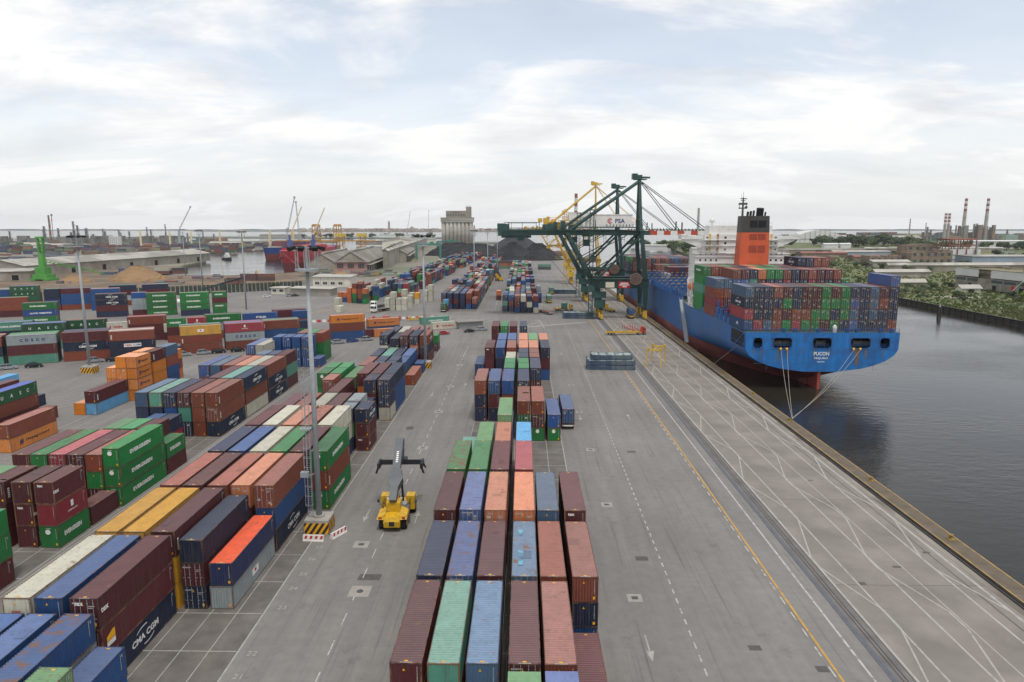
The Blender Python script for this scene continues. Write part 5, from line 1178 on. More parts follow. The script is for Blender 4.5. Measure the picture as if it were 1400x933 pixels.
sts('quay_crane','far yellow quay crane by the coal heaps at the end of the quay', 842, CRY, None, apex=56, boomz=36, xb0=4, th=.6, logo=False)

# ---------------------------------------------------------------- lamp masts
def mast_parts(t, base=True, n=12):
    b = MB(); b.tube((0,0,.3 if not base else 2.1),(0,0,34.6),.41,.22,n); b.build('pole', STEEL, t, smooth=True)
    b = MB(); b.tube((0,0,34.5),(0,0,34.75),1.5,n=12); b.tube((0,0,34.75),(0,0,37.6),.16,n=6)
    for k in range(6): a = k*math.pi/3; b.tube((1.4*math.cos(a),1.4*math.sin(a),34.7),(1.4*math.cos(a),1.4*math.sin(a),37.4),.07,n=5)
    for k in range(12): a = k*math.pi/6; c = (k+1)*math.pi/6; b.bar((1.5*math.cos(a),1.5*math.sin(a),37.4),(1.5*math.cos(c),1.5*math.sin(c),37.4),.09)
    b.build('lamp_ring', STEEL, t)
    for k in range(8):
        a = k*math.pi/4; l = MB(); l.bar((1.45*math.cos(a),1.45*math.sin(a),37.45),(2.3*math.cos(a),2.3*math.sin(a),37.2),.55,.32,w2=.68,h2=.46); l.build('floodlight', DARK, t)
    if base:
        b = MB(); b.box(-1.6,1.6,-1.5,1.5,-.05,2.1); b.tube((0,0,2.1),(0,0,2.35),.75,n=10); bs = b.build('base_block', CONC, t)
        for nm, m, o in (('hazard_stripe_band', MYL, .004),('hazard_stripe', MBK, .012)):
            h = MB()
            for (p0, d, nn) in ((Vector((-1.6,-1.5,0)),Vector((1,0,0)),Vector((0,-1,0))),(Vector((1.6,-1.5,0)),Vector((0,1,0)),Vector((1,0,0))),(Vector((-1.6,1.5,0)),Vector((0,-1,0)),Vector((-1,0,0)))):
                ln = 3.2 if d.x else 3.0
                if m is MYL: h.add([p0+nn*o+Vector((0,0,.25)),p0+d*ln+nn*o+Vector((0,0,.25)),p0+d*ln+nn*o+Vector((0,0,1.75)),p0+nn*o+Vector((0,0,1.75))],[(0,1,2,3)])
                else:
                    k = 0
                    while k*.8 < ln+1.0:
                        a0, a1 = k*.8-1.0, k*.8-.6
                        poly = []
                        for s_, z in ((a0,.25),(a1,.25),(a1+1.0,1.75),(a0+1.0,1.75)): poly.append(p0+d*min(ln,max(0,s_))+nn*o+Vector((0,0,z if 0 <= s_ <= ln else .25+1.5*min(1,max(0,(min(ln,max(0,s_))-(a0 if z == 1.75 and s_ == a0+1.0 else a1 if z == 1.75 else s_))/1.0)))))
                        h.add(poly,[(0,1,2,3)]); k += 1
            h.build(nm, m, bs)
mainl = ['tall grey lamp mast on striped block behind the yellow reach stacker','tall grey lamp mast on striped block near the parked cars at left','tall grey lamp mast on striped block by the middle road']
m0 = None
for i, (x, y) in enumerate(((-26.9,85.0),(-119.3,182.5),(-27.7,190.5))):
    t = thing('lamp_mast', mainl[i], 'lamp mast', (x,y,0), 0, 'floodlight masts in the yard') if i == 0 else copy_tree(m0)
    if i == 0: mast_parts(t); m0 = t
    else: t.location = (x,y,0); t['label'] = mainl[i]
fl = ['thin lamp mast in front of the grey dock water, right of the evergreen coloured wall','thin lamp mast by the red boxes on the bare earth','thin lamp mast beside the dock quay corner','lamp mast rising from the far left block by the coal heaps','lamp mast just right of the silo in the far left block','lamp mast in front of the twin coal heaps','lamp mast at the far edge near the green gantries']
fl[0] = 'thin lamp mast on the apron before the grey dock water'
f0 = None
for i, (x, y) in enumerate(((-134,327),(-205,434),(-276,556),(-29.6,417),(-27.5,537),(-25.5,685),(-44,360))):
    if i == 6: continue
    if f0 is None: f0 = thing('lamp_mast', fl[0], 'lamp mast', (x,y,0), 0, 'floodlight masts in the yard'); mast_parts(f0, False, 8); t = f0
    else: t = copy_tree(f0); t.location = (x,y,0); t['label'] = fl[i]
b = MB()                       # caged ladder on the near mast
for dx in (-.3,.3): b.tube((dx-.95,-.5,2.2),(dx-.7,-.5,22),.035,n=4)
for k in range(64): z = 2.4+k*.3; b.bar((-1.25,-.5,z),(-.65,-.5,z),.03)
for k in range(14): z = 4+k*1.3; b.bar((-1.35,-.5,z),(-1.35,-1.1,z),.04); b.bar((-.55,-.5,z),(-.55,-1.1,z),.04); b.bar((-1.35,-1.1,z),(-.55,-1.1,z),.04)
for dx in (-1.35,-.95,-.55): b.tube((dx,-1.1,4),(dx+.2,-1.1,21.5),.03,n=4)
b.box(-1.7,-.3,-1.2,-.2,14.2,14.4); b.build('ladder', STEEL, m0)
b = MB(); b.box(-1.9,-.9,-1.0,-.4,7.8,8.5); b.bar((-.9,-.7,8),(-.3,0,8),.1); b.build('control_box', STEEL, m0)
BAR = mat('white_barrier_plastic','d8d2cc',.6,.15,2)
def barrier(x, y, rz, label, group):
    t = thing('road_barrier', label, 'barrier', (x,y,0), rz, group)
    b = MB(); b.xprism([(-.3,0),(.3,0),(.22,.2),(.12,.75),(-.12,.75),(-.22,.2)], -1.35, 1.35); b.build('body', BAR, t)
    for k in range(4):
        s = MB(); x0 = -1.15+k*.68; s.add([(x0,-.215,.30),(x0+.3,-.215,.30),(x0+.42,-.142,.70),(x0+.12,-.142,.70)],[(0,1,2,3)]); s.build('red_stripe', MRD, t)
barrier(-26.9,82.2,R(-3),'red and white barrier in front of the striped mast base beside the grey lane','barriers round the mast base')
barrier(-24.1,83.8,R(62),'red and white barrier angled at right of the striped mast base','barriers round the mast base')

# ---------------------------------------------------------------- yellow reach stacker
rs = thing('reach_stacker','yellow reach stacker with raised grey boom and black spreader in the left lane','reach stacker',(-17.3,86.6,0),R(2))
b = MB(); b.box(-1.0,1.0,-1.6,6.4,.75,1.5); b.box(-1.35,1.35,3.8,5.2,.7,1.6); b.build('chassis', YELP, rs)
cw = MB(); cw.loft([[(-1.05,-2.0,.7),(1.05,-2.0,.7),(1.2,-.4,.7),(-1.2,-.4,.7)],[(-1.1,-2.1,1.5),(1.1,-2.1,1.5),(1.2,-.4,1.5),(-1.2,-.4,1.5)],[(-.95,-1.9,2.0),(.95,-1.9,2.0),(1.1,-.4,2.2),(-1.1,-.4,2.2)]]); cwo = cw.build('counterweight', YELP, rs)
g_ = MB(); g_.box(-.35,.35,-2.13,-2.09,.95,1.55); g_.build('grille', MBK, cwo)
for s in (-1,1):
    f = MB(); f.loft([[(s*.95,-1.9,1.75),(s*2.0,-1.8,1.75),(s*2.0,.9,1.75),(s*.95,.9,1.75)],[(s*.95,-1.7,2.25),(s*1.9,-1.5,2.1),(s*1.9,.7,2.2),(s*.95,.8,2.6)]]); f.build('fender', YELP, rs)
    tl = MB(); tl.box(s*1.55-.22,s*1.55+.22,-1.86,-1.74,1.9,2.08); tl.build('tail_light', MRD, rs)
    for y in (-.55,):
        w = MB(); w.wheel(s*1.5,y,.8,.8,.62,18); wo_ = w.build('wheel', RUBBER, rs); w = MB(); w.wheel(s*1.5,y,.8,.42,.66,12); w.build('rim', YELP, wo_)
    for xx in (1.45,2.1):
        w = MB(); w.wheel(s*xx,5.0,.85,.85,.55,18); wo_ = w.build('wheel', RUBBER, rs); w = MB(); w.wheel(s*xx,5.0,.85,.42,.59,12); w.build('rim', YELP, wo_)
    f = MB(); f.box(*sorted((s*1.15,s*2.35)),3.9,6.2,1.75,2.0); f.box(*sorted((s*1.15,s*2.35)),3.75,3.95,.8,2.75); f.box(*sorted((s*1.15,s*2.35)),3.95,5.4,2.0,2.75); f.build('front_fender', YELP, rs)
    p = MB(); p.box(*sorted((s*1.02,s*1.7)),.9,3.7,.9,1.5); p.build('tank', STEEL if s > 0 else MNV, rs)
    h = MB(); h.tube((s*.62,4.6,1.6),(s*.5,4.3,5.9),.16,n=8); h.tube((s*.58,4.5,3.4),(s*.5,4.3,6.3),.1,n=8); h.build('lift_cylinder', MBK, rs)
c = MB(); c.loft([[(-.75,1.2,1.52),(.75,1.2,1.52),(.75,3.1,1.52),(-.75,3.1,1.52)],[(-.75,1.3,2.4),(.75,1.3,2.4),(.75,3.2,2.4),(-.75,3.2,2.4)],[(-.62,1.5,3.2),(.62,1.5,3.2),(.62,2.9,3.2),(-.62,2.9,3.2)]]); co_ = c.build('cab', YELP, rs)
c = MB(); c.box(-.55,.55,1.34,1.42,2.45,3.0); c.box(.66,.72,1.7,2.9,2.45,3.05); c.build('cab_window', GLASS, co_)
b = MB(); b.box(-.95,.95,-.35,1.0,2.1,3.5); b.build('pivot_frame', YELP, rs)
P0, P1, P2, P3 = (0,-.5,3.7),(0,2.1,5.75),(0,3.4,6.75),(0,7.2,9.75)
b = MB(); b.bar(P0,(0,1.0,4.9),.9,.9,(0,0,1),1.1,1.1); b.bar((0,1.0,4.9),P1,1.1,1.1,(0,0,1),2.15,1.2); b.bar(P1,P2,2.15,1.2,(0,0,1),1.2,1.05); bo = b.build('boom', GREYP, rs)
b = MB(); b.bar((0,3.0,6.43),P3,1.08,.95); b.build('boom_extension', GREYP, rs)
d_ = (Vector(P3)-Vector(P2)).normalized(); up_ = Vector((0,-d_.z,d_.y))
pl = MB()
for k in range(6):
    q = Vector(P2)+d_*(.9+k*.32)+up_*.49; pl.add([q+Vector((-.16,0,0)),q+Vector((.16,0,0)),q+Vector((.16,0,0))+d_*.2,q+Vector((-.16,0,0))+d_*.2],[(0,1,2,3)])
pl.build('boom_lettering', MW, rs)
b = MB(); b.box(-.55,.55,6.8,8.0,8.6,9.9); b.box(-.5,.5,7.2,7.9,6.9,8.8); b.build('boom_head', GREYP, rs)
b = MB(); b.box(-.9,.9,6.9,8.3,6.4,7.0); b.box(-3.05,3.05,7.25,7.95,6.1,6.6); b.box(-2.9,-.9,7.0,7.2,6.2,6.9); b.box(.9,2.9,7.0,7.2,6.2,6.9); so_ = b.build('spreader', MBK, rs)
for s in (-1,1):
    b = MB(); b.box(s*3.05-.2,s*3.05+.2,6.5,8.7,5.75,6.5); b.bar((s*3.05,6.6,6.0),(s*3.4,6.4,5.1),.22); b.bar((s*3.05,8.6,6.0),(s*3.4,8.8,5.1),.22); b.build('spreader_arm', MBK, so_)
hr = MB()
for s in (-1,1):
    for y in (1.2,2.4,3.6): hr.bar((s*1.75,y,1.5),(s*1.75,y,2.5),.05)
    hr.bar((s*1.75,1.2,2.5),(s*1.75,3.6,2.5),.05); hr.bar((s*1.75,1.2,2.0),(s*1.75,3.6,2.0),.04)
    for k in range(4): hr.box(*sorted((s*1.7,s*2.1)),.75,1.05,.45+k*.3,.5+k*.3)
hr.build('handrail', MBK, rs)
ho_ = MB()
for x in (-.42,-.3,.3,.42): ho_.tube((x,-.2,4.15),(x*.9,3.0,7.0),.035,n=5,caps=False); ho_.tube((x*.9,3.0,7.0),(x*.8,6.9,9.4),.03,n=5,caps=False)
ho_.build('hydraulic_hose', MBK, rs)
bc = MB(); bc.tube((.5,2.2,3.2),(.5,2.2,3.45),.09,n=8); bc.build('beacon', ORNP, rs)
for s in (-1,1): wl = MB(); wl.box(s*.9-.14,s*.9+.14,.92,1.04,3.5,3.7); wl.build('work_light', MW, rs)
mr = MB(); mr.bar((-1.3,.4,2.2),(-2.1,.6,3.3),.05); mr.box(-2.25,-1.95,.5,.6,3.2,3.6); mr.build('mirror', MBK, rs)
b = MB(); b.box(.85,1.5,1.4,2.6,2.0,2.5); b.tube((.95,.9,2.0),(.95,.9,3.6),.12,n=8); b.build('engine_cover', STEEL, rs)

# ---------------------------------------------------------------- hatch frames stacked on the quay apron
FRB = mat('blue_frame_paint','3c4f66',.6,.35,.6, second='56636a', sscale=.5); FRT = mat('weathered_hatch_top','7c8986',.7,.35,.6, second='a0a8a3', sscale=.7)
def hatch(x, y, z, label, w=12.6, d=4.6, n=5):
    t = thing('hatch_platform', label, 'platform', (x,y,z), R(-1.5), 'blue platforms stacked on the apron')
    b = MB(); b.box(-w/2,w/2,-d/2,-d/2+.25,0,1.25); b.box(-w/2,w/2,d/2-.25,d/2,0,1.25); b.box(-w/2,-w/2+.25,-d/2+.26,d/2-.26,0,1.25); b.box(w/2-.25,w/2,-d/2+.26,d/2-.26,0,1.25)
    for k in range(1,n): xx = -w/2+w*k/n; b.box(xx-.12,xx+.12,-d/2+.26,d/2-.26,.2,1.1)
    for k in range(n*2+1): xx = -w/2+w*k/(n*2); b.box(xx-.1,xx+.1,-d/2-.12,-d/2-.003,.1,1.15)
    b.build('frame', FRB, t)
    for k in range(n): p = MB(); x0 = -w/2+w*k/n; p.box(x0+.16,x0+w/n-.16,-d/2+.28,d/2-.28,1.1,1.22); p.build('top_panel', FRT, t)
    for sx in (-1,1):
        for sy in (-1,1): c_ = MB(); c_.cbox(sx*(w/2-.2),sy*(d/2-.2),1.25,.4,.4,.3); c_.build('corner_lug', FRB, t)
    return t
for i, (x, y, z, lb) in enumerate(((25.0,191.4,0,'bottom blue platform of the near pile on the apron'),(25.0,191.5,1.4,'middle blue platform of the near pile on the apron'),(25.2,192.2,2.8,'topmost weathered blue platform of the near pile on the apron'),
     (24.4,299.5,0,'bottom blue platform of the pile under the nearest crane'),(24.4,299.6,1.4,'top blue platform of the pile under the nearest crane'),(25.4,410.5,0,'lower front blue platform far up the quay'),(24.0,418,0,'rear blue platform of the far pair up the quay'),(25.3,410.6,1.35,'upper front blue platform far up the quay'))):
    hatch(x,y,z,lb, 13.4 if z < 2 else 11.6, 5.2 if z < 2 else 4.6)
# yellow spreader frame standing on the quay
t = thing('lifting_frame','yellow four legged lifting frame standing on the quay lanes','lifting frame',(39.0,196.5,0),R(-22))
for x, y in ((-2.0,-3.6),(2.0,-3.6),(-2.0,3.6),(2.0,3.6)): b = MB(); b.bar((x*1.1,y*1.05,0),(x*.85,y*.9,4.9),.28); b.build('leg', CRY, t)
for y in (-3.3,3.3): b = MB(); b.bar((-2.2,y,4.95),(2.2,y,4.95),.5,.45); b.box(-2.0,-1.4,y-.3,y+.3,5.2,5.6); b.box(1.4,2.0,y-.3,y+.3,5.2,5.6); b.build('cross_beam', CRY, t)
b = MB(); b.bar((0,-3.1,4.95),(0,3.1,4.95),.3); b.build('spine', CRY, t)
# ---------------------------------------------------------------- vehicles
def wheels(t, xs, ys, r, w=.34):
    for y in ys:
        for x in xs:
            m = MB(); m.wheel(x,y,r,r,w,14); o = m.build('wheel', RUBBER, t); h = MB(); h.wheel(x,y,r,r*.55,w+.03,10); h.build('rim', STEEL, o)
def cab(t, m, y0=0, h=3.0, w=2.45, ln=2.1, z=.75):
    b = MB(); b.xprism([(y0,z),(y0+ln,z),(y0+ln,z+1.1),(y0+ln-.25,z+h-.6),(y0+ln-.7,z+h),(y0,z+h)], -w/2, w/2); c = b.build('cab', m, t)
    g = MB(); g.add([(-w/2+.12,y0+ln+.012,z+1.2),(w/2-.12,y0+ln+.012,z+1.2),(w/2-.2,y0+ln-.2,z+h-.65),(-w/2+.2,y0+ln-.2,z+h-.65)],[(1,0,3,2)]); g.build('windscreen', GLASS, c)
    for s in (-1,1): g = MB(); g.box(*sorted((s*w/2,s*(w/2+.01))),y0+.5,y0+ln-.45,z+1.2,z+h-.7); g.build('side_window', GLASS, c); mm = MB(); mm.box(*sorted((s*(w/2+.1),s*(w/2+.3))),y0+ln-.2,y0+ln,z+1.2,z+2.0); mm.build('mirror', MBK, c)
    return c
def truck(label, x, y, rz, cm, dm, ln=12.6, group='lorries in the port', deck='trailer', rear=None):
    t = thing('lorry', label, 'lorry', (x,y,0), rz, group); cab(t, cm, ln/2-.2)
    b = MB(); b.box(-.45,.45,-ln/2+.1,ln/2+1.2,.75,1.02); b.build('chassis', MBK, t)
    b = MB(); b.box(-1.2,1.2,-ln/2,ln/2-1.1,1.03,1.28)
    for k in range(6): yy = -ln/2+.3+k*(ln-2)/5; b.box(-1.24,1.24,yy-.12,yy+.12,.9,1.29)
    b.build('deck', dm, t); wheels(t, (-1.05,1.05), (-ln/2+1.4,-ln/2+2.7,ln/2-2.2,ln/2+1.0), .5)
    b = MB(); b.box(-1.2,1.2,-ln/2-.05,-ln/2-.003,.75,1.0); b.build('rear_bumper', rear or MW, t)
    for s in (-1,1): l_ = MB(); l_.box(s*1.0-.15,s*1.0+.15,-ln/2-.08,-ln/2-.05,.8,.95); l_.build('tail_light', MRD, t)
    return t
WP = mat('white_lorry_paint','dcdcd8',.4,.1,1); GRN = mat('dark_lorry_paint','2c3134',.45,.15,1); DECKR = mat('rusty_trailer_deck','8c5f48',.7,.3,1)
truck('lorry trailer carrying a blue container in the left lane by the central block', -11.4,176.0+6.1,R(0), WP, GRN, 12.9)
truck('lorry with white bumper carrying a blue container right of the central block', 9.1,131.6+6.1,R(0), MNV, GRN, 12.9)
truck('dark cab lorry carrying a green container before the far left block', -37.4,318.6+3.3,R(0), GRN, GRN, 7)
truck('white cab lorry with empty rusty deck just right of the far central block', 10.6,315.5,R(24), WP, DECKR, 11.5)
truck('white lorry in front of the orange stacks facing us', -71.5,338,R(160), WP, GRN, 9)
truck('second white lorry just behind the facing one by the orange stacks', -67.5,352,R(160), WP, GRN, 9)
truck('red cab lorry behind the two white ones near the orange stacks', -63,372,R(160), REDP, GRN, 9)
truck('black low loader with empty deck on the road by the white group', -67.2,321.5,R(150), WP, MBK, 9)
def tractor(label, x, y, rz, ln=12.8, cm=REDP):
    t = thing('port_truck', label, 'port truck', (x,y,0), rz, 'yellow port trucks')
    cab(t, cm, ln/2+.5, 2.3, 1.6, 1.5, .8)
    b = MB(); b.box(-.6,.6,-ln/2,ln/2+2.2,.7,1.0); b.box(-1.25,-.95,-ln/2,ln/2-.6,.95,1.28); b.box(.95,1.25,-ln/2,ln/2-.6,.95,1.28)
    for k in range(5): yy = -ln/2+.2+k*(ln-1)/4; b.box(-1.3,1.3,yy-.16,yy+.16,.9,1.27)
    for s in (-1,1):
        for k in range(5): yy = -ln/2+.2+k*(ln-1)/4; b.bar((s*1.25,yy,1.2),(s*1.55,yy,1.75),.14)
    b.build('chassis', CRY, t); wheels(t, (-1.05,1.05), (-ln/2+1.2,-ln/2+2.4,ln/2-.6,ln/2+1.6), .5)
    return t
tractor('red cab port truck pulling an empty yellow chassis across the quay rails', 37.4,252.5,R(-86))
tractor('yellow port truck under the near crane with a blue container', 47.6,297.2+3,R(0),6.6)
tractor('nearer yellow port truck with teal container in the far quay lane', 13.9,357+6.1,R(0))
tractor('farther yellow port truck with teal container in the far quay lane', 17.0,404+6.1,R(0))
tractor('yellow trailer with teal box beside the blue platforms', 18.4,325.5,R(-80),7,CRY)
tractor('low yellow trailer parked between the crane legs', 41.5,323,R(14),8,CRY)
# red and white pipe rack lying on the quay
t = thing('steel_rack','red and white steel rack lying on the quay behind the port truck','rack',(42.6,266,0),R(10))
b = MB()
for k in range(5): b.bar((-1.6,-6+3*k,0),(-1.6,-6+3*k,1.5),.18); b.bar((1.6,-6+3*k,0),(1.6,-6+3*k,1.5),.18); b.bar((-1.6,-6+3*k,.5),(1.6,-6+3*k,.5),.16)
b.build('posts', REDP, t); b = MB(); b.bar((-1.6,-6,1.1),(-1.6,6,1.1),.2); b.bar((1.6,-6,1.1),(1.6,6,1.1),.2); b.bar((0,-6,.7),(0,6,.7),.2); b.build('rails', mat('pinkish_pipe','c8a79c',.6,.2,1), t)
# parked cars
def car_mesh(kind):
    H = 1.45 if kind == 'sedan' else 1.52 if kind == 'wagon' else 1.6; Lh = 2.2
    b = MB(); prof = [(-2.15,.42),(-2.2,.75),(-1.9,.98),(1.0,.98),(2.05,.78),(2.2,.55),(2.15,.3),(-2.1,.3)]
    b.xprism(prof, -.86, .86); body = b.mesh('body')
    top = {'sedan':[(-1.7,.985),(-1.15,H-.05),(.1,H),(1.05,.985)],'wagon':[(-2.0,.985),(-1.75,H-.1),(.1,H),(1.05,.985)],'hatch':[(-1.95,.985),(-1.55,H-.08),(.2,H),(1.2,.985)]}[kind]
    b = MB(); b.loft([[(-.78,y,z) if z < 1 else (-.62,y,z) for y,z in top],[(.78,y,z) if z < 1 else (.62,y,z) for y,z in top]]); green = b.mesh('window_glass')
    b = MB(); ty = [p for p in top if p[1] > 1]; (y0,z0),(y1,z1) = ty[0],ty[-1]; b.loft([[(-.64,y0-.05,z0+.0),(.64,y0-.05,z0+.0),(.64,y0-.05,z0+.05),(-.64,y0-.05,z0+.05)],[(-.64,y1+.05,z1-.0),(.64,y1+.05,z1-.0),(.64,y1+.05,z1+.05),(-.64,y1+.05,z1+.05)]])
    for s in (-1,1):
        for ya, yb in ((top[0],top[1]),(top[3],top[2]),((-.35,.985),(-.3,H))): b.bar((s*.80,ya[0],ya[1]),(s*.645,yb[0],yb[1]),.07)
    roof = b.mesh('roof'); return body, green, roof
CARM = {k: car_mesh(k) for k in ('sedan','wagon','hatch')}
CPAINT = {'silver':mat('silver_car_paint','a9adb0',.3,.08,1,metal=.5),'black':mat('black_car_paint','23262a',.25,.1,1),'blue':mat('blue_car_paint','27457e',.3,.1,1),'red':mat('red_car_paint','a81f2c',.3,.1,1),'white':mat('white_car_paint','d8d8d6',.3,.05,1)}
wm = MB(); wm.wheel(0,0,0,.32,.22,14); WME = wm.mesh('wheel'); WME.materials.append(RUBBER); rm_ = MB(); rm_.wheel(0,0,0,.2,.24,10); RME = rm_.mesh('rim'); RME.materials.append(STEEL)
ltm = MB(); [ltm.box(s*.62-.18,s*.62+.18,2.06,2.16,.6,.76) for s in (1,)]; LTE = ltm.mesh('headlight'); LTE.materials.append(MW)
def car(x, y, rz, kind, colr, label):
    t = thing('parked_car', label, 'car', (x,y,0), rz, 'cars parked in the yard')
    for me, nm, m in zip(CARM[kind], ('body','window_glass','roof'), (CPAINT[colr], GLASS, CPAINT[colr])):
        o = link(nm, me, t)
        if not len(me.materials): me.materials.append(m)
        o.material_slots[0].link = 'OBJECT'; o.material_slots[0].material = m
    for s in (-1,1):
        for yy in (-1.3,1.35): o = link('wheel', WME, t, (s*.80,yy,.32)); link('rim', RME, o)
        o = link('headlight', LTE, t); o.scale = (s,1,1)
car(-145.7, 187.3, R(-62), 'wagon', 'silver', 'silver estate car at the left edge below the stacked rows')
car(-140.3, 190.0, R(-62), 'sedan', 'black', 'black saloon second from the left below the stacked rows')
car(-127.5, 197.7, R(-62), 'hatch', 'silver', 'silver hatchback just right of the left striped mast')
car(-122.8, 199.4, R(-62), 'sedan', 'black', 'black saloon half hidden behind the orange stack')
car(-105.9, 207.9, R(-62), 'hatch', 'silver', 'silver hatchback below the yellow topped stack')
car(-100.9, 211.1, R(-62), 'hatch', 'silver', 'silver people carrier between the yellow and crimson stacks')
car(-97.1, 213.0, R(-62), 'sedan', 'black', 'black saloon below the crimson topped stack')
car(-92.1, 215.7, R(-62), 'sedan', 'black', 'black saloon right of the crimson stack, near the central lamp mast')
car(-67.9, 229.9, R(-62), 'sedan', 'black', 'black saloon just right of the blue stacks and mast')
car(-63.6, 231.5, R(-62), 'wagon', 'silver', 'silver estate below the orange lettered stack')
car(-59.5, 234.6, R(-62), 'sedan', 'blue', 'blue saloon between two silver cars below the orange boxes')
car(-55.1, 237.7, R(-62), 'hatch', 'silver', 'silver hatchback right of the blue saloon')
car(-29.6, 252.2, R(-68), 'sedan', 'red', 'red car by the long cream lettered container')
car(-20.3, 257.7, R(-68), 'sedan', 'black', 'dark saloon left of the central block by the grey shelter')
car(-15.8, 262.4, R(-68), 'wagon', 'silver', 'silver car next to the central block by the grey shelter')
car(-146.2, 386.8, R(-62), 'hatch', 'white', 'white car by the low office buildings')
car(-134.7, 391.1, R(-62), 'hatch', 'silver', 'pale car in front of the low white office')
car(-131.3, 391.1, R(-62), 'sedan', 'black', 'black car in front of the low white office')
# low yellow forklift by the third row and straddling handlers far off
t = thing('empty_handler','yellow forklift with tall black mast on the apron left of the thin lamp mast','forklift',(-158,352,0),R(-70))
b = MB(); b.box(-1.6,1.6,-3,3,.8,2.2); b.box(-1.5,1.5,-3.2,-1.4,2.2,3.0); b.build('body', CRY, t); b = MB(); b.box(-1,1,-.6,1.2,2.2,4.4); b.build('cab', CRY, t)
b = MB(); b.box(-1.3,-.9,3.1,3.6,.4,13); b.box(.9,1.3,3.1,3.6,.4,13); [b.box(-.9,.9,3.2,3.5,z,z+.3) for z in (1,4,7,10,12.6)]; b.build('mast', MBK, t); wheels(t,(-1.6,1.6),(-2,2.2),.85,.6)
for lb, x, y, rz in (('yellow reach stacker with black boom between the two far blocks',-17.5,505,25),('small yellow reach stacker beside the far left block',-20.2,540,8)):
    t = thing('reach_stacker', lb, 'reach stacker', (x,y,0), R(rz)); b = MB(); b.box(-1.6,1.6,-3.5,3.5,.8,2.4); b.box(-1.2,1.2,-3.4,-1.6,2.4,3.2); b.build('body', YELP, t); b = MB(); b.bar((0,-2.5,3.5),(0,8,11),1.0,1.1); b.build('boom', MBK, t); wheels(t,(-1.6,1.6),(-2.2,2.4),.85,.6)
# ---------------------------------------------------------------- buildings, plants and shores beyond the yard
W_GREY = mat('grey_render','9a948a',.85,.25,.15, second='8a8276', sscale=.05); W_PINK = mat('faded_pink_brick','a9827a',.85,.2,.2); W_CREAM = mat('cream_cladding','d0cbbc',.7,.12,.2)
R_GREY = mat('grey_sheet_roof','b0aca2',.75,.2,.06, second='8d8980', sscale=.04, streak=False); R_DGREY = mat('old_tile_roof','8b867e',.85,.25,.08, second='777067', sscale=.03); R_RED = mat('rusty_roof','8a5648',.8,.3,.08); W_BRICK = mat('ruined_brick','877766',.9,.35,.1, second='6f6354', sscale=.06); W_BLUE = mat('grey_blue_cladding','8c99a8',.7,.15,.1); W_WHITE = mat('white_cladding','cdcdca',.7,.1,.1)
WIN = mat('dull_window','3b444a',.3,.3,.3)
SILO = mat('pale_silo_concrete','aaa79f',.85,.18,.05, second='9a958b', sscale=.03)
def hall(name, label, x, y, rz, w, d, h, rise, wm_, rm_, wins=0, doors=0, cat='warehouse', group=None, eave=.8, bands=True, mono=False):
    """a hall: ridge along local x (length w), depth d; front wall at local y=0"""
    t = thing(name, label, cat, (x,y,0), R(rz), group)
    b = MB(); 
    if mono: b.xprism([(0,-.2),(d,-.2),(d,h+rise),(0,h)], -w/2, w/2)
    else: b.xprism([(0,-.2),(d,-.2),(d,h),(d/2,h+rise),(0,h)], -w/2, w/2)
    b.build('wall', wm_, t)
    r = MB(); th = .3
    if mono: r.xprism([(-eave,h-.03),(d+eave,h+rise+.05),(d+eave,h+rise+.35),(-eave,h+.3)], -w/2-eave, w/2+eave)
    else:
        k = rise/(d/2); r.xprism([(-eave,h-eave*k+.02),(d/2,h+rise+.02),(d/2,h+rise+.02+th),(-eave,h-eave*k+.02+th)], -w/2-eave, w/2+eave); r.xprism([(d+eave,h-eave*k+.02),(d+eave,h-eave*k+.02+th),(d/2+.002,h+rise+.02+th),(d/2+.002,h+rise+.02)], -w/2-eave, w/2+eave)
    ro = r.build('roof', rm_, t)
    if bands:
        n = int(w/6)
        b = MB()
        for q in range(1,n):
            xx = -w/2+w*q/n
            if not mono: b.bar((xx,-eave,h-eave*k+.34),(xx,d/2,h+rise+.36),.35,.1); 
        if b.v: b.build('roof_seam', R_DGREY if rm_ is R_GREY else R_GREY, ro)
    for q in range(wins):
        xx = -w/2+w*(q+.5)/wins; ww = w/wins*.5; b = MB(); b.box(xx-ww/2,xx+ww/2,-.12,.05,h*.45,h*.78); wo2 = b.build('window', WIN, t)
        b = MB(); b.box(xx-ww/2-.15,xx+ww/2+.15,-.2,.05,h*.42,h*.445); b.build('sill', W_GREY, wo2)
    for q in range(doors):
        xx = -w/2+w*(q+.35)/doors; b = MB(); b.box(xx-2.2,xx+2.2,-.1,.05,0,h*.6); b.build('door', DARK, t)
    return t
hall('long_warehouse','very long low grey warehouse with ridged sheet roof beside the dock water', -385,676,84.0, 268,42,8.5,4.6, W_GREY, R_GREY, 0, 7)
hall('loading_shed','low flat roofed grey shed at the left edge behind the slanted rows', -400,500,16, 62,22,6.5,1.2, W_GREY, R_GREY, 0, 4, mono=True)
hall('gabled_warehouse','near hipped grey warehouse with pink gable end by the red ship', -147,606,101, 20,10,5,1.5, W_PINK, R_DGREY, 0, 0) if False else None
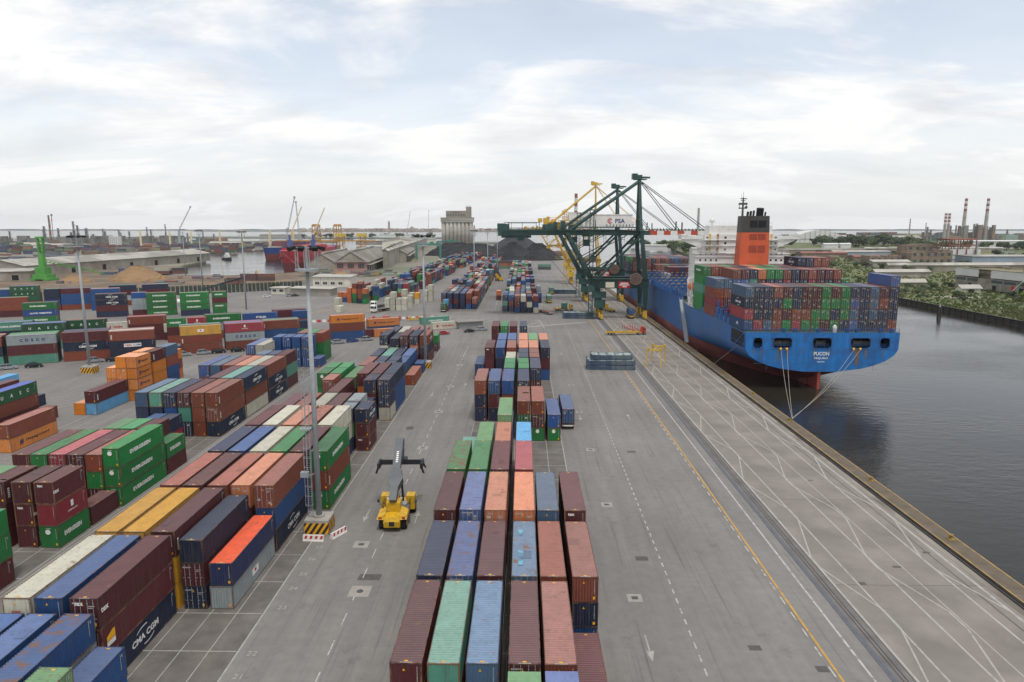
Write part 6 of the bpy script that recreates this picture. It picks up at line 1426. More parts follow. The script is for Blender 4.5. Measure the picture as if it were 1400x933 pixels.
# two long quay warehouses with gable ends toward us
def gable(name, label, x, y, rz, w, d, h, rise, wm_, rm_, front=None, wins=3, cat='warehouse', ribs=True):
    t = thing(name, label, cat, (x,y,0), R(rz))
    b = MB(); b.yprism([(-w/2,-.2),(w/2,-.2),(w/2,h),(0,h+rise),(-w/2,h)], 0, d); b.build('wall', wm_, t)
    r = MB(); k = rise/(w/2); e = 1.2
    r.yprism([(-w/2-e,h-e*k+.02),(0,h+rise+.02),(0,h+rise+.4),(-w/2-e,h-e*k+.4)], -.6, d+.6); r.yprism([(.002,h+rise+.02),(w/2+e,h-e*k+.02),(w/2+e,h-e*k+.4),(.002,h+rise+.4)], -.6, d+.6); ro = r.build('roof', rm_, t)
    if ribs:
        b = MB(); n = int(d/9)
        for q in range(1,n): b.bar((-w/2-e,q*d/n,h-e*k+.44),(0,q*d/n,h+rise+.44),.3,.1); b.bar((w/2+e,q*d/n,h-e*k+.44),(0,q*d/n,h+rise+.44),.3,.1)
        b.build('roof_seam', W_GREY, ro)
        b = MB(); b.box(-1.2,1.2,4,d-4,h+rise+.3,h+rise+1.5); b.build('ridge_vent', R_GREY, ro)
    if front:
        b = MB(); b.box(-w/2,w/2,-.5,-.02,-.1,h*.96); f = b.build('gable_front', front, t); 
        b = MB(); b.box(-w/2-.5,w/2+.5,-2.2,-.02,h*.97,h*1.02+.3); b.build('canopy', W_GREY, t)
        for q in range(wins):
            for j in range(4):
                xx = -w/2+w*(q+.5)/wins+(j-1.5)*1.35; b = MB(); b.box(xx-.5,xx+.5,-.62,-.5,h*.42,h*.85); b.build('window', WIN, f)
    n = int(d/14)
    for q in range(n):
        b = MB(); yy = (q+.5)*d/n; b.box(w/2-.05,w/2+.12,yy-2.4,yy+2.4,0,h*.62); b.build('door', DARK, t)
    b = MB(); b.box(w/2+.13,w/2+4.2,0,d,h*.72,h*.72+.3); b.build('side_canopy', W_GREY, t)
    return t
gable('gabled_warehouse','grey gabled warehouse with faded pink brick front near the red ship', -149,592,4.5, 27,150,9.5,8.5, W_GREY, R_DGREY, W_PINK)
gable('gabled_warehouse','grey gabled warehouse at the dock edge left of the pink fronted one', -178,604,4.5, 27,130,7,8.5, W_GREY, R_DGREY)
gable('gabled_warehouse','farther grey gabled warehouse in line behind the pink fronted one', -148,770,6, 34,180,9.5,9, W_GREY, R_DGREY)
gable('gabled_warehouse','long pale hall behind the green yard gantries left of the silo', -205,1150,8, 60,200,14,5, W_CREAM, R_GREY, None)
hall('conveyor_gallery','long raised conveyor gallery running above the warehouse roofs to the silo', -160,1010,95, 720,4.5,17,1.2, W_GREY, R_GREY, bands=False, cat='conveyor')
# white office with dark windows and low sheds
t = hall('white_office','low white office building with four dark windows behind the orange stacks', -128,455,-6, 26,13,6.4,.8, W_CREAM, R_GREY, 0, 0, cat='office', mono=True, bands=False)
for k in range(4):
    x = -10+k*5.4; b = MB(); b.box(x-1.4,x+1.4,-.1,.05,1.5,3.2); w_ = b.build('window', WIN, t); b = MB(); b.box(x-.06,x+.06,-.16,-.1,1.5,3.2); b.build('mullion', MW, w_); b = MB(); b.box(x+2.2,x+2.5,-.08,.04,.2,6.2); b.build('panel_joint', R_GREY, t)
hall('low_office','long low grey cabin building on the apron in front of the white office', -124,396,-12, 26,8,4,.3, W_GREY, R_GREY, 0, 0, cat='office', mono=True, bands=False)
hall('low_office','small white cabin with dark tree beside it left of the grey cabin building', -146,404,-12, 9,6,3.6,.3, W_CREAM, R_GREY, 2, 0, cat='office', mono=True, bands=False)
hall('bike_shelter','small grey open shelter by the parked cars left of the central block', -20.5,268,22, 10,3,2.6,.2, mat('shelter_sheet','8f908d',.6,.2,1), R_DGREY, cat='shelter', mono=True, bands=False)
b = MB()
for k in range(60): b.box(-262+k*2.0,-262+k*2.0+1.96,360+k*1.3,360.3+k*1.3,0,5.2)
fn_ = b.build('screen_fence', mat('dark_green_netting','3f4c46',.9,.3,.5)); tag(fn_,'tall dark green netting fence between the apron and the bare earth','fence')
t = thing('conveyor','black inclined belt conveyor by the green netting fence','conveyor',(-185,418,0),R(30)); b = MB(); b.bar((-12,0,2),(14,0,9),2,1.0); b.build('belt_frame', MBK, t); b = MB(); [b.bar((x,s,0),(x,s,3+x*.27+3),.3) for x in (-8,0,9) for s in (-.9,.9)]; b.build('legs', MBK, t)
# silo
t = thing('grain_silo','tall pale concrete grain silo with fluted cells and a grey tower on top','silo',(-133,1390,0),R(0),None)
for k in range(8):
    for j in range(2):
        b = MB(); b.tube((-27.6+k*7.9,6+j*8,6),(-27.6+k*7.9,6+j*8,48),4.05,n=14); b.build('cell', SILO, t, smooth=True)
b = MB(); b.box(-33,33,3,22,-.2,6); b.build('base_hall', W_GREY, t)
b = MB(); b.box(-32.5,33.5,1,20,48.02,56.5); hb = b.build('gallery', SILO, t)
for k in range(18): b = MB(); x = -30+k*3.5; b.box(x-.9,x+.9,.86,1.0,50.2,51.8); b.build('window', WIN, hb)
b = MB(); b.box(-33.3,34.3,.2,20.5,56.52,57.2); b.build('parapet', W_GREY, t)
b = MB(); b.box(-22,18.4,3,18,57.22,70.5); up2 = b.build('upper_storey', mat('brown_grey_concrete','8f887c',.85,.2,.06), t)
for k in range(7): b = MB(); x = -18+k*5.4; b.box(x-1.2,x+1.2,2.86,3.0,60,64); b.build('window', WIN, up2)
b = MB(); b.box(18.42,28.5,3,18,57.22,78.5); b.build('lift_tower', bpy.data.materials['brown_grey_concrete'], t)
b = MB(); [b.box(18.4+k*3.2,18.4+k*3.2+.4,2.8,3,78.5,80.5) for k in range(4)]; b.box(18.4,28.5,2.8,3,80.2,80.5); b.build('roof_rail', R_DGREY, t)
b = MB(); 
for k in range(6): b.box(-8+k*2.2,-6.8+k*2.2,2.8,2.86,66.0,68.4)
b.build('faded_lettering', WIN, t)
# green yard gantries
def rtg(label, x, y):
    t = thing('yard_gantry', label, 'gantry crane', (x,y,0), R(0), 'green yard gantries')
    for sx in (0,28):
        for sy in (-4,4): b = MB(); b.bar((sx,sy,1.2),(sx,sy,18),1.3,1.5); b.build('leg', CRGL, t)
        b = MB(); b.box(sx-.8,sx+.8,-6,6,.6,1.6); [b.wheel(sx,yy,.6,.6,.5,10) for yy in (-5,5)]; b.build('bogie', CRY, t)
    for sy in (-4,4): b = MB(); b.box(-.5,28.5,sy-.6,sy+.6,18.02,19.8); b.build('girder', CRGL, t)
    b = MB(); b.box(16,20,-3.5,3.5,19.82,22.2); b.build('trolley', CRGL, t)
CRGL = mat('mid_green_gantry_paint','3f7f70',.5,.2,.3)
rtg('nearer green rail gantry over the far stacks before the grey warehouses', -124, 800); rtg('farther green rail gantry near the silo foot', -121, 975)
# heaps
COAL = mat('coal_heap','212225',.95,.4,.09, bump=.6, bscale=.5, second='2b2b2d', sscale=.05); SAND = mat('sand_heap','8a6f4f',.95,.25,.05, bump=.5, bscale=.4)
def heap(name, label, x, y, rx, ry, h, m, seed, cat='heap', ridge=0.0, group=None):
    g = random.Random(seed); b = MB(); n, k = 40, 12; rings = []
    for j in range(k+1):
        f = 1-j/k; ring = []
        for q in range(n):
            a = 2*math.pi*q/n; rr = f*(1+.08*math.sin(3*a+seed)+.05*g.uniform(-1,1)); xx = rx*rr*math.cos(a)+ridge*math.copysign(1,math.cos(a))*(1-f)*abs(math.cos(a)); ring.append((xx, ry*rr*math.sin(a), h*(1-f)**.92*(1+.04*g.uniform(-1,1)) - (.3 if j == 0 else 0)))
        rings.append(ring)
    b.loft(rings); o = b.build(name, m); o.location = (x,y,0); return tag(o, label, cat, group)
heap('coal_heap','broad black coal heap right of the silo behind the far left block', -62,905,52,40,17,COAL,1,ridge=12); heap('coal_heap','pointed black coal heap directly behind the far central block', -12,830,34,34,20,COAL,2,ridge=4); heap('coal_heap','black coal heap beside the yellow crane legs', 18,838,30,36,19,COAL,3,ridge=6); heap('coal_heap','grey black coal heap behind the pointed ones', -8,930,52,30,27,mat('grey_coal','3c3d3f',.95,.3,.05,bump=.5),4,ridge=10); heap('coal_heap','long low black coal heap at the silo foot', -95,960,40,36,17,COAL,5,ridge=14)
heap('sand_heap','large brown sand heap between the long warehouse and the bare earth', -291,512,22,18,10.5,SAND,6,ridge=4); heap('sand_heap','low brown sand heap beside the green harbour crane', -327,494,13,10,5,SAND,7,ridge=3); heap('sand_heap','small dark earth heap beside the thin lamp mast', -215,470,9,7,3,DIRT,8); heap('sand_heap','dark earth heap at the right end of the bare ground', -178,440,11,8,3.4,DIRT,9); heap('sand_heap','low brown heap behind the white office', -150,560,16,10,4,SAND,10)
# green mobile harbour crane
LIME = mat('lime_green_crane_paint','4f9640',.45,.2,.2)
t = thing('harbour_crane','bright lime green mobile harbour crane with lowered lattice boom','crane',(-358,506,0),R(0))
b = MB(); b.box(-5.5,5.5,-5,5,1.0,4.5); b.box(-7,-3,-6,6,.2,1.6); b.box(3,7,-6,6,.2,1.6); b.build('undercarriage', LIME, t); b = MB(); b.box(-4.2,3.4,-3.5,3.5,4.52,9.98); b.build('slewing_body', LIME, t)
b = MB(); b.loft([[(-2.2,-2,10),(1.8,-2,10),(1.8,2,10),(-2.2,2,10)],[(-1.6,-1.5,20),(1.4,-1.5,20),(1.4,1.5,20),(-1.6,1.5,20)]]); b.build('tower', LIME, t)
b = MB()
for sx in (-1.5,1.5): b.bar((sx,-1.2,20),(sx*1.3,-1,31),.8,.8); b.bar((sx,1.2,20),(sx*1.3,1,31),.8,.8)
for z in (22,25,28,31): b.box(-2.2,2.2,-1.3,1.3,z,z+.4)
b.box(-2.8,2.8,-1.6,1.6,31,32.4); b.build('mast_frame', LIME, t)
b = MB(); p0, p1 = Vector((3,-2,14)), Vector((31,24,3.0))
for o_ in ((0,-1.2,0),(0,1.2,0),(0,0,1.9)): b.bar(p0+Vector(o_),p1+Vector(o_)*.5,.26)
for k in range(16):
    q, q2 = p0.lerp(p1,k/16), p0.lerp(p1,(k+1)/16); s = 1-.5*k/16
    b.bar(q+Vector((0,-1.2*s,0)),q2+Vector((0,0,1.9*s)),.22); b.bar(q+Vector((0,1.2*s,0)),q2+Vector((0,0,1.9*s)),.22); b.bar(q+Vector((0,-1.2*s,0)),q2+Vector((0,1.2*s,0)),.22)
b.build('lattice_boom', LIME, t)
# excavator and small tanks on the earth
t = thing('excavator','small pale excavator standing on the bare earth near the dock','excavator',(-205,528,0),R(40)); b = MB(); b.box(-1.8,1.8,-2.5,2.5,0,1.2); b.box(-1.5,1.5,-2,1.6,1.3,3.2); b.build('body', CRO, t); b = MB(); b.bar((0,1,2.4),(0,5,6),.6); b.bar((0,5,6),(0,8,3),.5); b.build('arm', CRO, t)
# red bulk ship and the blue ship in the dock
REDH = mat('crimson_hull','a8323c',.5,.2,.05, streak=True); REDD = mat('dark_red_hull','7b3a3c',.65,.3,.05)
def simple_ship(name, label, x, y, rz, ln, bm, dk, mtop, mbot):
    t = thing(name, label, 'ship', (x,y,0), R(rz))
    st = [(0,.05,4.5),(4,.42,2.5),(10,.72,1.2),(20,.95,.3),(34,1,0),(ln-12,1,0),(ln,.8,0)]
    for nm, z0, z1, m in (('boot_topping',-3.5,.40*dk,mbot),('hull',.40*dk,dk,mtop)):
        b = MB(); rings = []
        for yy, f, rk in st:
            f0 = f*(.72 if nm == 'boot_topping' and yy < 30 else .94 if nm == 'boot_topping' else .9 if yy < 30 else 1); f1 = f if nm == 'hull' else f*(.9 if yy < 30 else 1)
            if nm == 'hull': f0 = f*(.9 if yy < 30 else 1)
            r0 = rk*(1-z0/dk) if z0 > 0 else rk; r1 = rk*(1-z1/dk)
            rings.append([(-bm/2*f0,yy+r0,z0),(bm/2*f0,yy+r0,z0),(bm/2*f1,yy+r1,z1),(-bm/2*f1,yy+r1,z1)])
        b.loft(rings); b.build(nm, m, t)
    return t
t = simple_ship('bulk_ship','crimson bulk carrier moored bow on beside the grey warehouses', -209,612,6, 175,28,18,REDH,REDD)
b = MB()
for s in (-1,1): b.tube((s*9.6,8.6,12.0),(s*10.6,7.4,12.0),1.5,n=12)
b.build('anchor_pocket', REDD, t)
b = MB(); [b.box(-13.5,13.5,30+28*k,32+28*k,18,20) for k in range(4)]; [b.box(-9,9,34+28*k,52+28*k,18,21) for k in range(4)]; b.build('hatch', REDH, t)
DER = mat('cream_derrick','d9c9a0',.6,.2,.3)
for k, (x, y) in enumerate(((-8,40),(9,64))):
    b = MB(); b.tube((x,y,18),(x,y,32),1.0,n=8); b.box(x-2,x+2,y-2,y+2,18,27); b.build('crane_post', mat('blue_post','465f92',.5,.2,.3) if k == 0 else bpy.data.materials['blue_post'], t); b = MB(); b.bar((x,y,30),(x+13,y-2,58),.8); b.build('crane_jib', DER, t)
for k in range(2): r_ = MB(); r_.tube((-6+10*k,3,16),(18-4*k,-22,.5),.12,n=4); r_.build('mooring_line', ROPE, t)
t = simple_ship('cargo_ship','dark blue cargo ship with stacked boxes behind the crimson one', -329,868,-24, 140,22,13,mat('dark_blue_hull','2a4a86',.5,.2,.05),REDD)
b = MB(); b.box(-10,10,18,22,13,14); b.tube((0,10,13),(0,10,30),.4); b.tube((-4,60,13),(-4,60,36),.6); b.build('mast', DER, t)
g = random.Random(5)
for k in range(4):
    b = MB(); b.box(-10,10,26+13*k,37+13*k,13,13+2.6*g.choice((2,3,3))); b.build('deck_cargo', [mat('cargo_blue','385a84',.6,.4,.3,second='8a4a40',sscale=.25),mat('cargo_red','7d4540',.6,.4,.3,second='3d5f8c',sscale=.25)][k % 2], t)
# tug and grey ones in the dock
for lb, x, y in (('grey tug lying in the dock left of the dark blue ship',-372,868),('small tug by the end of the long warehouse',-425,905)):
    t = thing('tug_boat', lb, 'boat', (x,y,WZ), R(40)); b = MB(); b.loft([[(-.4,0,-.5),(.4,0,-.5),(.6,0,3.6),(-.6,0,3.6)],[(-3.6,7,-.5),(3.6,7,-.5),(4,7,2.8),(-4,7,2.8)],[(-3.8,24,-.5),(3.8,24,-.5),(4,24,2.4),(-4,24,2.4)]]); b.build('hull', MBK, t); b = MB(); b.box(-2.6,2.6,9,16,2.5,6.5); b.box(-2,2,10,14,6.5,9); b.build('wheelhouse', WHITE, t); b = MB(); b.tube((0,14.5,9),(0,14.5,15),.3); b.build('mast', MBK, t)
# ochre dock gantries
for i, (x, y, lb) in enumerate(((-262,872,'left ochre gantry crane beyond the crimson ship'),(-238,884,'right ochre gantry crane beyond the crimson ship'))):
    t = thing('dock_gantry', lb, 'gantry crane', (x,y,0), R(-6), 'ochre dock gantries')
    for sx in (-5,5):
        for sy in (-6,6): b = MB(); b.bar((sx,sy,0),(sx*.6,sy*.7,41),.8); b.build('leg', CRO, t)
    b = MB(); b.box(-55,50,-2.4,-1.6,21,22.2); b.box(-55,50,1.6,2.4,21,22.2); b.build('girder', CRO, t)
    b = MB(); [b.box(-4.2,4.2,-5,5,z,z+1) for z in (8,22.5,32,40)]; b.box(-3.5,3.5,-3.5,3.5,41,42.5); b.build('cross_beam', CRO, t)
    b = MB(); b.bar((0,0,41),(-40,0,22),.4); b.bar((0,0,41),(38,0,22),.4); b.build('stay', CRO, t)
    b = MB(); b.box(26,38,-3.5,3.5,27,31); b.build('machinery_house', mat('yellow_house','c9b048',.6,.2,.2) if i == 0 else bpy.data.materials['yellow_house'], t); b = MB(); [b.bar((x_,y_,6),(x_,y_,27),.7) for x_ in (29,36) for y_ in (-3,3)]; [b.bar((29,y_,z_),(36,y_,z_+7),.5) for y_ in (-3,3) for z_ in (6,13,20)]; b.build('rear_tower', CRO, t)
# pale slewing cranes
PALEC = mat('pale_grey_crane','9ba0a4',.6,.15,.2)
for lb, x, y, h, jx, jh in (('pair of pale slender jib crane left of the crimson ship',-405,1180,26,16,88),('upright pale jib crane just left of the crimson ship',-384,1180,26,-3,80),('thin slanting jib crane above the far left yard',-667,1330,32,26,76),('pale jib crane on the horizon left of the silo',-470,2800,20,14,95),('white lattice crane on the horizon left of the silo',-370,2700,18,3,100)):
    lb = lb.replace('pair of pale slender','slanting pale')
    t = thing('jib_crane', lb, 'crane', (x,y,0), 0); b = MB(); b.box(-4,4,-4,4,0,8); b.tube((0,0,8),(0,0,h),2.6,2.2,8); b.build('tower', PALEC, t)
    b = MB(); n = 14; p0, p1 = Vector((0,0,h)), Vector((jx,0,jh))
    for o_ in (-1.1,1.1): b.bar(p0+Vector((o_,0,0)),p1+Vector((o_*.4,0,0)),.55)
    for k in range(n): q, q2 = p0.lerp(p1,k/n), p0.lerp(p1,(k+1)/n); s = 1 if k % 2 else -1; b.bar(q+Vector((s*1.1*(1-.6*k/n),0,0)),q2+Vector((-s*1.1*(1-.6*k/n),0,0)),.4)
    b.box(jx-1.3,jx+1.3,-1.5,1.5,jh-1,jh+2); b.build('jib', PALEC, t)
# refinery on the left horizon
REF = mat('refinery_grey','82817c',.7,.3,.05, second='6f6b64', sscale=.04); TANK = mat('pale_tank','b5b3ad',.6,.15,.05)
def column(x, y, h, r, label, striped=False):
    t = thing('refinery_column', label, 'tower', (x,y,0), 0, 'refinery columns on the left horizon')
    b = MB(); b.tube((0,0,0),(0,0,h*.62),r,n=8); b.tube((0,0,h*.62),(0,0,h),r*.7,n=8); b.build('shell', REF, t)
    b = MB(); [b.tube((0,0,z*h),(0,0,z*h+.6),r*1.5,n=8) for z in (.3,.6,.85,.97)]; b.bar((r*1.3,0,0),(r*1.3,0,h*.9),.5); b.build('platform', PALEC, t)
for x, y, h, r in ((-911,1400,42,2.6),(-895,1405,36,2.2),(-888,1390,36,2.2),(-880,1400,24,3),(-865,1410,35,1.6),(-855,1400,30,2.4),(-823,1395,33,2),(-805,1400,30,2),(-980,1400,40,2.6),(-958,1410,36,2.2),(-932,1420,50,2.4),(-925,1400,28,2.6),(-1180,1420,26,2),(-1150,1440,34,1.8),(-1110,1400,24,2.4),(-1075,1430,30,2),(-1010,1440,33,2),(-840,1430,27,1.6),(-790,1440,38,1.6),(-760,1400,34,2),(-735,1410,44,1.4),(-700,1430,26,2),(-672,1440,30,1.6),(-640,1420,24,2)): column(x,y,h,r,'slender grey refinery column on the far left horizon')
t = thing('flare_stack','tall red and grey banded stack with thin flare pipe at far left','chimney',(-1037,1500,0))
for k in range(9): b = MB(); b.tube((0,0,k*7.1),(0,0,(k+1)*7.1-.01),2.6-.1*k,2.5-.1*k,n=10); b.build('band', REF if k % 2 == 0 else mat('dull_red_band','94524a',.7,.2,.2) if k == 1 else bpy.data.materials['dull_red_band'], t)
b = MB(); b.bar((5,0,0),(7,0,64),.9); b.box(5.4,8.4,-1.2,1.2,62,66); b.bar((7,0,60),(0,0,30),.4); b.build('flare_pipe', REF, t)
b = MB(); g = random.Random(21)
for k in range(150): x = -1330+g.uniform(0,640); y = 1330+g.uniform(0,160); s = g.uniform(5,15); b.box(x,x+s*1.6,y,y+s,0,g.choice((4,6,9,14,20,5)))
tag(b.build('refinery_plant', REF), 'dense low pipework and sheds of the refinery on the left horizon', 'refinery', None, 'stuff')
for k in range(9):
    b = MB(); b.tube((0,0,0),(0,0,11),11,n=18); b.dome((0,0,11),11,18,3,.18); o = b.build('storage_tank', TANK); o.location = (-1290+k*27+(k%3)*8,1300+30*(k%2),0); tag(o,'pale round storage tank among the refinery at far left','tank','storage tanks at far left')
for lb, x, y, h in (('white tall block building amid the distant yard on the left',-743,1240,22),):
    t = thing('white_block', lb, 'building', (x,y,0), 0); b = MB(); b.box(-8,8,0,12,0,h); b.build('wall', W_WHITE, t)
    for k in range(4):
        for j in range(5): b = MB(); b.box(-6.5+k*3.6,-4.9+k*3.6,-.12,0,2.5+j*3.9,4.3+j*3.9); b.build('window', WIN, t)
for k, (x, y, w_, d_2, h) in enumerate(((-600,1500,90,20,8),(-480,1620,80,18,7),(-820,1180,70,18,8),(-1010,1120,90,22,9),(-560,1290,60,16,9),(-900,1250,46,16,8),(-430,2420,150,26,10),(-900,2560,160,30,9),(-680,2450,120,24,10),(-1180,1560,120,20,10),(-330,1480,60,20,9),(-255,1650,90,18,9))):
    hall('distant_shed', '%s shed, %s' % (('white','grey','cream')[k%3], ['%s in the far left yard' % ('short' if w_ < 70 else 'long'),'on the island across the lagoon'][1 if y > 2000 else 0]), x, y, 4, w_, d_2, h, 2, [W_WHITE,W_GREY,W_CREAM][k%3], R_GREY, cat='shed', group='distant sheds beyond the yard', bands=False)
for k in range(7): b = MB(); b.tube((0,0,0),(0,0,30),1.6,n=8); b.box(-1,1,-1,1,30,33); o = b.build('bollard_pile', DER); o.location = (-690+k*46,1235+14*(k%2),0); tag(o,'slim cream post standing in the far left yard','post','cream posts in the far left yard')
# the old city on the far shore
CITY = mat('hazy_brick_city','9a8478',.9,.3,.01, second='b5a598', sscale=.02)
b = MB(); g = random.Random(3)
for k in range(520):
    x = -1900+g.random()**.8*2100; y = 5600+g.uniform(-160,200); s = g.uniform(12,34); b.box(x,x+s,y,y+s,0,g.uniform(9,24))
tag(b.build('old_city', CITY), 'low old city roofs strung along the far lagoon shore', 'city', None, 'stuff')
p = MB(); p.prism([(-2600,5400),(300,5400),(400,5900),(-2700,5950)], WZ-.5, .9); struct(p.build('city_island', SHORE))
for lb, x, h, r in (('slim bell tower standing highest in the old city',-1075,88,7),('small bell tower at left of the old city',-1650,55,6),('small bell tower near the middle of the old city',-560,60,6),('bell tower beside the silo on the far shore',-390,52,6),('church dome between the bell towers',-890,38,14)):
    t = thing('bell_tower' if 'tower' in lb else 'church_dome', lb, 'church', (x,5540,0)); b = MB()
    if 'tower' in lb: b.box(-r,r,-r,r,0,h*.8); b.loft([[(-r,-r,h*.8),(r,-r,h*.8),(r,r,h*.8),(-r,r,h*.8)],[(-.3,-.3,h),(.3,-.3,h),(.3,.3,h),(-.3,.3,h)]])
    else: b.tube((0,0,0),(0,0,h*.6),r,n=12); b.dome((0,0,h*.6),r,12,5)
    b.build('shaft' if 'tower' in lb else 'drum', CITY, t)
# ---------------------------------------------------------------- right bank: ruins, plants, chimneys
CHIM = mat('grey_chimney','a39d95',.8,.15,.05); CHR = mat('chimney_red','8a4a47',.7,.15,.1); CHW = mat('chimney_white','d2cfca',.7,.1,.1)
def chimney(lb, x, y, h, r0, r1, bands, group=None):
    t = thing('chimney', lb, 'chimney', (x,y,0), 0, group); BH = .09 if len(bands) > 6 else .062; zb = h*(1-BH*len(bands)) if bands else h
    f = lambda z: r0+(r1-r0)*z/h
    b = MB(); b.tube((0,0,0),(0,0,zb),f(0),f(zb),14); b.build('shaft', CHIM, t, smooth=False)
    for k, c in enumerate(bands): z0 = zb+k*h*BH; b = MB(); b.tube((0,0,z0+.02),(0,0,z0+h*BH),f(z0)+.05,f(z0+h*BH)+.05,14); b.build('band', CHR if c == 'r' else CHW, t)
    b = MB(); b.tube((0,0,h*.55),(0,0,h*.55+1),f(h*.55)*1.35,n=14); b.build('platform', PALEC, t)
chimney('left one of two tall chimneys with red and white tops beyond the refinery',1298,2060,120,5.6,3.7,'rwrwr','tall banded chimneys'); chimney('right one of two tall chimneys with red and white tops beyond the refinery',1362,2060,120,5.6,3.7,'rwrwr','tall banded chimneys')
chimney('left one of the twin shorter chimneys set close together',1135,1880,74,3.7,3.3,'wrwrwr','twin chimneys'); chimney('right one of the twin shorter chimneys set close together',1148,1886,74,3.7,3.3,'wrwrwr','twin chimneys')
chimney('thin banded mast chimney nearest the ship on the right horizon',1080,1950,60,2.0,1.5,'rwrwr','thin banded masts'); chimney('thin shorter banded mast right of the other thin one',1240,2150,50,2.0,1.3,'rwrwr','thin banded masts')
chimney('grey chimney with dark top rising behind the ship bridge wing',471,1870,88,3.6,3.0,''); chimney('leaning red and white banded chimney behind the yellow cranes',142,1868,126,5.5,4.0,'rwrwrwr')
PL = mat('rusty_plant','7c746b',.8,.35,.05, second='8d6b58', sscale=.05)
t = thing('process_plant','big rusty grey process plant at the foot of the tall chimneys','refinery',(1330,2040,0)); g = random.Random(9)
for k in range(46): b = MB(); x = -75+g.uniform(0,140); s = g.uniform(5,14); y = g.uniform(0,50); b.box(x,x+s,y,y+s,0,g.uniform(12,44)) if k % 3 else b.tube((x,y,0),(x,y,g.uniform(25,48)),2.2,n=8); b.build('unit' if k % 3 else 'vessel', PL if k % 2 else REF, t)
for k, (x, y, h) in enumerate(((1470,2000,58),(1520,2010,44),(1556,2000,58),(1600,2020,84),(1622,2020,76),(1060,1830,38),(1075,1840,30),(1090,1830,24),(1420,2050,30),(1660,2000,40))):
    t = thing('plant_column','grey column with platforms in the right hand refinery','tower',(x,y,0),0,'columns in the right hand refinery'); b = MB(); b.tube((0,0,0),(0,0,h),3,2.2,8); b.build('shell', REF, t); b = MB(); [b.tube((0,0,h*z),(0,0,h*z+1),4.2,n=8) for z in (.4,.7,.95)]; b.build('platform', PL, t)
t = thing('inclined_gallery','grey curved conveyor gallery climbing at the right edge','conveyor',(1540,2010,0)); b = MB(); pts = [(-90,0,12),(-50,0,42),(-10,0,58),(40,0,66),(120,0,68)]; [b.bar(p,q_,6,5) for p,q_ in zip(pts,pts[1:])]; b.build('gallery', REF, t); b = MB(); [b.bar((x,0,0),(x,0,z),3) for x,z in ((-50,42),(-10,58),(40,66))]; b.build('support', REF, t)
t = thing('arched_hall','big white barrel vaulted hall behind the trees','hall',(726,1700,0)); b = MB()
n = 14; arc = [(62*math.cos(math.pi*k/n), 30*math.sin(math.pi*k/n)) for k in range(n+1)]
b.yprism([(x,z) for x,z in reversed(arc)], 0, 60); b.build('vault', W_WHITE, t); b = MB()
for k in range(9): x = -48+k*12; zz = 30*math.sqrt(max(0,1-(x/62)**2)); b.box(x-.5,x+.5,-1,-.05,0,zz-.5)
b.box(-56,56,-1,-.05,9,10); b.build('front_frame', CHIM, t)
hall('pale_hall','pale low hall joined to the right of the vaulted one',805,1700,0,70,40,15,3,W_CREAM,R_GREY,cat='hall',bands=False)
hall('long_grey_hall','long grey shed with curved roof below the lagoon on the right',812,1545,2,150,40,13,6,W_GREY,R_GREY,cat='hall',bands=False)
hall('long_white_hall','long white warehouse at the right edge below the plant',900,1260,0,200,40,13,1,W_WHITE,W_WHITE,cat='warehouse',bands=False,mono=True)
hall('grey_blue_hall','low grey blue clad shed left of the ruined hall',520,722,4,110,26,9,.6,W_BLUE,R_GREY,cat='shed',bands=False,mono=True)
# ruined white hall at right
t = thing('ruined_hall','long ruined hall with white upper panels and broken windows at the right edge','building',(290.4,401.5,.5),R(-86))
b = MB(); b.box(-56,90,0,26,.3,7.2); b.build('lower_storey', mat('ruin_grey','9b968b',.9,.3,.2,second='7a7468',sscale=.2), t); b = MB(); b.box(-56,90,.2,26,10.2,12.2); b.box(-55,90,1.6,25,7.22,10.2); b.build('upper_core', W_BRICK, t)
for k in range(14):
    if k in (2,): continue
    x = -56+k*10.4; p = MB(); p.box(x,x+10.3,-.3,.15,7.9,12.6); p.build('white_panel', W_WHITE, t); q_ = MB(); q_.box(x+.6,x+9.6,-.1,.0,5.0,6.8); q_.build('broken_window', WIN, t)
    if k % 2: q_ = MB(); q_.box(x+2,x+5,-.12,.0,.6,3.6); q_.build('doorway', DARK, t)
b = MB(); b.box(-57,91,-.5,27,12.62,12.9); ro = b.build('roof', mat('mossy_roof','837a66',.95,.35,.1,second='6b6f4c',sscale=.08), t)
b = MB(); g = random.Random(2); [b.box(x,x+g.uniform(1,5),g.uniform(2,20),g.uniform(21,24),12.92,12.92+g.uniform(.3,1.2)) for x in [g.uniform(-55,85) for _ in range(26)]]; b.build('roof_rubble', W_BRICK, ro)
p = MB(); p.bar((-2,-6,0),(3,-2,8),3.6,.3); p.build('fallen_panel', W_WHITE, t); p = MB(); p.box(-8,-5.5,-.2,.02,1,4.5); p.build('red_door', MRD, t)
def ruin(lb, x, y, rz, w, d, h, m, nwin, floors, seed, cat='building', name='ruined_building'):
    t = thing(name, lb, cat, (x,y,0), R(rz)); g = random.Random(seed); b = MB(); n = 8
    for k in range(n): hh = h*g.uniform(.78,1.06); b.box(-w/2+w*k/n,-w/2+w*(k+1)/n-.02,0,d,0,hh)
    b.build('wall', m, t)
    for f in range(floors):
        for k in range(nwin): xx = -w/2+w*(k+.5)/nwin; zz = h*(f+.35)/floors*.92; q_ = MB(); q_.box(xx-w/nwin*.2,xx+w/nwin*.2,-.12,.05,zz,zz+h/floors*.42); q_.build('window_opening', WIN, t)
    return t
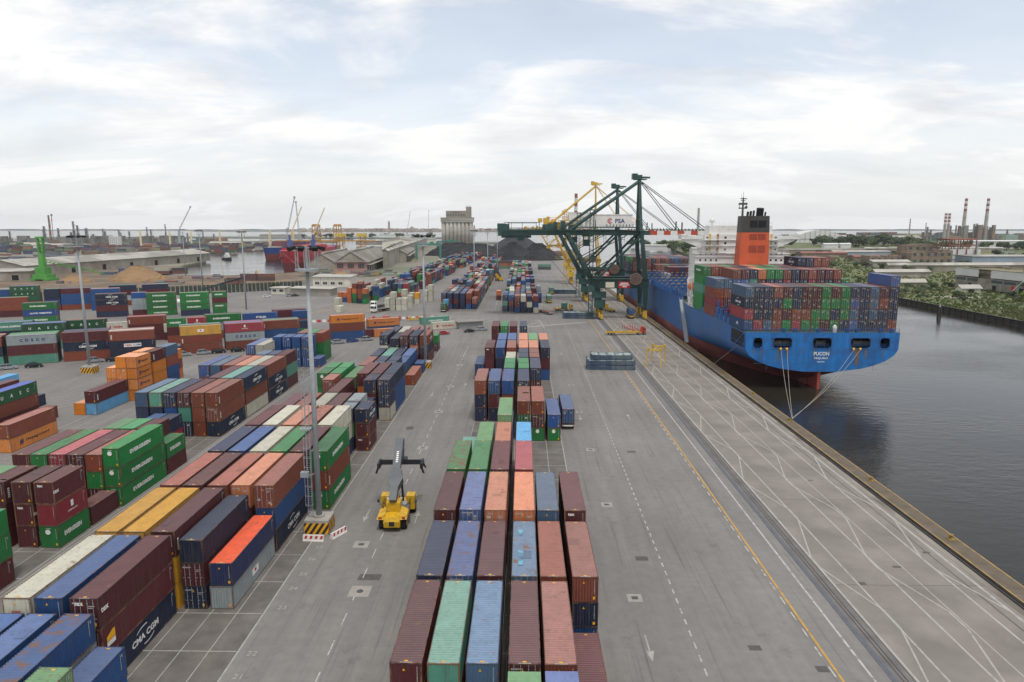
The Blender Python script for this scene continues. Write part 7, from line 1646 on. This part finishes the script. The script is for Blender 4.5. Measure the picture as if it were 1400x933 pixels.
ruin('brown ruined brick building with empty window holes in the scrub',428,726,3,44,24,15,W_BRICK,6,2,4); ruin('taller ruined brick block behind the brown ruin',462,800,3,40,20,19,W_BRICK,5,3,5)
ruin('low broken brick building left of the brown ruin',385,735,3,34,18,9,W_BRICK,5,1,6)
t = thing('steel_skeleton','white banded building with rusty steel skeleton on top','building',(478,756,0),R(3)); b = MB(); b.box(-13,15,0,20,0,15); b.build('wall', W_WHITE, t); b = MB(); [b.box(-13.1,15.1,-.2,-.02,z,z+1.4) for z in (3.6,8.4)]; b.build('band', W_BLUE, t); b = MB(); [b.box(x-.4,x+.4,y-.4,y+.4,0,26) for x in (-16,-6,4,14) for y in (-.9,10,20)]; [b.box(-16.4,14.4,y-.5,y+.5,z,z+1) for y in (-.9,10,20) for z in (19,25)]; b.box(-16.5,14.5,-1.2,20.5,26,26.7); b.build('frame', R_RED, t); b = MB(); b.tube((13.8,-3,0),(13.8,-3,24),.8,n=8); b.build('pipe', PALEC, t); b = MB(); b.box(15.02,22,2,18,0,15); b.build('end_block', W_CREAM, t)
for k, (x, y, w_, d_2, h, wm_, rm_, lb) in enumerate(((395,905,60,20,5,W_BRICK,R_RED,'long rust roofed shed behind the right end of the ship'),(410,800,54,18,5,W_BRICK,R_RED,'brown roofed low shed in front of the rust roofed one'),(368,690,38,14,5,W_GREY,R_GREY,'grey roofed low shed beside the brown roofed one'),(470,960,80,16,5,W_BLUE,R_GREY,'blue grey low shed in the middle of the right bank'),(440,1010,140,16,6,W_GREY,R_DGREY,'long dull grey shed below the trees on the right bank'),(300,545,44,7,4.5,W_GREY,R_GREY,'long open grey shelter just right of the ship stern boxes'),(262,470,26,4,2.6,W_GREY,R_GREY,'low pale ruined wall shed in the scrub'),(640,1080,220,10,6,W_GREY,R_GREY,'very long low pipe gallery on the right bank'),(420,620,190,5,6,W_GREY,R_GREY,'raised grey pipe bridge across the scrub'),(272,418,12,5,3,W_CREAM,R_GREY,'small cream hut before the ruined hall'),(170+60,1150,60,20,8,W_WHITE,R_GREY,'white shed far up the basin behind the ship'),(260,1000,30,14,8,W_WHITE,R_GREY,'small white shed up the basin behind the crane boom'),(520,1170,24,10,10,W_WHITE,W_WHITE,'small white house among trees left of the vaulted hall'),(545,1172,18,10,10,W_WHITE,W_WHITE,'second small white house among trees'))):
    hall('low_shed', lb, x, y, 3, w_, d_2, h, 1.6, wm_, rm_, cat='shed', bands=False)
for k, (x, y) in enumerate(((236,430),(222,352))):
    t = thing('mooring_dolphin', ['wooden mooring post cluster in the basin nearer the ship stern','wooden mooring post cluster in the basin farther right'][k], 'mooring post', ([181,196][k],[377,322][k],WZ)); 
    for q in range(5): b = MB(); b.tube((.9*math.cos(q*1.26),.9*math.sin(q*1.26),-3),(.45*math.cos(q*1.26),.45*math.sin(q*1.26),5.2),.34,.28,8); b.build('pile', PILE, t)
    b = MB(); b.tube((0,0,5),(0,0,6.4),.5,.1,8); b.build('cap', PALEC, t)
# ---------------------------------------------------------------- trees and scrub
LEAF = [mat('foliage_dark','3c4b2c',.9,.5,.25,second='4d5c36',sscale=.4), mat('foliage_mid','4a5a33',.9,.5,.25,second='5f6b40',sscale=.4), mat('foliage_grey','5c6a50',.9,.4,.25,second='6f785c',sscale=.4), mat('foliage_light','6a7a3c',.9,.4,.25)]
BARK = mat('bark','4a4036',.9,.3,1)
def tree_mesh(seed, n=520):
    g = random.Random(seed); cl = [(g.uniform(-.42,.42), g.uniform(-.42,.42), g.uniform(.30,.86), g.uniform(.20,.36)) for _ in range(9)]; vs, fs = [], []
    for k in range(n):
        cx, cy, cz, r = g.choice(cl); v = Vector((g.gauss(0,1),g.gauss(0,1),g.gauss(0,1))).normalized()*r*g.uniform(.55,1.05); c = Vector((cx,cy,cz))+v*Vector((1,1,.85)); s = g.uniform(.045,.095)
        a = (v.normalized()+Vector((g.uniform(-.6,.6),g.uniform(-.6,.6),g.uniform(-.3,.8)))).normalized(); u = a.cross(Vector((g.uniform(-1,1),g.uniform(-1,1),.3))).normalized(); w_ = a.cross(u)
        o = len(vs); vs += [c+u*s, c+w_*s*.8, c-u*s, c-w_*s*.8]; fs.append((o,o+1,o+2,o+3))
    me = bpy.data.meshes.new('crown'); me.from_pydata(vs,[],fs); me.update(); return me
TM = [tree_mesh(s) for s in range(5)]
tk = MB(); tk.tube((0,0,-.05),(0.01,0,.45),.05,.03,7); tk.bar((0,0,.3),(.2,.1,.6),.03); tk.bar((0,0,.32),(-.18,-.1,.62),.03); tk.bar((0,0,.35),(.02,.2,.65),.025); TKM = tk.mesh('trunk'); TKM.materials.append(BARK)
for me in TM: me.materials.append(LEAF[0])
def tree(x, y, h, w_, li, seed, label, group, name='tree'):
    t = thing(name, label, 'tree' if name == 'tree' else 'bush', (x,y,.05), seed*1.7, group)
    c = link('crown', TM[seed % 5], t); c.scale = (w_,w_,h); c.material_slots[0].link = 'OBJECT'; c.material_slots[0].material = LEAF[li]
    k = link('trunk', TKM, t); k.scale = (h,h,h)
g = random.Random(44)
def tree_row(n, x0, x1, y0, y1, h0, h1, lis, label, group, name='tree', wf=(1.0,1.5)):
    for k in range(n):
        h = g.uniform(h0,h1); x = g.uniform(x0,x1); y = g.uniform(y0,y1); li = g.choice(lis); q = (h-h0)/(h1-h0); a_ = (x/y-x0/y1)/(x1/y0-x0/y1)
        lab = '%s %s %s, %s part' % ('small' if q < .34 else 'large' if q > .67 else 'medium', ('dark','green','grey green','bright green')[li], label, 'left' if a_ < .34 else 'right' if a_ > .6 else 'middle')
        tree(x, y, h, h*g.uniform(*wf), li, g.randrange(99), lab, group, name)
tree_row(34, 560,800,1330,1520, 14,24, (0,0,1), 'tree in the belt before the vaulted hall', 'trees before the vaulted hall')
tree_row(22, 640,900,1150,1250, 9,15, (0,1), 'tree in the row below the long grey hall', 'trees below the long grey hall')
tree_row(14, 800,930,1120,1200, 10,16, (0,0), 'tree before the long white warehouse', 'trees before the long white warehouse')
tree_row(28, 230,640,820,1100, 5,10, (0,1,1,2), 'tree among the sheds on the right bank', 'trees among the right bank sheds')
tree_row(13, 255,460,560,690, 4,8, (0,1,2), 'bush in the scrub behind the ship stern', 'bushes in the scrub', 'bush')
tree_row(18, 222,300,330,420, 1.5,3.8, (0,1,2,2,1), 'bush along the basin bank', 'bushes along the basin bank', 'bush', (1.2,1.9))
tree_row(16, 228,284,405,520, 1.8,4.6, (1,2,1,0), 'bush on the overgrown ground before the ruined hall', 'bushes before the ruined hall', 'bush', (1.2,1.9))
tree_row(30, 215,330,1000,1500, 8,16, (0,1), 'tree on the far bank up the basin', 'trees up the basin')
tree_row(26, -760,-240,2380,2470, 10,20, (0,0,1), 'tree on the low island across the lagoon', 'trees on the lagoon island')
tree(268,366,5.5,6.2,3,3,'bright green round bush standing alone on the right bank','bushes along the basin bank','bush')
tree(-150,412,6,6,0,4,'dark tree by the small white cabin',None)
# ground cover: small leaf clumps scattered over the right bank
vs, fs = [], []; g = random.Random(8)
for k in range(7000):
    d = g.random()**1.6; y = 290+d*600; x = 213+g.random()*(60+d*420); s = g.uniform(.25,.8)*(1+d); h = g.uniform(.3,1.3)*(1+d*.6)
    for q in range(2):
        a = g.uniform(0,6.28); u = Vector((math.cos(a)*s,math.sin(a)*s,0)); o = len(vs); c = Vector((x+g.uniform(-.6,.6),y+g.uniform(-.6,.6),.08)); vs += [c-u, c+u, c+u*.7+Vector((0,0,h)), c-u*.6+Vector((0,0,h*.8))]; fs.append((o,o+1,o+2,o+3))
me = bpy.data.meshes.new('scrub_cover'); me.from_pydata(vs,[],fs); me.materials.append(mat('scrub_leaf','535f35',.9,.35,.06,second='636340',sscale=.03,sthr=.54)); tag(link('scrub_cover', me), 'low weeds and scrub covering the right bank', 'scrub', None, 'stuff')
# dense low clutter of the port on the left and around the plants on the right: sheds, skips, pipe runs, stacked goods
g = random.Random(77); CL = [(.16,.15,.14),(.22,.20,.17),(.12,.12,.13),(.20,.12,.09),(.30,.28,.25),(.10,.14,.17),(.17,.10,.08),(.26,.21,.12)]
cb = MB(); cc_ = []
def clutter(n, x0, x1, y0, y1, s0, s1, h0, h1, pred=None):
    for k in range(n):
        x, y = g.uniform(x0,x1), g.uniform(y0,y1)
        if pred and not pred(x,y): continue
        s = g.uniform(s0,s1); cb.box(x,x+s*g.uniform(1,3),y,y+s*g.uniform(.6,1.5),-.1,g.uniform(h0,h1)); cc_.extend([tuple(v*g.uniform(.8,1.2) for v in g.choice(CL))]*6)
clutter(420, -1500,-480, 960,1480, 4,14, 2,9); clutter(200, -760,-440, 560,940, 3,9, 1.5,6, lambda x,y: x < -372-(y-547)*.16-42)
clutter(70, -330,-240, 470,548, 1.5,4, .8,2.6, lambda x,y: abs(x+291) > 24 and abs(y-506) > 14); clutter(120, -1700,-700, 1480,1700, 5,18, 3,14)
clutter(60, -70,60, 905,1000, 3,8, 2,7); clutter(60, -180,-112, 540,600, 1.5,5, 1,3); clutter(120, 900,2100, 1900,2300, 6,20, 4,22); clutter(120, 330,700, 620,1080, 2,8, 1,4.5)
cm_ = cb.mesh('yard_clutter'); cm_.materials.append(FARP); va_ = cm_.color_attributes.new('paint','FLOAT_COLOR','CORNER'); ar_ = np.ones((len(cm_.loops),4),np.float32); ar_[:,:3] = np.repeat(np.array(cc_,np.float32),4,axis=0); va_.data.foreach_set('color',ar_.ravel())
tag(link('yard_clutter', cm_), 'low clutter of sheds, skips and stored goods across the far port', 'clutter', None, 'stuff')
# small clutter of the far left yard edge
t = thing('white_tank_lorry','white tank trailers parked beyond the tallest stack','trailer',(-170,345,0),R(-60)); b = MB(); b.tube((0,-6,2.2),(0,6,2.2),1.3,n=12); b.build('tank', WP, t); wheels(t,(-1,1),(-4,-2.6,4),.5)
for k, (x, y, m, lb) in enumerate(((-58.5,290,REDP,'orange red spreader beam lying on the road edge'),(-43,289,CRY,'yellow spreader beam lying on the road edge'))):
    t = thing('spreader_beam', lb, 'spreader', (x,y,0), R(2)); b = MB(); b.box(-5.5,5.5,-.5,.5,.6,1.3); b.build('beam', m, t); b = MB(); [b.box(x_-.3,x_+.3,-1.2,1.2,.02,1.9) for x_ in (-5.6,5.6)]; b.box(-1.5,1.5,-1,1,1.3,1.9); b.build('end_arm', m, t)
for k in range(34):
    bx = -104+k*2.0; 
    t = thing('water_barrier','red and white plastic barrier in the long line across the far road','barrier',(bx,279+k*.6,0),R(17),'plastic barriers across the far road'); b = MB(); b.xprism([(-.3,0),(.3,0),(.12,1.0),(-.12,1.0)],-.72,.72); b.build('body', MRD if k % 2 else BAR, t)
# ---------------------------------------------------------------- air over the lagoon
hz_m = bpy.data.materials.new('lagoon_air'); hz_m.use_nodes = True; t_ = hz_m.node_tree; t_.nodes.clear()
pv = t_.nodes.new('ShaderNodeVolumePrincipled'); pv.inputs['Density'].default_value = 4.5e-5; pv.inputs['Color'].default_value = (.90,.94,1,1); pv.inputs['Anisotropy'].default_value = .2
ou = t_.nodes.new('ShaderNodeOutputMaterial'); t_.links.new(pv.outputs[0], ou.inputs['Volume'])
b = MB(); b.box(-9100,9100,-400,7700,-11,145); tag(b.build('haze', hz_m), 'thin pale air over the lagoon', None, None, 'stuff')
